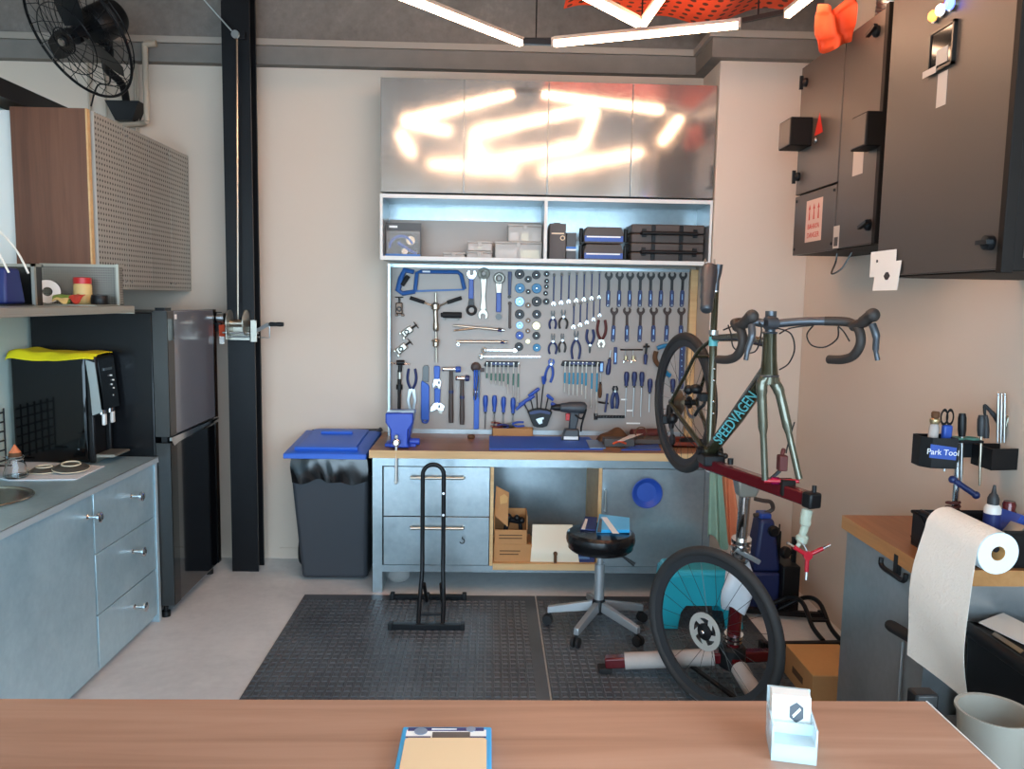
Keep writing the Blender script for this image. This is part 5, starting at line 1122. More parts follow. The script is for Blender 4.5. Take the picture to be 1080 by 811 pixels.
t = thing('blue_box', 'dark blue printed box on the cubby floor behind the stool', 'box', (.57, 4.58, CZ)); build('box_body', MB().box(.51, .63, 4.53, 4.65, CZ, CZ + .06), 'tool_blue_dark', t, .002); build('label', MB().box(.53, .60, 4.5292, 4.53, CZ + .02, CZ + .035), 'socket_sky', t)
dc_ = at_y(682, 519.5, BF - .02)
t = thing('magnetic_dish', 'round blue magnetic parts dish stuck on the galvanised door', 'dish', (dc_.x, BF - .006, dc_.z - .08))
build('bowl', MB().lathe([(.06, .0), (.066, .006), (.085, .03), (.088, .032), (.084, .034), (.06, .012), (.055, .008), (0, .008)], (dc_.x, BF - .0065, dc_.z), (0, -1, 0), 36), 'tool_blue', t)
bag_c = at_y(421, 612, 4.62)
solo('plastic_bag', MB().ball((bag_c.x - .01, 4.66, .06), .075, .06, .057, 18, 12), 'clear_plastic', 'crumpled clear plastic bag tucked under the left end of the bench', 'bag', ang=20)

# ================================================================== BIKE DISPLAY RACK
t = thing('bike_rack', 'narrow black upright tube bike rack standing on the rubber mat', 'bike rack', (-.29, 4.15, .012))
xl, xr = -.337, -.228; xm = (xl + xr) / 2; yb_, yf = 4.37, 3.955
pts = [(xl, 4.36, .05), (xl, 4.30, .10), (xl, 4.12, .2), (xl, 4.1, .3), (xl, 4.1, .79)]
loop = [V(p_) for p_ in ((xl - .008, 3.965, .035), (xl - .008, 4.03, .12), (xl, 4.10, .27), (xl, 4.1, .5), (xl, 4.1, .785))] + arc((xm, 4.1, .785), (xr - xl) / 2, pi, 0, 12) + [V(p_) for p_ in ((xr, 4.1, .5), (xr, 4.1, .27), (xr + .008, 4.03, .12), (xr + .008, 3.965, .035))]
build('wheel_loop', MB().tube(loop, .0115, 12), 'black_steel', t)
build('inner_hoop', MB().tube([(xl + .012, yb_, .045), (xl + .012, 4.25, .05), (xl + .01, 4.1, .2)], .0095, 10).tube([(xr - .012, yb_, .045), (xr - .012, 4.25, .05), (xr - .01, 4.1, .2)], .0095, 10), 'black_steel', t)
build('foot_bar', MB().box(-.475, -.125, yf - .015, yf + .015, .014, .044), 'black_steel', t, .004); build('foot_bar', MB().box(-.515, -.13, yb_ - .013, yb_ + .013, .014, .04), 'black_steel', t, .004)
build('cross_bar', MB().cyl((xl - .005, 4.0, .075), (xr + .005, 4.0, .075), .007, n=10), 'black_steel', t)
for x, y in ((-.485, yf), (-.118, yf), (-.525, yb_), (-.122, yb_)): build('end_cap', MB().box(x - .012, x + .012, y - .019, y + .019, .0125, .05), 'black_plastic', t, .004)
for z in (.69, .575): build('bolt', MB().cyl((xr, 4.084, z), (xr, 4.09, z), .007, n=10), 'chrome', t)

# ================================================================== STOOL
sx_, sy_ = .58, 3.97; sz0 = .012
t = thing('work_stool', 'round black vinyl swivel stool with grey five star base on casters', 'stool', (sx_, sy_, sz0))
build('seat', MB().lathe([(.10, 0), (.156, .004), (.166, .014), (.166, .03), (.173, .04), (.177, .058), (.174, .082), (.158, .096), (.08, .1), (0, .1)], (sx_, sy_, .435), (0, 0, 1), 44), 'stool_vinyl', t, label='black vinyl round seat')
build('piping', MB().ring((sx_, sy_, .518), (0, 0, 1), .169, .004, 44, 6), 'stool_vinyl', t)
build('column', MB().cyl((sx_, sy_, .16), (sx_, sy_, .36), .026, n=20).cyl((sx_, sy_, .36), (sx_, sy_, .42), .016, n=16), 'stool_grey', t)
build('lever', MB().tube([(sx_ + .03, sy_ - .02, .425), (sx_ + .11, sy_ - .05, .415), (sx_ + .165, sy_ - .07, .38)], [.005, .006, .011], 8), 'black_plastic', t)
build('underplate', MB().cyl((sx_, sy_, .415), (sx_, sy_, .436), .07, n=20), 'black_plastic', t)
build('hub', MB().lathe([(.028, 0), (.036, .01), (.036, .06), (.028, .075), (0, .075)], (sx_, sy_, .10), (0, 0, 1), 20), 'black_plastic', t)
def floor_at(px, py): p_ = at_z(px, py, .012); return V((p_.x, p_.y, 0))
tips = [floor_at(601, 668), floor_at(667, 672), None, None, None]
a0 = atan2(tips[0].y - sy_, tips[0].x - sx_); 
for k in range(5):
    a_ = radians(238) + 2 * pi * k / 5; e = V((cos(a_), sin(a_), 0)); tip = V((sx_, sy_, 0)) + e * .265
    L_ = build('base_leg', MB().hexa([V((sx_, sy_, .115)) + e * .03 - e.cross(V((0, 0, 1))) * .017, V((sx_, sy_, .115)) + e * .03 + e.cross(V((0, 0, 1))) * .017, tip + V((0, 0, .075)) + e.cross(V((0, 0, 1))) * .015, tip + V((0, 0, .075)) - e.cross(V((0, 0, 1))) * .015],
          [V((sx_, sy_, .165)) + e * .03 - e.cross(V((0, 0, 1))) * .014, V((sx_, sy_, .165)) + e * .03 + e.cross(V((0, 0, 1))) * .014, tip + V((0, 0, .11)) + e.cross(V((0, 0, 1))) * .013, tip + V((0, 0, .11)) - e.cross(V((0, 0, 1))) * .013]), 'stool_grey', t, .004)
    w = MB().cyl(tip + V((-.002, .0, .05)) - e * .012, tip + V((-.002, 0, .078)) - e * .012, .008)
    for s_ in (-1, 1): w.lathe([(.006, 0), (.024, .002), (.0265, .008), (.024, .016), (0, .018)], tip + V((0, 0, .039)) + e.cross(V((0, 0, 1))) * (.004 * s_), e.cross(V((0, 0, 1))) * s_, 20)
    build('caster', w, 'black_rubber', L_)
# packets on the stool
def onseat(label, pts, m_, z, th, name, cat, extra=None):
    q = [at_z(px, py, z) for px, py in pts]; q = [V((v.x, v.y, z)) for v in q]
    t = thing(name, label, cat, q[0]); build('sleeve', MB().hexa(q, [v + V((0, 0, th)) for v in q]), m_, t, .001); 
    if extra:
        for pt, mm_ in extra:
            r_ = [at_z(px, py, z + th + .0003) for px, py in pt]; r_ = [V((v.x, v.y, z + th + .0002)) for v in r_]
            build('print_panel', MB().hexa(r_, [v + V((0, 0, .0006)) for v in r_]), mm_, t)
    return t
onseat('blue package with black and white print lying on the stool seat', [(629, 562), (664, 562), (664, 549), (632, 545)], 'sky_blue', .5365, .016, 'product_packet', 'packet',
       [([(646, 562.5), (653, 562.8), (640, 545.5), (634, 545.3)], 'reflex_white'), ([(629.5, 561.5), (634, 561.6), (635, 548), (632.5, 546.5)], 'pack_dark')])
onseat('dark packet under the blue package on the stool seat', [(612, 559), (628, 560), (630, 547), (617, 546)], 'navy', .5365, .008, 'dark_packet', 'packet', [([(613, 558), (617, 558.4), (620, 547.5), (617.5, 547)], 'reflex_white')])

# ================================================================== TEAL STEP STOOL
t = thing('step_stool', 'bright teal plastic step stool on the mat behind the front wheel', 'step stool', (1.12, 4.13, .012))
X0, X1, Y0, Y1, ZT = .925, 1.315, 3.985, 4.22, .318
top = MB().hexa([(X0 + .008, Y0 + .008, ZT - .035), (X1 - .008, Y0 + .008, ZT - .035), (X1 - .008, Y1 - .008, ZT - .035), (X0 + .008, Y1 - .008, ZT - .035)], [(X0 + .02, Y0 + .02, ZT), (X1 - .02, Y0 + .02, ZT), (X1 - .02, Y1 - .02, ZT), (X0 + .02, Y1 - .02, ZT)])
build('top', top, 'teal_plastic', t, .012, seg=3)
def side(y, dy, tilt):
    poly = [(X0 + .008, ZT - .03), (X1 - .008, ZT - .03), (X1 + .022, .014), (X1 - .07, .014), (X1 - .085, .10), (X1 - .11, .135), (X0 + .11, .135), (X0 + .085, .10), (X0 + .07, .014), (X0 - .022, .014)]
    m_ = MB().prism(poly, (0, y, 0), (1, 0, 0), (0, 0, 1), (0, dy, 0)); m_.v = [V((p_.x, p_.y + tilt * (ZT - p_.z), p_.z)) for p_ in m_.v]; return m_
build('front_panel', side(Y0 + .006, .012, -.06), 'teal_plastic', t, .003); build('back_panel', side(Y1 - .018, .012, .06), 'teal_plastic', t, .003)
for x_, s_ in ((X0 + .006, -1), (X1 - .018, 1)):
    poly = [(Y0 + .012, ZT - .03), (Y1 - .012, ZT - .03), (Y1 + .008, .014), (Y1 - .05, .014), (Y1 - .07, .12), (Y0 + .07, .12), (Y0 + .05, .014), (Y0 - .008, .014)]
    m_ = MB().prism(poly, (x_, 0, 0), (0, 1, 0), (0, 0, 1), (.012, 0, 0)); m_.v = [V((p_.x + s_ * .08 * (ZT - p_.z), p_.y, p_.z)) for p_ in m_.v]
    build('side_panel', m_, 'teal_plastic', t, .003)

# ================================================================== REPAIR STAND
HB = at_y(772, 692, 3.42); HB.z = max(HB.z, .12)
t = thing('repair_stand', 'red bicycle repair stand with chrome mast and padded tripod legs', 'repair stand', (HB.x, HB.y, .012))
tipL = at_z(638, 698, .055); tipF = at_z(802, 742, .05); tipR = at_z(838, 690, .06)
def leg(tip, f, lab):
    tip = V((tip.x, tip.y, max(tip.z, .045))); d = tip - HB
    L_ = build('leg', MB().bar(HB + d * .05, tip, .052, .05), 'red_paint', t, .008)
    if f: build('foam_sleeve', MB().cyl(HB + d * f[0], HB + d * f[1], .038, n=18), 'grey_foam', L_)
    build('foot', MB().box(tip.x - .03, tip.x + .03, tip.y - .03, tip.y + .03, .0125, tip.z - .02), 'black_rubber', L_, .004)
leg(tipL, (.14, .84), 'left'); leg(tipF, (.28, 1.0), 'front'); leg(tipR, None, 'right')
build('hub_block', MB().lathe([(.05, -.05), (.06, -.04), (.06, .04), (.048, .055), (0, .055)], HB, (0, 0, 1), 22), 'black_plastic', t)
MT = at_y(787, 508, 3.27)
dm = MT - HB
build('lower_mast', MB().cyl(HB + dm * .02, HB + dm * .52, .030, n=20), 'red_paint', t)
build('chrome_mast', MB().cyl(HB + dm * .5, HB + dm * .99, .024, n=20), 'chrome', t)
for f in (.1, .125): build('clamp_ring', MB().cyl(HB + dm * f, HB + dm * (f + .015), .042, n=20), 'chrome', t)
for f in (.60, .635, .67): build('clamp_ring', MB().cyl(HB + dm * f, HB + dm * (f + .02), .042, n=20), 'chrome', t)
build('clamp_lever', MB().bar(HB + dm * .64 + V((-.03, -.03, 0)), HB + dm * .6 + V((.07, -.05, -.02)), .014, .02), 'steel', t, .003)
AL, AR = at_y(741, 487, 3.42), at_y(861, 529, 2.78)
da = AR - AL
build('support_beam', MB().bar(AL, AL + da * .985, .045, .05), 'red_paint', t, .006, label='dark red sloping support beam')
build('beam_end', MB().bar(AL + da * .93, AR, .054, .058), 'black_plastic', t, .008)
build('mast_bracket', MB().hexa([MT + V((-.035, -.035, -.06)), MT + V((.035, -.035, -.06)), MT + V((.035, .035, -.06)), MT + V((-.035, .035, -.06))], [MT + V((-.05, -.05, .02)), MT + V((.05, -.06, .0)), MT + V((.05, .05, .02)), MT + V((-.05, .05, .03))]), 'zinc', t, .008)
FD = at_y(826, 508, 2.93)
ac = build('axle_clamp', MB().cyl(at_y(813, 507, 2.95), at_y(822, 507.3, 2.94), .015, n=16), 'pink_anod', t, .002)
build('clamp_block', MB().box(FD.x - .012, FD.x + .04, FD.y - .025, FD.y + .025, FD.z - .05, FD.z + .01), 'panel_edge', ac, .004)
build('axle_rod', MB().cyl(at_y(806, 507, 2.95), at_y(843, 507.5, 2.91), .008, n=12), 'red_bright', ac)
build('bb_saddle', MB().box(AL.x - .02, AL.x + .07, AL.y - .1, AL.y + .02, AL.z + .0, AL.z + .045), 'black_plastic', t, .006)
build('lever_bolt', MB().cyl(AL + da * .28 + V((0, 0, .03)), AL + da * .28 + V((0, 0, .055)), .012, n=12).cyl(AL + da * .98 + V((0, 0, .03)), AL + da * .98 + V((0, 0, .055)), .008, n=10), 'black_plastic', t)
build('brace_bar', MB().bar(at_z(722, 697, .075), at_z(778, 738, .045), .022, .012), 'black_plastic', t, .002)
# rag tied round the mast
def rag(u, v):
    a_ = 2 * pi * u; p_ = HB + dm * (.56 - .27 * v); r_ = .036 + .018 * sin(pi * v) + .008 * sin(3 * a_ + 5 * v) + .02 * v * max(0, cos(a_ + 2.4))
    return p_ + V((cos(a_) * r_ * 1.1, sin(a_) * r_, .02 * sin(2 * a_) * v))
solo('white_rag', MB().grid(rag, 28, 10), 'white_cloth', 'white rag tied around the lower mast of the repair stand', 'rag', ang=80)
# cloths hanging at the left of the mast
def hang(label, px0, px1, py0, py1, Y, m_, ph):
    p0 = at_y(px0, py0, Y); p1 = at_y(px1, py1, Y)
    f = lambda u, v: (p0.x + (p1.x - p0.x) * (u * (.55 + .45 * v) + .12 * v * sin(ph)), Y + .018 * sin(10 * u + ph) * (.4 + v) , p0.z + (p1.z - p0.z) * v * (1 - .10 * sin(5 * u + ph)))
    solo('hanging_rag', MB().grid(f, 18, 16, (0, .004, 0)), m_, label, 'rag', 'rags hanging by the bench end', sub=1, ang=80)
hang('pale green rag hanging by the bench end, left of the orange one', 749, 766, 494, 573, 4.0, 'green_cloth', .6)
hang('orange rag hanging between the green rag and the chrome mast', 762, 779, 502, 570, 4.03, 'orange_cloth', 2.0)
hp_ = at_y(762, 494, 4.02)
t = thing('rag_rail', 'thin rod on the bench end carrying the green and orange rags', 'rail', hp_); build('rod', MB().cyl(at_y(747, 497, 4.018), at_y(777, 504, 4.045), .005, n=8), 'steel', t)
build('stay', MB().cyl(at_y(747, 497, 4.018), (1.2, 4.5, .78), .005, n=8).cyl(at_y(777, 504, 4.045), (1.243, 4.535, .8), .005, n=8), 'steel', t)

# ================================================================== BICYCLE (front wheel out)
RA = at_y(721, 424.5, 3.84); BB = at_y(749, 476, 3.42); ST = at_y(752.5, 353, 3.49); HT = at_y(812, 352, 2.985); HBt = at_y(811, 395, 2.965)
FL, FR_ = at_y(807, 506, 2.95), at_y(843, 505, 2.91); FA = (FL + FR_) / 2
fwd = V((FA.x - RA.x, FA.y - RA.y, 0)).normalized(); lat = V((-fwd.y, fwd.x, 0))   # lat points to the photo's right
t = thing('gravel_bike', 'olive drop bar bicycle without front wheel clamped on the repair stand', 'bicycle', (BB.x, BB.y, AL.z + .03))
CR = HBt + V((0, 0, -.015))
frm = MB()
frm.tube([BB, ST + (ST - BB) * .02], [.019, .017], 16)
frm.tube([ST + V((0, 0, -.015)), (ST + HT) / 2 + V((0, 0, -.012)), HT + V((0, 0, -.035))], [.015, .018, .02], 16)
frm.tube([BB + V((0, 0, .0)), (BB + HBt) / 2, HBt + V((0, .0, .02))], [.027, .031, .030], 18)
frm.tube([HBt + V((0, 0, -.002)), HBt + (HT - HBt) * .35, HT], [.034, .028, .025], 18)
frm.cyl(BB - lat * .036, BB + lat * .036, .024, n=20)
for s_ in (-1, 1):
    dp = RA + lat * (s_ * .068)
    frm.tube(smooth([BB + lat * (s_ * .025), BB + (RA - BB) * .3 + lat * (s_ * .036), RA + (BB - RA) * .35 + lat * (s_ * .055), dp], 5), [.013] * 8 + [.011] * 8, 10)
    frm.tube(smooth([ST + V((0, 0, -.03)) + lat * (s_ * .016), ST + (RA - ST) * .28 + V((0, 0, .012)) + lat * (s_ * .035), ST + (RA - ST) * .62 + V((0, 0, .005)) + lat * (s_ * .05), dp], 5), .0085, 10)
    frm.cyl(dp - lat * .004, dp + lat * .004, .017, n=16)
br = ST + (RA - ST) * .3 + V((0, 0, -.0)); frm.cyl(br - lat * .036, br + lat * .036, .007, n=8)
build('frame', frm, 'olive_paint', t)
# decal letters along the down tube
d0 = BB + (HBt - BB) * .24; d1 = BB + (HBt - BB) * .80; dn = (d1 - d0).normalized()
toc = (CAM - (d0 + d1) / 2).normalized(); wv = (toc - dn * toc.dot(dn)).normalized(); up_ = wv.cross(dn).normalized()
text('down_tube_lettering', 'SPEEDVAGEN', .06, 'mint_decal', t, (d0 + d1) / 2 + wv * .0318, dn, up_, .0012, sx=1.06)
build('seat_tube_band', MB().tube([BB + (ST - BB) * .90, BB + (ST - BB) * .98], .0195, 16), 'mint_decal', t)
fk = MB()
for tip in (FL, FR_):
    s_ = -1 if tip is FL else 1
    fk.tube(smooth([CR + lat * (s_ * .010) + V((0, 0, .012)), CR + lat * (s_ * .026) + V((0, 0, -.018)), CR + (tip - CR) * .16 + lat * (s_ * .026), CR + (tip - CR) * .55 + lat * (s_ * .014), tip], 6), [.023] * 6 + [.021] * 6 + [.018] * 6 + [.0125] * 7, 12)
fk.cyl(CR + V((0, 0, -.02)), CR + V((0, 0, .02)), .026, n=20)
build('fork', fk, 'olive_light', t)
build('steerer_spacer', MB().cyl(HT, HT + V((0, 0, .075)), .019, n=20), 'alloy_grey', t)
for hp0, hr0 in ((HT + V((0, 0, .004)), .025), (HBt + V((0, 0, -.004)), .034)): build('headset_ring', MB().ring(hp0, (0, 0, 1), hr0, .004, 24, 6), 'alloy_grey', t)
# seatpost and saddle
SP = at_y(755.5, 300, 3.53)
build('seatpost', MB().tube([ST, at_y(754.6, 308, 3.525)], .0145, 14), 'olive_paint', t); build('seat_clamp', MB().cyl(ST + V((0, 0, .0)), ST + V((0, 0, .02)), .021, n=18).cyl(at_y(754.5, 306.5, 3.525), at_y(754.5, 308, 3.525), .0172, n=14), 'steel', t)
sa = at_y(748, 283, 3.50); sdir = (at_y(745, 322, 3.34) - sa); sn = sdir.normalized(); side_ = sn.cross(V((0, 0, 1))).normalized(); upn = side_.cross(sn).normalized()
sq = at_y(745, 328, 3.36) - sa
build('saddle', MB().tube(smooth([sa - sq * .04, sa + sq * .05, sa + sq * .25, sa + sq * .5, sa + sq * .75, sa + sq * .93, sa + sq * 1.0], 4), [.02 + .0] + [.03] * 3 + [.036] * 6 + [.031] * 6 + [.027] * 6 + [.022] * 2 + [.014], 14), 'alloy_grey', t, ang=80)
build('saddle_rail', MB().tube(smooth([sa - sn * .06 + side_ * .02, sa + side_ * .022 - upn * .018, sa + sn * .06 + side_ * .02 - upn * .016, sa + sn * .13 + side_ * .008 + upn * .004], 4), .0035, 6).tube(smooth([sa - sn * .06 - side_ * .02, sa - side_ * .022 - upn * .018, sa + sn * .06 - side_ * .02 - upn * .016, sa + sn * .13 - side_ * .008 + upn * .004], 4), .0035, 6), 'steel', t)
build('seat_mast_head', MB().tube([at_y(754.6, 307, 3.53), at_y(755.3, 296, 3.53), at_y(756.8, 288, 3.53), at_y(757.5, 279, 3.53)], [.0145, .015, .018, .021], 14).cyl(at_y(752, 281, 3.52), at_y(747, 281, 3.5), .012, n=10), 'alloy_grey', t)
# stem and bars
BC = at_y(813, 341, 2.93)
build('stem', MB().tube([HT + V((0, 0, .055)), BC + V((0, 0, 0))], .018, 14).cyl(HT + V((0, 0, .03)), HT + V((0, 0, .085)), .021, n=18).cyl(BC - lat * .022, BC + lat * .022, .023, n=18), 'alloy_grey', t)
# bar points: corners, hoods, drops
bar_m = MB(); hoods = []
cl_, cr_ = at_y(772, 343, 2.93), at_y(891, 347, 2.86)
CL, CRr = at_y(770, 340, 2.94), at_y(891, 339, 2.85)
def side_bar(c0, sgn):
    f = (fwd * .92 + lat * .1).normalized()
    pts = [BC + lat * (sgn * .03), BC + (c0 - BC) * .45 + V((0, 0, .004)), c0 - lat * (sgn * .025), c0 + f * .035 + V((0, 0, -.006)), c0 + f * .075 + V((0, 0, -.03)), c0 + f * .085 + V((0, 0, -.075)), c0 + f * .055 + V((0, 0, -.118)), c0 + f * .0 + V((0, 0, -.137)), c0 - f * .07 + V((0, 0, -.142))]
    return pts, f
for c0, sgn in ((CL, -1), (CRr, 1)):
    pts, f = side_bar(c0, sgn); sm = smooth(pts, 7)
    build('handlebar', MB().tube(sm[:12], .0155, 12), 'alloy_grey', t); build('bar_tape', MB().tube(sm[11:], .0165, 12), 'bar_tape', t)
    hc = c0 + f * .06 + V((0, 0, .0)); 
    hd = build('brake_hood', MB().tube(smooth([hc - f * .02 + V((0, 0, -.016)), hc + f * .03 + V((0, 0, .0)), hc + f * .065 + V((0, 0, .022)), hc + f * .085 + V((0, 0, .026))], 5), [.018] * 5 + [.021] * 5 + [.023] * 5 + [.015], 12).ball(hc + f * .075 + V((0, 0, .026)), .024), 'bar_tape', t)
    build('brake_lever', MB().tube(smooth([hc + f * .075 + V((0, 0, -.005)), hc + f * .09 + V((0, 0, -.045)) + lat * (sgn * .006), hc + f * .082 + V((0, 0, -.09)) + lat * (sgn * .014), hc + f * .085 + V((0, 0, -.128)) + lat * (sgn * .022)], 5), [.013] * 6 + [.011] * 5 + [.0085] * 5, 10), 'alloy_grey', hd)
def hose(ps, r_=.0028): return MB().tube(smooth(ps, 8), r_, 6)
build('brake_hose', hose([at_y(768, 343, 2.95), at_y(771, 352, 2.9), at_y(775, 368, 2.88), at_y(796, 371, 2.86), at_y(803, 350, 2.88), at_y(801, 340, 2.9)]), 'black_rubber', t)
build('brake_hose', hose([at_y(820, 346, 2.88), at_y(834, 352, 2.84), at_y(838, 368, 2.84), at_y(832, 383, 2.87), at_y(822, 390, 2.9)]), 'black_rubber', t)
build('brake_hose', hose([at_y(822, 352, 2.88), at_y(834, 346, 2.84), at_y(858, 343, 2.83)]), 'black_rubber', t)
build('brake_hose', hose([at_y(858, 343, 2.84), at_y(851, 353, 2.82), at_y(856, 364, 2.81), at_y(870, 366, 2.8), at_y(883, 357, 2.8), at_y(884, 345, 2.82)]), 'black_rubber', t)
build('brake_hose', hose([at_y(884, 344, 2.83), at_y(890, 350, 2.82), at_y(896, 360, 2.8)]), 'black_rubber', t)
build('brake_hose', hose([at_y(763, 348, 3.0), at_y(770, 345, 2.95), at_y(775, 343, 2.93)]), 'black_rubber', t)
cal = at_y(826, 488, 2.95)
cq = build('brake_caliper', MB().box(cal.x - .02, cal.x + .012, cal.y - .02, cal.y + .02, cal.z - .03, cal.z + .03).cyl(cal + V((-.01, -.01, .03)), cal + V((.0, 0, .055)), .008), 'rubber_red', t, .005)
build('pad_spacer', MB().bar(cal + V((-.01, 0, -.03)), cal + V((-.05, .01, -.075)), .02, .01), 'black_plastic', cq)
build('front_hose', hose([at_y(838, 445, 2.93), at_y(832, 465, 2.93), at_y(829, 478, 2.94)], .0025), 'black_rubber', t)
# drivetrain
build('crank_axle', MB().cyl(BB - lat * .06, BB + lat * .055, .014, n=16).cyl(BB - lat * .05, BB - lat * .04, .024, n=18).cyl(BB + lat * .04, BB + lat * .05, .024, n=18), 'black_plastic', t)
# BB cable guide bits
build('cable_guide', MB().box(BB.x - .03, BB.x + .05, BB.y - .05, BB.y - .02, BB.z - .035, BB.z - .005).ball(BB + V((.03, -.05, -.005)), .016).ball(BB + V((.055, -.04, -.012)), .013), 'dark_steel', t, .004)
def wheel(t, c, n, R, gr, mtyre, cassette=None):
    build('tyre', MB().ring(c, n, R - gr, gr, 72, 12), mtyre, t)
    build('rim', MB().lathe([(R - 2 * gr - .026, -.006), (R - 2 * gr + .004, -.0115), (R - 2 * gr + .004, .0115), (R - 2 * gr - .026, .006), (R - 2 * gr - .026, -.006)], c, n, 72), 'charcoal', t)
    u, w, d = frame(n); sp = MB(); k = 24
    for i in range(k):
        a_ = 2 * pi * i / k; b_ = a_ + (.38 if i % 4 < 2 else -.38); s_ = 1 if i % 2 else -1
        sp.cyl(c + d * (s_ * .026) + (u * cos(b_) + w * sin(b_)) * .02, c + (u * cos(a_) + w * sin(a_)) * (R - 2 * gr - .022), .0011, n=5)
    build('spokes', sp, 'dark_steel', t)
    return build('hub', MB().lathe([(.008, -.05), (.012, -.05), (.02, -.034), (.028, -.027), (.016, -.02), (.013, 0), (.016, .02), (.028, .027), (.02, .034), (.012, .05), (.008, .05)], c, n, 24), 'black_plastic', t)
# rear wheel belongs to the bicycle: one part with its pieces
rt = build('rear_tyre', MB().ring(RA, lat, .320, .021, 72, 12), 'dark_rubber', t)
R_ = .341; gr = .021
build('rear_rim', MB().lathe([(R_ - 2 * gr - .026, -.006), (R_ - 2 * gr + .004, -.0115), (R_ - 2 * gr + .004, .0115), (R_ - 2 * gr - .026, .006), (R_ - 2 * gr - .026, -.006)], RA, lat, 72), 'charcoal', rt)
u, w, d = frame(lat); spk = MB()
for i in range(24):
    a_ = 2 * pi * i / 24; b_ = a_ + (.38 if i % 4 < 2 else -.38); s_ = 1 if i % 2 else -1
    spk.cyl(RA + d * (s_ * .028) + (u * cos(b_) + w * sin(b_)) * .02, RA + (u * cos(a_) + w * sin(a_)) * (R_ - 2 * gr - .022), .0011, n=5)
build('rear_spokes', spk, 'dark_steel', rt)
build('rear_hub', MB().cyl(RA - lat * .06, RA + lat * .06, .014, n=16).lathe([(.03, -.004), (.03, .004)], RA - lat * .02, lat, 20).lathe([(.03, -.004), (.03, .004)], RA + lat * .03, lat, 20), 'black_plastic', rt)
cs = MB()
for k, r_ in enumerate((.028, .032, .037, .042, .047, .053, .059, .066)): cs.lathe([(r_ - .012, -.0009), (r_, -.0009), (r_, .0009), (r_ - .012, .0009), (r_ - .012, -.0009)], RA - lat * (.056 - k * .0045), lat, 26)
build('cassette', cs, 'warm_steel', rt)
build('brake_rotor', MB().lathe([(.062, -.0009), (.08, -.0009), (.08, .0009), (.062, .0009), (.062, -.0009)], RA + lat * .045, lat, 32), 'steel', rt)
rd = RA - lat * .075 + V((0, 0, -.05))
dr = build('rear_derailleur', MB().tube([RA - lat * .07 + V((0, 0, -.01)), rd + fwd * .01, rd + fwd * .035 + V((0, 0, -.045))], [.014, .018, .02], 10).box(rd.x - .035, rd.x + .02, rd.y - .03, rd.y + .02, rd.z - .05, rd.z - .01).ball(rd + fwd * .05 + V((.0, 0, -.02)), .026), 'black_plastic', t, .004)
build('pulley_cage', MB().cyl(rd + fwd * .04 + V((0, 0, -.05)) - lat * .006, rd + fwd * .04 + V((0, 0, -.05)) + lat * .004, .024, n=20).cyl(rd + fwd * .06 + V((0, 0, -.12)) - lat * .006, rd + fwd * .06 + V((0, 0, -.12)) + lat * .004, .026, n=20).bar(rd + fwd * .04 + V((0, 0, -.05)), rd + fwd * .06 + V((0, 0, -.12)), .012, .02), 'dark_steel', dr)
fd = at_y(742, 418, 3.50)
build('front_derailleur', MB().box(fd.x - .02, fd.x + .03, fd.y - .03, fd.y + .03, fd.z - .02, fd.z + .015).ball(fd + V((-.03, .02, .03)), .03, .03, .022).ball(fd + V((-.06, .03, .025)), .022).tube(smooth([fd + V((0, 0, .0)), fd + V((.0, -.02, -.03)), fd + V((-.02, 0, -.06)), fd + V((-.03, .02, -.09))], 4), .008, 8), 'black_plastic', t, .004)
build('shift_cable', MB().tube(smooth([rd + fwd * .02, rd + fwd * .12 + V((0, 0, -.06)), BB - lat * .02 + V((0, 0, -.02))], 6), .0025, 6), 'black_rubber', t)
for q in (.33, .43): build('bottle_boss', MB().ball(BB + (ST - BB) * q + fwd * .019, .006).ball(BB + (ST - BB) * (q + .28) + fwd * .018, .005), 'chrome', t)

# ---- front wheel leaning by the stand
wn = V((-.81, -.59, 0)).normalized(); WR = .343; WC = at_y(751, 661, 3.17); WC.z = WR + .0125
t = thing('front_wheel', 'bicycle front wheel with silver disc rotor standing against the repair stand', 'wheel', (WC.x, WC.y, .012))
hb_ = wheel(t, WC, wn, WR, .021, 'dark_rubber')
rt_ = MB(); u, w, d = frame(wn); rc = WC + wn * .047
N_ = 60
vs = []; 
def rotor(a_): return .0, .0
rt_.lathe([(.056, -.001), (.079, -.001), (.079, .001), (.056, .001), (.056, -.001)], rc, wn, 40)
for i in range(5):
    a_ = 2 * pi * i / 5; e = u * cos(a_) + w * sin(a_); e2 = u * cos(a_ + .5) + w * sin(a_ + .5)
    rt_.bar(rc + e * .03, rc + e2 * .066, .022, .0018, wn)
build('brake_rotor', rt_, 'rotor_light', t); build('rotor_carrier', MB().lathe([(.02, -.004), (.035, -.003), (.035, .003), (.02, .006), (.012, .01), (0, .01)], rc, wn, 24), 'black_plastic', t)
build('axle_cap', MB().lathe([(.009, 0), (.009, .008), (.006, .011), (0, .011)], WC + wn * .055, wn, 16), 'chrome', t)
build('tyre_label', MB().tube([WC + (u * cos(a_) + w * sin(a_)) * (WR - .019) + wn * .019 for a_ in [1.3 + .04 * k for k in range(9)]], .0035, 6), 'alloy_grey', t)
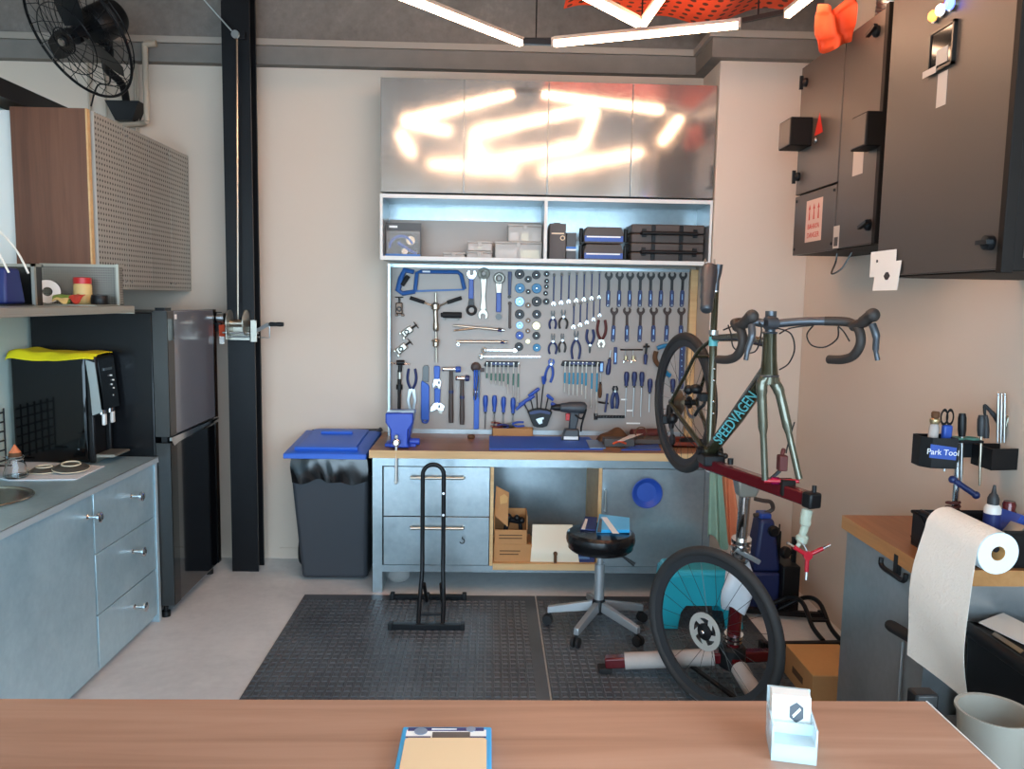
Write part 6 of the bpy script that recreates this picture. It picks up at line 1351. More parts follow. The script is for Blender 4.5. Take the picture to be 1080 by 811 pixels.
# ================================================================== BEHIND THE STAND
# blue floor pump / blue machine
bp = at_y(808, 555, 4.35)
t = thing('blue_washer', 'dark blue upright machine with black knob between mast and right wall', 'machine', (1.52, 4.35, 0.0))
gx = lambda px: at_y(px, 560, 4.33).x; gz = lambda py: at_y(808, py, 4.33).z
build('housing', MB().hexa([(gx(793), 4.27, gz(600)), (gx(822), 4.27, gz(600)), (gx(822), 4.45, gz(600)), (gx(793), 4.45, gz(600))], [(gx(799), 4.29, gz(546)), (gx(814), 4.29, gz(546)), (gx(814), 4.42, gz(546)), (gx(799), 4.42, gz(546))]), 'tool_blue_dark', t, .02, seg=3)
build('base', MB().box(gx(791), gx(821), 4.26, 4.46, .001, gz(600)), 'tool_blue_dark', t, .015)
build('knob', MB().lathe([(.03, 0), (.032, .02), (.02, .035), (0, .035)], (gx(812), 4.285, gz(557)), (0, -1, 0), 18), 'black_plastic', t)
build('top_cap', MB().box(gx(800), gx(812), 4.31, 4.4, gz(547), gz(541)), 'tool_blue', t, .008)
build('hook_arm', MB().tube(smooth([(gx(806), 4.35, gz(543)), (gx(815), 4.35, gz(538)), (gx(812), 4.34, gz(530)), (gx(803), 4.33, gz(528)), (gx(794), 4.33, gz(526))], 5), .012, 8).tube([(gx(806), 4.35, gz(543)), (gx(795), 4.34, gz(544))], .012, 8), 'case_brown', t)
# black speaker-like stand unit with posts by the wall
t = thing('truing_stand', 'black upright wheel stand with round knob beside the blue machine', 'stand', (1.72, 4.3, 0))
kx = lambda px: at_y(px, 600, 4.28).x; kz = lambda py: at_y(830, py, 4.28).z
build('base_box', MB().box(kx(822), kx(840), 4.22, 4.4, .001, kz(594)), 'black_plastic', t, .006)
build('post', MB().box(kx(819), kx(823), 4.29, 4.32, .001, kz(561)), 'black_steel', t, .002); build('post', MB().box(kx(836), kx(840), 4.29, 4.32, .001, kz(568)), 'black_steel', t, .002)
build('knob', MB().lathe([(.03, -.016), (.034, -.008), (.034, .008), (.03, .016), (0, .016)], (kx(826.5), 4.27, kz(582)), (.6, -1, 0), 20), 'black_plastic', t); build('knob_rod', MB().cyl((kx(827), 4.28, kz(582)), (kx(837), 4.3, kz(585)), .006, n=8), 'black_steel', t)
build('thin_rod', MB().cyl((kx(824), 4.34, kz(590)), (kx(824), 4.34, kz(556)), .004, n=6), 'black_steel', t)
# low black floor rack at right
t = thing('floor_rack', 'low black tubular bike floor stand lying along the right wall', 'rack', (1.6, 3.95, 0))
r1a, r1b = at_z(790, 690, .03), at_z(893, 688, .03)
build('foot_bar', MB().bar((1.36, 3.74, .032), (1.80, 3.76, .032), .035, .03), 'black_steel', t, .004)
build('foot_bar', MB().bar((1.38, 4.20, .032), (1.80, 4.12, .032), .035, .03), 'black_steel', t, .004)
for dx in (0, .09):
    build('side_tube', MB().tube(smooth([(1.50 + dx, 4.16, .05), (1.62 + dx, 4.12, .13), (1.66 + dx, 4.02, .14), (1.66 + dx, 3.88, .07), (1.67 + dx, 3.77, .045)], 5), .012, 10), 'black_steel', t)
build('cross_plate', MB().bar((1.66, 3.92, .09), (1.75, 3.92, .09), .04, .01), 'black_steel', t)
for x_, y_ in ((1.355, 3.74), (1.805, 4.12)): build('end_cap', MB().box(x_ - .012, x_ + .012, y_ - .022, y_ + .022, .008, .055), 'black_plastic', t, .004)
# cardboard carton low right
t = thing('shipping_carton', 'brown cardboard carton standing on the mat edge beside the right side bench', 'carton', (1.5, 3.37, .0125))
q = [at_z(836, 680, .27), at_z(871, 712, .27), at_z(893, 706, .27), at_z(893, 681, .27)]
qa = [V((1.375, 3.49, 0)), V((1.375, 3.18, 0)), V((1.62, 3.18, 0)), V((1.62, 3.49, 0))]
build('carton_body', MB().hexa([v + V((0, 0, .0125)) for v in (qa[0], qa[3], qa[2], qa[1])][::-1], [v + V((0, 0, .146)) for v in (qa[0], qa[3], qa[2], qa[1])][::-1]), 'cardboard', t, .002)
build('lid_flap', MB().hexa([v + V((0, 0, .1461)) for v in qa], [v + V((0, 0, .15)) for v in qa]), 'cardboard_light', t)
build('printed_mark', MB().box(1.3742, 1.375, 3.28, 3.4, .06, .09), 'cardboard_dark', t)
# hanging bottle and three way wrench at the beam end
BE = AR + V((-.03, .0, -.03))
t = thing('hanging_bag', 'small clear green bottle hanging from the end of the support beam', 'bottle', BE + V((0, 0, -.12)))
build('bottle_body', MB().tube(smooth([BE, BE + V((-.005, 0, -.03)), BE + V((-.005, 0, -.06)), BE + V((-.012, 0, -.085)), BE + V((-.015, 0, -.11)), BE + V((-.03, 0, -.135))], 4), [.02] * 8 + [.014] * 6 + [.022] * 4 + [.008] * 3, 12), 'clear_green', t)
YC = BE + V((.005, -.01, -.165))
t = thing('y_wrench', 'red three way hex wrench hanging below the beam end', 'wrench', YC)
build('hub', MB().cyl(YC + V((0, -.008, 0)), YC + V((0, .008, 0)), .016, n=18), 'red_bright', t)
for ang in (2.6, .45, -1.57):
    e = V((cos(ang), 0, sin(ang))); a_ = build('arm', MB().cyl(YC + e * .01, YC + e * .06, .008, n=10), 'red_bright', t); build('tip', MB().cyl(YC + e * .06, YC + e * .09, .005, n=8), 'chrome', a_)
build('hanging_loop', MB().tube([YC + V((0, 0, .012)), YC + V((-.02, .008, .05))], .002, 5), 'steel', t)
# ================================================================== RIGHT WALL: ELECTRICAL CABINETS
EX = 1.55
def E_(px, py, X=EX): return at_x(px, py, X)
ym = E_(886, 150).y
t = thing('electrical_cabinet', 'tall black electrical cabinet in two doors, far end of the right wall', 'electrical cabinet', (1.7, 3.9, 1.94))
build('body', MB().box(EX + .022, 1.859, ym + .004, 4.135, 1.945, 2.875), 'panel_edge', t, .003)
zs_ = 2.243
ud = build('door', MB().box(EX, EX + .02, ym + .006, 4.133, zs_ + .004, 2.875), 'panel_black_lit', t, .003)
ld = build('door', MB().box(EX, EX + .02, ym + .006, 4.133, 1.945, zs_ - .004), 'panel_black_lit', t, .003)
for d, p_ in ((ud, (849, 88)), (ud, (841, 187))):
    q = E_(*p_); build('latch', MB().lathe([(.022, 0), (.022, .012), (.01, .022), (0, .022)], (EX, q.y - .02, q.z), (-1, 0, 0), 18).bar((EX - .026, q.y - .02, q.z - .035), (EX - .026, q.y - .02, q.z + .03), .016, .012), 'black_plastic', d)
for z_ in (1.975, 2.215):
    for y_ in (4.11, ym + .03): build('screw', MB().lathe([(.008, 0), (.006, .005), (0, .006)], (EX, y_, z_), (-1, 0, 0), 10), 'black_plastic', ld)
# danger sticker
s0, s1 = E_(849.5, 205), E_(866, 258); ya, yb2 = E_(850, 235).y, E_(867, 230).y
pb = build('warning_sign', MB().box(EX - .0012, EX, yb2, ya, 2.0, 2.20), 'label_pink', ld, label='pale warning sign with red lettering')
ymid = (ya + yb2) / 2
for k in range(3):
    yy = ya - (ya - yb2) * (.22 + .28 * k)
    build('arrow_mark', MB().prism([(-.008, 0), (-.003, .05), (-.012, .05), (0, .075), (.012, .05), (.003, .05), (.008, 0)], (EX - .0014, yy, 2.105), (0, -1, 0), (0, 0, 1), (-.0006, 0, 0)), 'label_red', pb)
def t3(s, z_, size, par): return text('lettering', s, size, 'label_red', par, (EX - .0016, ymid, z_), (0, -1, 0), (0, 0, 1), .0004, sx=1.0)
t3('BAHAYA', 2.072, .036, t); t3('DANGER', 2.03, .036, t)
q = E_(862.5, 131)
build('red_warning_triangle', MB().prism([(-.05, -.04), (.05, -.04), (0, .06)], (EX - .001, q.y - .02, q.z - .01), (0, -1, 0), (0, 0, 1), (-.001, 0, 0)), 'label_red', ud)
q = E_(861, 148); build('key', MB().ring((EX - .006, q.y, q.z), (1, 0, 0), .012, .003, 14, 6).cyl((EX - .012, q.y, q.z), (EX, q.y, q.z), .009), 'steel', ud)
t = thing('electrical_cabinet', 'tall black electrical cabinet with one long door, between two others on right wall', 'electrical cabinet', (1.7, 3.4, 1.94))
yn = 3.225
build('body', MB().box(EX + .022, 1.859, yn, ym - .002, 1.945, 2.875), 'panel_edge', t, .003)
d = build('door', MB().box(EX, EX + .02, yn + .03, ym - .004, 1.950, 2.872), 'panel_black_lit', t, .003)
build('door_edge', MB().box(EX - .012, EX + .02, yn - .002, yn + .027, 1.945, 2.876), 'panel_edge', t, .002)
for p_ in ((927, 32), (918, 237)):
    q = E_(*p_); build('latch', MB().lathe([(.024, 0), (.024, .012), (.01, .024), (0, .024)], (EX, q.y + .01, q.z), (-1, 0, 0), 18).bar((EX - .028, q.y - .03, q.z + .01), (EX - .028, q.y + .04, q.z - .01), .016, .014), 'black_plastic', d)
q = E_(905, 168); build('white_label', MB().box(EX - .001, EX, q.y - .05, q.y + .045, q.z - .065, q.z + .06), 'label_paper', d); 
q = E_(882.5, 250); build('warning_tag', MB().box(EX - .001, EX, q.y - .025, q.y + .035, q.z - .05, q.z + .05), 'label_paper', d); build('tag_mark', MB().box(EX - .0016, EX - .001, q.y - .015, q.y + .025, q.z - .04, q.z + .0), 'pack_dark', d)
# the two protruding square covers (trunking stubs)
def cube(label, pxl, pxm, pxr, py, h):
    yn_ = at_x(pxr, py, EX).y; pr_ = EX - at_y(pxm, py, yn_).x; yf_ = at_x(pxl, py, EX - pr_).y; w = yf_ - yn_
    q = V((EX, (yn_ + yf_) / 2, at_y(pxm, py, yn_).z))
    t = thing('isolator_box', label, 'box', (EX - pr_ / 2, q.y, q.z - h / 2), 'square black boxes on the electrical cabinets')
    build('box_body', MB().box(EX - pr_, EX - .0005, q.y - w / 2, q.y + w / 2, q.z - h / 2, q.z + h / 2), 'panel_edge', t, .004)
    build('cover_plate', MB().box(EX - pr_ - .003, EX - pr_ + .001, q.y - w / 2 + .006, q.y + w / 2 - .006, q.z - h / 2 + .006, q.z + h / 2 - .006), 'panel_black_lit', t, .002)
cube('square black box sticking out of the far electrical cabinet', 822, 834, 857, 138, .135)
cube('square black box sticking out of the middle electrical cabinet', 898, 914, 933, 135, .135)
# large box nearest
GX = 1.35
t = thing('main_switchboard', 'largest black electrical box with three lit indicator lamps, nearest on right wall', 'electrical cabinet', (1.6, 2.45, 1.79))
build('body', MB().box(GX + .024, 1.859, 2.10, 2.80, 1.795, 3.2), 'panel_edge', t, .004)
d = build('door', MB().box(GX, GX + .022, 2.125, 2.80, 1.80, 3.2), 'panel_black_lit', t, .003)
build('door_edge', MB().box(GX - .006, GX + .026, 2.098, 2.123, 1.79, 3.2), 'panel_edge', t, .002)
build('side_plate', MB().box(GX + .05, 1.84, 2.097, 2.10, 1.83, 3.15), 'panel_black_lit', t)
q = at_x(1046, 256, GX); build('latch', MB().lathe([(.02, 0), (.02, .02), (0, .022)], (GX, q.y, q.z), (-1, 0, 0), 18).bar((GX - .024, q.y - .03, q.z), (GX - .024, q.y + .02, q.z), .02, .012), 'black_plastic', d)
for p_, m_, nm in (((988, 17), 'lamp_orange', 'orange'), ((996, 10.5), 'lamp_white', 'white'), ((1006, 4), 'lamp_blue', 'blue')):
    q = at_x(*p_, GX); L_ = build('indicator_lamp', MB().lathe([(.017, .006), (.017, .016), (.012, .022), (0, .024)], (GX, q.y, q.z), (-1, 0, 0), 18), m_, d, label=f'lit {nm} indicator lamp')
    build('bezel', MB().lathe([(.021, 0), (.021, .008), (.017, .009), (.017, 0)], (GX, q.y, q.z), (-1, 0, 0), 18), 'chrome', L_)
q = at_x(995, 50, GX)
w_ = build('meter_window', MB().box(GX - .008, GX - .001, q.y - .068, q.y + .062, q.z - .062, q.z + .055), 'black_gloss', d)
fr = MB()
for a_ in ((-.07, -.062, -.066, .06), (.056, .064, -.066, .06), (-.07, .064, -.066, -.058), (-.07, .064, .052, .06)): fr.box(GX - .012, GX, q.y + a_[0], q.y + a_[1], q.z + a_[2], q.z + a_[3])
build('window_frame', fr, 'dark_steel', d); build('scale_card', MB().box(GX - .0092, GX - .008, q.y - .04, q.y + .02, q.z - .05, q.z - .005), 'label_paper', w_); build('torn_label', MB().box(GX - .0135, GX - .0122, q.y + .01, q.y + .085, q.z - .07, q.z - .05), 'label_paper', w_)
q = at_x(993.5, 94, GX); build('white_label', MB().box(GX - .001, GX, q.y - .026, q.y + .026, q.z - .05, q.z + .05), 'label_paper', d)
# cards hanging below and a cable loop
q = at_y(930, 279, 3.10)
t = thing('hanging_card', 'white card taped at the switchboard corner, behind the card with a diamond mark', 'card', (1.346, 2.78, 1.80), 'white cards at the switchboard corner')
CP = GX - .004; c0, c1 = at_x(919, 266, CP), at_x(944, 291, CP); build('card', MB().box(CP - .001, CP, c1.y, c0.y, c1.z, c0.z + .0), 'paper', t)
build('dot_mark', MB().cyl((CP - .002, c0.y - .05, (c0.z + c1.z) / 2 + .01), (CP - .001, c0.y - .05, (c0.z + c1.z) / 2 + .01), .006, n=12), 'pack_dark', t)
t = thing('hanging_card', 'white card with a small dark diamond mark, front one of the hanging pair', 'card', (1.343, 2.74, 1.77), 'white cards at the switchboard corner')
CP = GX - .007; c0, c1 = at_x(924, 277, CP), at_x(948, 306, CP); cm = (c0 + c1) / 2
cy_ = lambda m_, a_, b_, z0_, z1_, sk: m_.hexa([(CP - .001, a_ , z0_), (CP, a_, z0_), (CP, b_, z0_), (CP - .001, b_, z0_)], [(CP - .001, a_ - sk, z1_), (CP, a_ - sk, z1_), (CP, b_ - sk, z1_), (CP - .001, b_ - sk, z1_)])
build('card', cy_(MB(), c1.y + .012, c0.y + .012, c1.z, c0.z, .018), 'paper', t)
build('diamond_mark', MB().prism([(-.022, 0), (-.008, .013), (.008, .013), (.022, 0), (.008, -.013), (-.008, -.013)], (CP - .0012, cm.y, cm.z), (0, -1, 0), (0, 0, 1), (-.0006, 0, 0)), 'pack_dark', t)
q = at_y(864, 280, 3.9); solo('cable_loop', MB().tube(smooth([(1.66, 3.85, 1.945), (1.655, 3.85, 1.90), (1.63, 3.83, 1.845), (1.665, 3.8, 1.87), (1.70, 3.78, 1.945)], 6), .004, 6), 'dark_steel', 'thin dark cable loop hanging under the far electrical cabinet', 'cable')

# ================================================================== RIGHT BENCH
RB = 1.412
t = thing('side_bench', 'galvanised side bench against the right wall with thick wooden top', 'bench', (1.63, 2.75, 0))
build('body', MB().box(RB + .02, 1.855, 2.47, 3.05, .0, .815), 'galvanised_dull', t, .002)
build('front_panel', MB().box(RB + .012, RB + .02, 2.46, 3.055, .02, .812), 'galvanised_dull', t)
q = at_x(945, 600, RB)
build('black_hook', MB().box(RB - .004, RB + .012, q.y - .012, q.y + .012, q.z - .02, q.z + .05).tube(smooth([(RB - .01, q.y - .085, q.z + .012), (RB - .012, q.y - .075, q.z - .015), (RB - .008, q.y, q.z - .02), (RB - .012, q.y + .075, q.z - .015), (RB - .01, q.y + .085, q.z + .012)], 4), .009, 8), 'black_plastic', t)
hq = at_x(938, 659, RB - .05); hq2 = at_x(962, 673, RB - .05)
build('bar_handle', MB().tube([hq, hq + (hq2 - hq) * .1, hq2], [.017, .02, .019], 12).cyl(hq2, (RB + .014, hq2.y, hq2.z), .012, n=10), 'black_rubber', t)
build('silver_rod', MB().cyl((RB - .0, at_x(951, 690, RB).y, at_x(951, 676, RB).z), (RB - .0, at_x(951, 690, RB).y, .03), .006, n=10), 'steel', t)
t = thing('side_worktop', 'thick brown wooden top of the side bench by the right wall', 'worktop', (1.63, 2.75, .816))
build('board', MB().box(RB, 1.857, 2.43, 3.08, .816, .868), 'right_wood', t, .0015); build('edge_band', MB().box(RB - .0015, RB, 2.43, 3.08, .816, .8682).box(RB, 1.857, 2.428, 2.43, .816, .8682), 'right_edge', t)
solo('black_pad', MB().hexa([V((p_.x, p_.y, .8685)) for p_ in (at_z(960, 566, .868), at_z(985, 570, .868), at_z(985, 590, .868))] + [V((at_z(972, 580, .868).x, at_z(972, 580, .868).y, .8685))], [V((p_.x, p_.y, .874)) for p_ in (at_z(960, 566, .868), at_z(985, 570, .868), at_z(985, 590, .868))] + [V((at_z(972, 580, .868).x, at_z(972, 580, .868).y, .874))]), 'cardboard_dark', 'flat dark brown pad lying on the side bench behind the paper roll', 'pad')
# tool caddy on a post
CY = 2.78
def Y_(px, py, Y=CY): return at_y(px, py, Y)
tc = Y_(1017, 470)
t = thing('tool_caddy', 'black tool caddy tray with blue label on a post above the side bench', 'tool caddy', (tc.x, CY, .869))
zt_, zb_ = Y_(1015, 463).z, Y_(1015, 488).z
x0, x1, x2, x3 = Y_(970, 470).x, Y_(1001, 470).x, Y_(1034, 470).x, Y_(1066, 470).x
def cup(poly, z0, z1, name, m_='black_plastic', th=.005):
    mb = MB().prism(poly, (0, 0, z0), (1, 0, 0), (0, 1, 0), (0, 0, .004)); n = len(poly); cx = sum(a[0] for a in poly) / n; cy = sum(a[1] for a in poly) / n
    for i in range(n):
        a_, b_ = poly[i], poly[(i + 1) % n]; sh = lambda p_: (p_[0] + (cx - p_[0]) * .07, p_[1] + (cy - p_[1]) * .07)
        c_, d_ = sh(b_), sh(a_); mb.hexa([(a_[0], a_[1], z0), (b_[0], b_[1], z0), (c_[0], c_[1], z0), (d_[0], d_[1], z0)], [(a_[0], a_[1], z1), (b_[0], b_[1], z1), (c_[0], c_[1], z1), (d_[0], d_[1], z1)])
    return build(name, mb, m_, t)
lp = [(x0, CY + .05), (x0 - .004, CY - .01), (x0 + .02, CY - .045), (x1, CY - .055), (x1 + .004, CY + .05)]
cup(lp, zb_ - .012, zt_ + .01, 'left_cup'); cup([(x2, CY - .07), (x3, CY - .055), (x3, CY + .05), (x2, CY + .05)], Y_(1050, 492).z, Y_(1050, 470).z, 'right_cup')
build('centre_plate', MB().box(x1, x2, CY - .02, CY + .05, zt_ - .012, zt_ - .002).box(x1, x2, CY + .044, CY + .05, zb_ + .01, zt_), 'black_plastic', t, .002)
build('green_liner', MB().ring((x1 + .03, CY + .01, zt_), (0, 0, 1), .022, .006, 18, 6).ring((x2 - .03, CY + .01, zt_), (0, 0, 1), .022, .006, 18, 6), 'reflection_liner_green', t)
lb = build('blue_label', MB().hexa([(x0 + .012, CY - .046, zt_ - .06), (x1 - .006, CY - .0575, zt_ - .066), (x1 - .006, CY - .056, zt_ - .066), (x0 + .012, CY - .044, zt_ - .06)], [(x0 + .014, CY - .046, zt_ - .012), (x1 - .006, CY - .0575, zt_ - .022), (x1 - .006, CY - .056, zt_ - .022), (x0 + .014, CY - .044, zt_ - .012)]), 'tool_blue', t)
text('label_lettering', 'Park Tool', .029, 'reflex_white', t, ((x0 + x1) / 2 + .002, CY - .0535, zt_ - .04), (1, -.13, -.07), (0, 0, 1), .0004, sx=.95)
build('post', MB().cyl((tc.x - .005, CY + .02, .869), (tc.x - .005, CY + .02, zt_ - .01), .011, n=14), 'chrome', t)
build('post_spring', MB().tube([(tc.x - .012 + .022 * cos(k * .9), CY + .02 + .022 * sin(k * .9), .872 + k * .0023) for k in range(56)], .005, 6), 'rubber_red', t)
build('post_foot', MB().cyl((tc.x - .005, CY + .02, .8685), (tc.x - .005, CY + .02, .88), .045, n=20), 'black_steel', t)
c0, c1 = Y_(1003, 505), Y_(1024, 520)
build('clamp_handle', MB().tube([(c0.x, CY - .01, c0.z), (c1.x, CY - .03, c1.z)], [.011, .011], 10).ball((c0.x, CY - .01, c0.z), .014).ball((c1.x, CY - .03, c1.z), .014), 'tool_blue_dark', t)
# tools in the caddy
def standing(name, label, px, py0, py1, parts, dx=0):
    p0 = Y_(px, py1, CY - .005); t = thing(name, label, 'tool', (p0.x, CY, p0.z), 'tools standing in the black caddy')
    for nm, a_, b_, r_, m_ in parts:
        pa, pb_ = Y_(px + dx * (py1 - a_) / max(1, py1 - py0), a_, CY - .005), Y_(px + dx * (py1 - b_) / max(1, py1 - py0), b_, CY - .005)
        build(nm, MB().tube([pa, pa + (pb_ - pa) * .3, pa + (pb_ - pa) * .8, pb_], [r_ * .8, r_, r_, r_ * .75], 12), m_, t)
standing('brush', 'brass topped brush with grey handle at the left of the caddy', 983, 434, 470, (('handle', 470, 447, .017, 'grey_foam'), ('ferrule', 447, 441, .018, 'socket_gold'), ('tip', 441, 434, .014, 'cardboard_dark')), 4)
t = thing('scissors', 'black looped scissors with blue body standing in the left caddy cup', 'tool', Y_(998, 462), 'tools standing in the black caddy')
for px in (996, 1002): 
    q = Y_(px, 440); build('loop_handle', MB().xf(Matrix()).ring((0, 0, 0), (0, 1, 0), .016, .0035, 20, 6).xf(Matrix.Translation((q.x, CY, q.z)) @ Matrix.Diagonal((.75, 1, 1.6, 1))), 'black_plastic', t)
q = Y_(998.5, 455); build('blue_body', MB().box(q.x - .016, q.x + .016, CY - .012, CY + .012, q.z - .03, q.z + .024), 'tool_blue', t, .006); build('blade', MB().cyl((q.x, CY, q.z - .03), (q.x + .002, CY, Y_(998, 497).z), .004, n=8), 'steel', t)
standing('long_screwdriver', 'black handled screwdriver through the caddy centre, silver shaft reaching the clamp', 1013.5, 435, 510, (('handle', 460, 436, .014, 'black_plastic'), ('shaft', 511, 460, .0055, 'steel')), 1.5)
standing('long_screwdriver', 'black handled screwdriver right of the caddy centre with shorter silver shaft', 1033, 438, 512, (('handle', 460, 438, .014, 'charcoal'), ('shaft', 512, 460, .0055, 'warm_steel')), 2.5)
standing('dark_driver', 'dark green handled driver leaning in the back of the caddy', 1040, 426, 462, (('handle', 462, 438, .012, 'charcoal'), ('tip', 438, 427, .005, 'black_plastic')), -2)
for i, px in enumerate((1052, 1055.5, 1059)):
    standing('steel_pick', ('left', 'middle', 'right')[i] + ' one of three thin steel rods standing in the right caddy cup', px, 416, 466, (('rod', 467, 417, .0048, 'steel'), ('tip', 417, 414.5, .004, 'chrome')), 1)
t = thing('plier_handles', 'open green and black tipped pliers sticking out behind the steel rods', 'tool', Y_(1058, 460, CY + .02), 'tools standing in the black caddy')
for px, py, s_ in ((1038, 427, -1), (1076, 429, 1)): build('handle', MB().tube(smooth([Y_(1057, 460, CY + .02), Y_(1057 + s_ * 6, 442, CY + .02), Y_(1057 + s_ * 12, 434, CY + .02), Y_(px, py, CY + .02)], 4), [.006] * 4 + [.009] * 4 + [.007] * 4 + [.005], 8), 'olive_light' if s_ > 0 else 'charcoal', t)
# black tray with bottle and blue boxes on the bench end
TXa, TXb = 1.485, 1.80
t = thing('black_tray', 'black plastic tray at the bench end holding bottles, behind the paper roll', 'tray', (1.64, 2.56, .869))
zr = at_y(1050, 566, 2.46).z
trm = MB().box(TXa, TXb, 2.45, 2.70, .869, .874)
for a_ in ((TXa, TXa + .008, 2.45, 2.70), (TXb - .008, TXb, 2.45, 2.70), (TXa, TXb, 2.45, 2.458), (TXa, TXb, 2.692, 2.70)): trm.box(a_[0], a_[1], a_[2], a_[3], .873, .985)
build('tray_body', trm, 'black_plastic', t, .003); build('rim', MB().tube([(TXa, 2.45, .985), (TXb, 2.45, .985), (TXb, 2.70, .985), (TXa, 2.70, .985)], .007, 8, True), 'black_plastic', t)
bq = at_y(1045, 560, 2.56); bz_ = lambda py: at_y(1045, py, 2.56).z
t = thing('glue_bottle', 'white squeeze bottle with dark nozzle and blue label in the black tray', 'bottle', (bq.x, 2.56, .8745))
b0 = V((bq.x, 2.56, .8745)); hh = bz_(531) - .8745
build('bottle_body', MB().lathe([(.022, 0), (.026, .004), (.026, hh - .016), (.02, hh - .004), (.013, hh)], b0, (0, 0, 1), 24), 'white_plastic', t)
build('nozzle', MB().lathe([(.018, hh - .002), (.018, hh + .018), (.013, hh + .03), (.008, hh + .036), (.004, hh + .062), (0, hh + .062)], b0, (0, 0, 1), 20), 'charcoal', t)
build('label', MB().lathe([(.0264, bz_(558) - .8745), (.0264, bz_(541) - .8745)], b0, (0, 0, 1), 24), 'navy', t)
rq = at_y(1059, 530, 2.66); solo('red_cap_bottle', MB().lathe([(.024, 0), (.026, .006), (.026, rq.z - .8745 - .03), (.02, rq.z - .8745 - .02), (.022, rq.z - .8745), (.018, rq.z - .8745 + .01), (0, rq.z - .8745 + .01)], (rq.x + .005, 2.64, .8745), (0, 0, 1), 20), 'red_paint', 'dark red bottle just behind the white squeeze bottle', 'bottle')
gq = at_y(1041, 556, 2.49); solo('clear_cup', MB().lathe([(.014, 0), (.02, .0), (.022, .10), (.02, .10), (.018, .004), (0, .004)], (gq.x - .03, 2.49, .8745), (0, 0, 1), 18), 'clear_plastic', 'small clear cup at the front of the black tray', 'cup')
def tilted(label, c, sx, sy, sz_, m_, ry, name, cat, rz=.2):
    t = thing(name, label, cat, (0, 0, 0)); build('carton', MB().box(-sx, sx, -sy, sy, -sz_, sz_), m_, t, .003)
    build('white_print', MB().box(-sx * .6, sx * .5, -sy - .001, -sy, -sz_ * .3, sz_ * .2), 'reflex_white', t); t.location = c; t.rotation_euler = (0, ry, rz)
tilted('blue printed box leaning in the black tray at the picture edge', (1.735, 2.59, .95), .024, .05, .07, 'tool_blue', .7, 'blue_box', 'box')
tilted('slim pale silver box leaning beside the blue printed box', (1.69, 2.50, .945), .008, .03, .07, 'zinc', .75, 'silver_box', 'box')
# paper towel roll on a rod, sheet hanging down
PC = at_y(1053, 584, 2.1); PF = PC + V((-.012, .24, .008)); PR = .0585
t = thing('paper_towel_roll', 'white paper towel roll with a long sheet hanging down', 'paper towel', (PC.x, PC.y, PC.z - PR))
pd = (PF - PC)
build('roll', MB().lathe([(.021, 0), (PR, 0), (PR, pd.length), (.021, pd.length), (.021, 0)], PC, pd, 44), 'roll_daylit', t)
build('core', MB().lathe([(.0195, .001), (.0213, .001), (.0213, pd.length - .001), (.0195, pd.length - .001), (.0195, .001)], PC, pd, 28), 'cardboard_light', t)
bt0, bt1 = at_y(1021, 742, 2.1), at_y(957, 690, 2.34)
def sheet(u, v):
    c = PC + pd * v
    if u < .22:
        a_ = radians(78) + (pi - radians(78)) * (u / .22); a_ = min(a_, pi)
        return c + V((cos(a_) * (PR + .002), 0, sin(a_) * (PR + .002)))
    s_ = (u - .22) / .78; top = c + V((-(PR + .002), 0, 0)); bot = bt0 + (bt1 - bt0) * v
    p_ = top + (bot - top) * s_
    return p_ + V((-.02 * sin(pi * s_) + .006 * sin(7 * s_ + 3 * v) * s_, .01 * sin(4 * s_) * (v - .5), 0))
build('hanging_sheet', MB().grid(sheet, 40, 14, (.0008, 0, 0)), 'paper_towel', t, ang=70)
t = thing('roll_holder', 'black rod holder carrying the paper towel roll at the bench end', 'holder', PF + V((.0, .05, 0)))
build('rod', MB().cyl(PC + pd * .04 + V((0, 0, .009)), PF + V((-.004, .13, .009)), .009, n=12), 'black_steel', t); build('post', MB().tube([PF + V((-.004, .13, .009)), (RB + .03, PF.y + .14, .95), (RB + .03, PF.y + .14, .8685)], .009, 10), 'black_steel', t); build('foot', MB().cyl((RB + .03, PF.y + .14, .8685), (RB + .03, PF.y + .14, .876), .025, n=18), 'black_steel', t)
# black tool cart in the lower right
c0, c1 = at_z(1018, 652, .71), at_z(1080, 706, .71)
GX0 = (c0.x + c1.x) / 2
t = thing('tool_cart', 'black plastic tool cart in the lower right corner before the side bench', 'cart', (GX0 + .25, 1.95, 0))
build('tub', MB().hexa([(GX0 + .02, 1.34, .08), (1.80, 1.34, .08), (1.80, 2.36, .08), (GX0 + .02, 2.36, .08)], [(GX0, 1.32, .69), (1.82, 1.32, .69), (1.82, 2.38, .69), (GX0, 2.38, .69)]), 'black_plastic', t, .01)
build('rim', MB().tube([(GX0, 1.32, .70), (1.82, 1.32, .70), (1.82, 2.38, .70), (GX0, 2.38, .70)], .022, 10, True), 'black_plastic', t)
hq = at_z(947, 664, .81)
for x_, y_ in ((GX0 + .06, 1.4), (GX0 + .06, 2.28), (1.74, 1.4), (1.74, 2.28)): build('caster', MB().lathe([(.01, -.015), (.04, -.012), (.04, .012), (.01, .015)], (x_, y_, .0405), (1, 0, 0), 20).box(x_ - .02, x_ + .02, y_ - .02, y_ + .02, .04, .085), 'black_rubber', t)
def lq(pts, z_, m_, label, name, cat):
    q = [at_z(px, py, z_) for px, py in pts]; q = [V((v.x, v.y, z_)) for v in q]; return solo(name, MB().hexa(q, [v + V((0, 0, .003)) for v in q]), m_, label, cat)
lq([(1032, 657), (1082, 681), (1100, 668), (1058, 647)], .715, 'paper', 'white sheet of paper lying on the black tool cart', 'paper_sheet', 'paper')
build('top_plate', MB().box(GX0 + .01, 1.81, 1.33, 2.37, .6905, .71), 'black_plastic', bpy.data.objects[t.name])
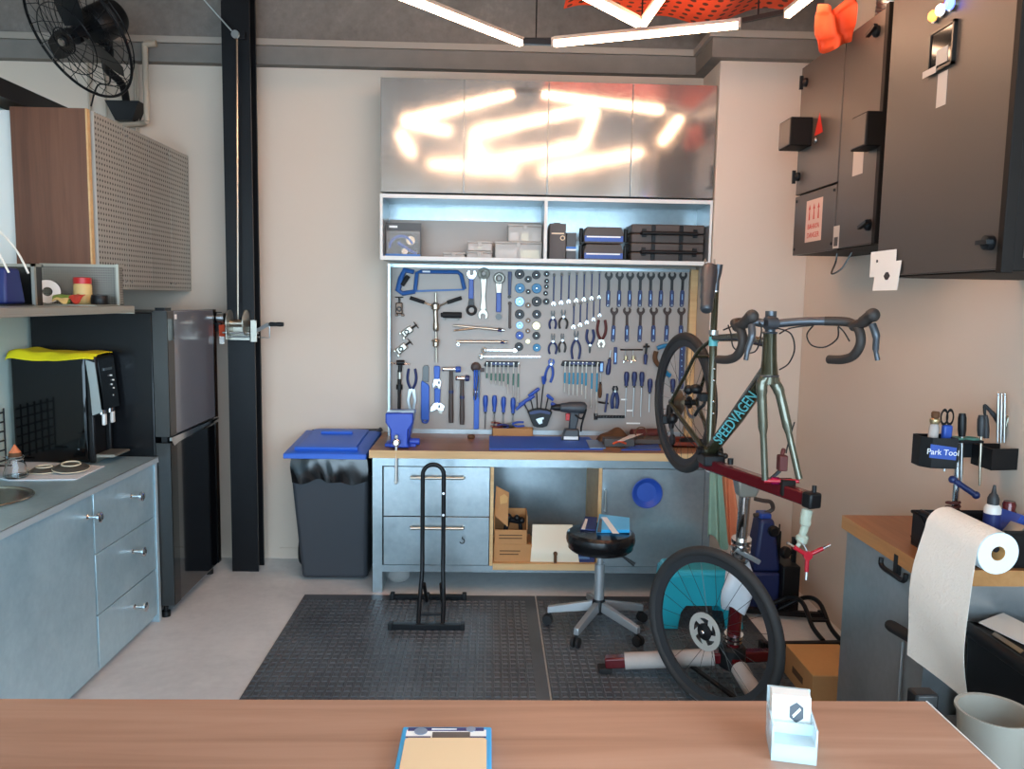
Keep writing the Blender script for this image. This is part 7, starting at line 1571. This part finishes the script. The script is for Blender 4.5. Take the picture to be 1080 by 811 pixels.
lq([(1046, 670), (1076, 690), (1080, 687), (1049, 667)], .715, 'warm_steel', 'thin silver strip on the cart edge beside the white sheet', 'metal_strip', 'strip')
tb = at_z(1049, 752, .80)
TB = V((tb.x, tb.y, .62))
t = thing('plastic_tub', 'translucent round plastic tub with red contents between counter and cart', 'tub', TB)
build('tub_wall', MB().lathe([(0, 0), (.062, 0), (.075, .18), (.08, .182), (.08, .188), (.072, .186), (.059, .006), (0, .006)], TB, (0, 0, 1), 36), 'tub_plastic', t)
build('contents', MB().lathe([(0, .008), (.055, .008), (.064, .09), (.03, .10), (0, .095)], TB, (0, 0, 1), 24), 'rubber_red', t)
t = thing('low_ledge', 'dark low cabinet beside the counter end carrying the plastic tub', 'cabinet', (1.0, 1.6, 0)); build('body', MB().box(.87, GX0 - .10, 1.25, 2.0, .0, .618), 'black_plastic', t, .004)
build('top_lip', MB().box(.868, GX0 - .099, 1.248, 1.256, .58, .62), 'charcoal', t)
lt = at_z(972, 735, .80)
t = thing('latch_block', 'small silver and black latch on the dark cabinet at the counter corner', 'latch', (lt.x, lt.y, .619)); build('block', MB().box(lt.x - .025, lt.x + .03, lt.y - .02, lt.y + .02, .619, .815), 'black_plastic', t, .005); build('plate', MB().box(lt.x - .02, lt.x + .025, lt.y - .023, lt.y - .02, .76, .812), 'dark_steel', t, .002); build('screw', MB().cyl((lt.x + .005, lt.y - .028, .79), (lt.x + .005, lt.y - .022, .79), .008, n=14), 'chrome', t); build('brass_pin', MB().cyl((lt.x, lt.y - .03, .745), (lt.x + .012, lt.y - .03, .77), .008, n=10), 'socket_gold', t)

# ================================================================== FOREGROUND COUNTER
t = thing('front_counter', 'long pale brown wood counter across the bottom of the picture', 'counter', (-.1, 1.1, 0))
build('top', MB().box(-2.1, .842, .75, 1.437, .912, .95), 'counter_wood', t, .002)
build('edge_trim', MB().box(.842, .8445, .75, 1.437, .912, .9503), 'white_trim', t)
for x_ in (-2.05, -.6, .77): build('leg_panel', MB().box(x_, x_ + .036, .85, 1.38, 0, .912), 'walnut_panel', t)  # unseen base, shaped open so daylight reaches the floor behind
build('apron', MB().box(-2.0, .76, 1.09, 1.11, .80, .912), 'walnut_panel', t)
def FQ(px, py, z_): p_ = at_z(px, py, z_); return V((p_.x, p_.y, z_))
def slab(parent, name, pts, z_, th, m_, bevel=0):
    q = [FQ(px, py, z_) for px, py in pts]; return build(name, MB().hexa([v for v in q], [v + V((0, 0, th)) for v in q]), m_, parent, bevel)
# card tin / product package: thick blue pack with tan window
z0 = .9505
t = thing('retail_package', 'blue bordered retail package with glossy tan front lying on the counter', 'package', FQ(472, 800, z0))
a0, a1 = FQ(424, 766, z0 + .022), FQ(521, 766, z0 + .022); yb_ = a0.y; L0, L1 = -.1385, .0125
build('box_body', MB().box(L0, L1, 1.075, yb_ - .0, z0, z0 + .022), 'sky_blue', t, .003, seg=3)
zt_ = z0 + .0222
build('tan_window', MB().prism([(L0 + .008 + a_, 1.08 + b_) for a_, b_ in ((0, 0), (.135, 0), (.135, yb_ - 1.08 - .046), (.130, yb_ - 1.08 - .040), (.005, yb_ - 1.08 - .040), (0, yb_ - 1.08 - .046))], (0, 0, zt_), (1, 0, 0), (0, 1, 0), (0, 0, .003)), 'tan_print', t, .001)
build('white_band', MB().box(L0 + .008, L1 - .009, yb_ - .038, yb_ - .012, zt_, zt_ + .0006), 'reflex_white', t)
build('dark_stripe', MB().box(L0 + .010, L1 - .013, yb_ - .016, yb_ - .006, zt_ + .0006, zt_ + .001).box(L0 + .008, L0 + .05, yb_ - .038, yb_ - .033, zt_ + .0006, zt_ + .001).box(L1 - .04, L1 - .009, yb_ - .038, yb_ - .033, zt_ + .0006, zt_ + .001), 'navy', t)
build('grey_panel', MB().box(L0 + .052, L1 - .036, yb_ - .037, yb_ - .020, zt_ + .0006, zt_ + .0012), 'alloy_grey', t)
build('round_badge', MB().cyl((L0 + .032, yb_ - .018, zt_ + .001), (L0 + .032, yb_ - .018, zt_ + .0018), .011, n=24), 'socket_sky', t); build('round_badge', MB().cyl((L1 - .035, yb_ - .011, zt_ + .001), (L1 - .035, yb_ - .011, zt_ + .0018), .008, n=20), 'socket_sky', t)
build('print_line', MB().box(L0 + .05, L0 + .092, yb_ - .0125, yb_ - .0095, zt_ + .001, zt_ + .0014), 'reflex_white', t)
# clear card holder with business cards
zc0 = .9503
p0, p1 = FQ(813, 802, zc0), FQ(861, 808, zc0)
t = thing('card_holder', 'clear acrylic holder with stacked white business cards near the counter corner', 'card holder', ((p0.x + p1.x) / 2, p0.y + .04, zc0))
ex = (p1 - p0); wdt = ex.length; ex.normalize(); ey = V((-ex.y, ex.x, 0)); ez = V((0, 0, 1))
def HB_(name, u0, u1, v0, v1, w0, w1, m_, lean=0, bev=0):
    f = lambda a_, b_, c_: p0 + ex * a_ + ey * (b_ + lean * c_) + ez * c_
    return build(name, MB().hexa([f(u0, v0, w0), f(u1, v0, w0), f(u1, v1, w0), f(u0, v1, w0)], [f(u0, v0, w1), f(u1, v0, w1), f(u1, v1, w1), f(u0, v1, w1)]), m_, t, bev)
HB_('base', 0, wdt, 0, .085, 0.0005, .006, 'card_clear')
HB_('front_lip', 0, wdt, 0, .003, .006, .03, 'card_clear'); HB_('step_shelf', 0, wdt, .0, .04, .028, .031, 'card_clear'); HB_('second_lip', 0, wdt, .036, .039, .03, .05, 'card_clear')
HB_('side_wall', 0, .003, 0, .085, .006, .06, 'card_clear'); HB_('side_wall', wdt - .003, wdt, 0, .085, .006, .06, 'card_clear')
HB_('back_plate', 0, wdt, .078, .082, .006, .085, 'card_clear', .15)
cards = HB_('card_stack', .004, wdt - .004, .044, .074, .0065, .088, 'paper', .12, .001)
m_ = p0 + ex * (wdt * .62) + ey * (.0433 + .12 * .06) + ez * .062
hx = [(.0, .017), (.011, .009), (.011, -.009), (0, -.017), (-.011, -.009), (-.011, .009)]
ezl = (ez + ey * .12).normalized()
build('hexagon_mark', MB().prism(hx, m_, ex, ezl, ey * -.0006), 'alloy_grey', cards); build('hexagon_slash', MB().prism([(-.007, -.005), (.005, .009), (.007, .005), (-.005, -.009)], m_ - ey * .0007, ex, ezl, ey * -.0004), 'paper', cards)
# ================================================================== CEILING
t = thing('zigzag_light', 'zigzag of warm white LED tubes hanging below the concrete ceiling', 'ceiling light', (.4, 3, 2.9))
LZ = 2.985
N_ = dict(A=(-.665, 3.36), B=(.15, 4.262), C=(.29, 4.25), D=(1.165, 3.89), E=(-.331, 3.02), F=(-.739, 3.01), G=(-.73, 1.954), H=(.689, 3.93), I=(-.16, 2.965), J=(-.127, 1.67), K=(.703, 3.93), L=(.76, 2.592), M=(-.175, 1.5), O=(-.636, 1.494), P=(.248, 1.265), Q=(.492, 1.176), R=(1.331, 2.354), S=(1.421, 2.319), T=(1.322, 3.76))
for a_, b_ in ('AB', 'AE', 'FG', 'CD', 'HI', 'IJ', 'KL', 'LM', 'OP', 'QR', 'ST'):
    p0 = V((*N_[a_], LZ)); p1 = V((*N_[b_], LZ)); d = (p1 - p0).normalized(); p0 = p0 + d * .02; p1 = p1 - d * .02
    h = build('tube_housing', MB().bar(p0 + V((0, 0, .036)), p1 + V((0, 0, .031)), .026, .016), 'trim_grey', t)
    build('diffuser', MB().bar(p0 + V((0, 0, .01)), p1 + V((0, 0, .01)), .022, .026), 'led', h)
    build('end_cap', MB().bar(p0 - d * .012 + V((0, 0, .018)), p0 + V((0, 0, .018)), .03, .046), 'trim_grey', h); build('end_cap', MB().bar(p1 + V((0, 0, .018)), p1 + d * .012 + V((0, 0, .018)), .03, .046), 'trim_grey', h)
for a_, b_ in ('BC', 'DT', 'HK', 'AF', 'RS', 'GO', 'PQ', 'JM'):
    build('connector', MB().bar(V((*N_[a_], LZ + .03)), V((*N_[b_], LZ + .03)), .02, .02), 'black_plastic', t)
for k, (x_, y_) in enumerate(((.215, 4.258), (1.22, 3.84), (-.70, 3.2), (.697, 3.93), (-.14, 1.6), (.37, 1.22), (1.37, 2.34), (.74, 2.65))):
    build('suspension_cable', MB().cyl((x_, y_, LZ + .03), (x_, y_, 3.749), .004, n=6), 'black_steel', t)
build('junction', MB().bar(V((.14, 4.255, LZ + .02)), V((.30, 4.25, LZ + .018)), .03, .026), 'black_plastic', t, .003)
# orange netting under the ceiling
def net(u, v):
    x_ = .36 + 1.2 * u; y0_ = 4.30 + .13 * sin(3.0 * u + .3); y_ = y0_ - 1.2 * v
    return (x_, y_, 3.20 + .025 * sin(8 * u + 2 * v) * sin(5 * v + 1) + .02 * sin(17 * u))
solo('orange_netting', MB().grid(net, 30, 12, (0, 0, .004)), 'net_orange', 'bright orange perforated netting spread under the concrete ceiling', 'netting', ang=80)
def net2(u, v):
    p_ = at_y(864 + 36 * u, 48 - 46 * v + 6 * sin(5 * u), 3.55); return p_ + V((0, .04 * sin(9 * u + 3 * v), .012 * sin(12 * v)))
solo('orange_netting', MB().grid(net2, 12, 12, (0, .01, 0)), 'orange_net', 'bunched orange netting hanging at the ceiling beside the silver duct', 'netting', ang=80)
dp0, dp1 = at_y(896, -6, 3.5), at_y(913, 26, 3.5)
t = thing('flexible_duct', 'silver flexible duct curving along the ceiling above the electrical cabinets', 'duct', (1.68, 3.6, 3.0))
dpts = smooth([(1.62, 3.15, 3.14), (1.70, 3.4, 3.13), (1.74, 3.6, 3.1), (1.775, 3.7, 3.02), (1.78, 3.75, 2.88)], 14)
build('duct_hose', MB().tube(dpts, [.062 + .005 * (i % 2) for i in range(len(dpts))], 16), 'duct_silver', t, ang=20)
# ================================================================== LIGHT
w = bpy.data.worlds.new('world'); sc.world = w; w.use_nodes = True
bg = w.node_tree.nodes['Background']; bg.inputs['Color'].default_value = (.58, .81, 1.0, 1); bg.inputs['Strength'].default_value = 9.0
pd_ = bpy.data.lights.new('daylight_portal', 'AREA'); po = bpy.data.objects.new('daylight_portal', pd_); C.objects.link(po)
pd_.shape = 'RECTANGLE'; pd_.size = 6.6; pd_.size_y = 2.85; po.location = (-1.37, -2.6, 1.425); po.rotation_euler = (radians(90), 0, 0)
pd_.cycles.is_portal = True
pr_ = bpy.data.lights.new('daylight_portal', 'AREA'); pq = bpy.data.objects.new('daylight_portal', pr_); C.objects.link(pq)
pr_.shape = 'RECTANGLE'; pr_.size = 3.3; pr_.size_y = 2.85; pq.location = (1.9, -.95, 1.425); pq.rotation_euler = (radians(90), 0, radians(90)); pr_.cycles.is_portal = True
sc.view_settings.view_transform = 'Standard'; sc.view_settings.look = 'None'; sc.view_settings.gamma = 1; sc.view_settings.use_curve_mapping = False
sc.view_settings.exposure = 0.22
sc.cycles.use_denoising = True
sc.cycles.max_bounces = 8; sc.cycles.diffuse_bounces = 4; sc.cycles.glossy_bounces = 4; sc.cycles.transparent_max_bounces = 8
sc.cycles.sample_clamp_indirect = 6; sc.cycles.caustics_reflective = False; sc.cycles.caustics_refractive = False
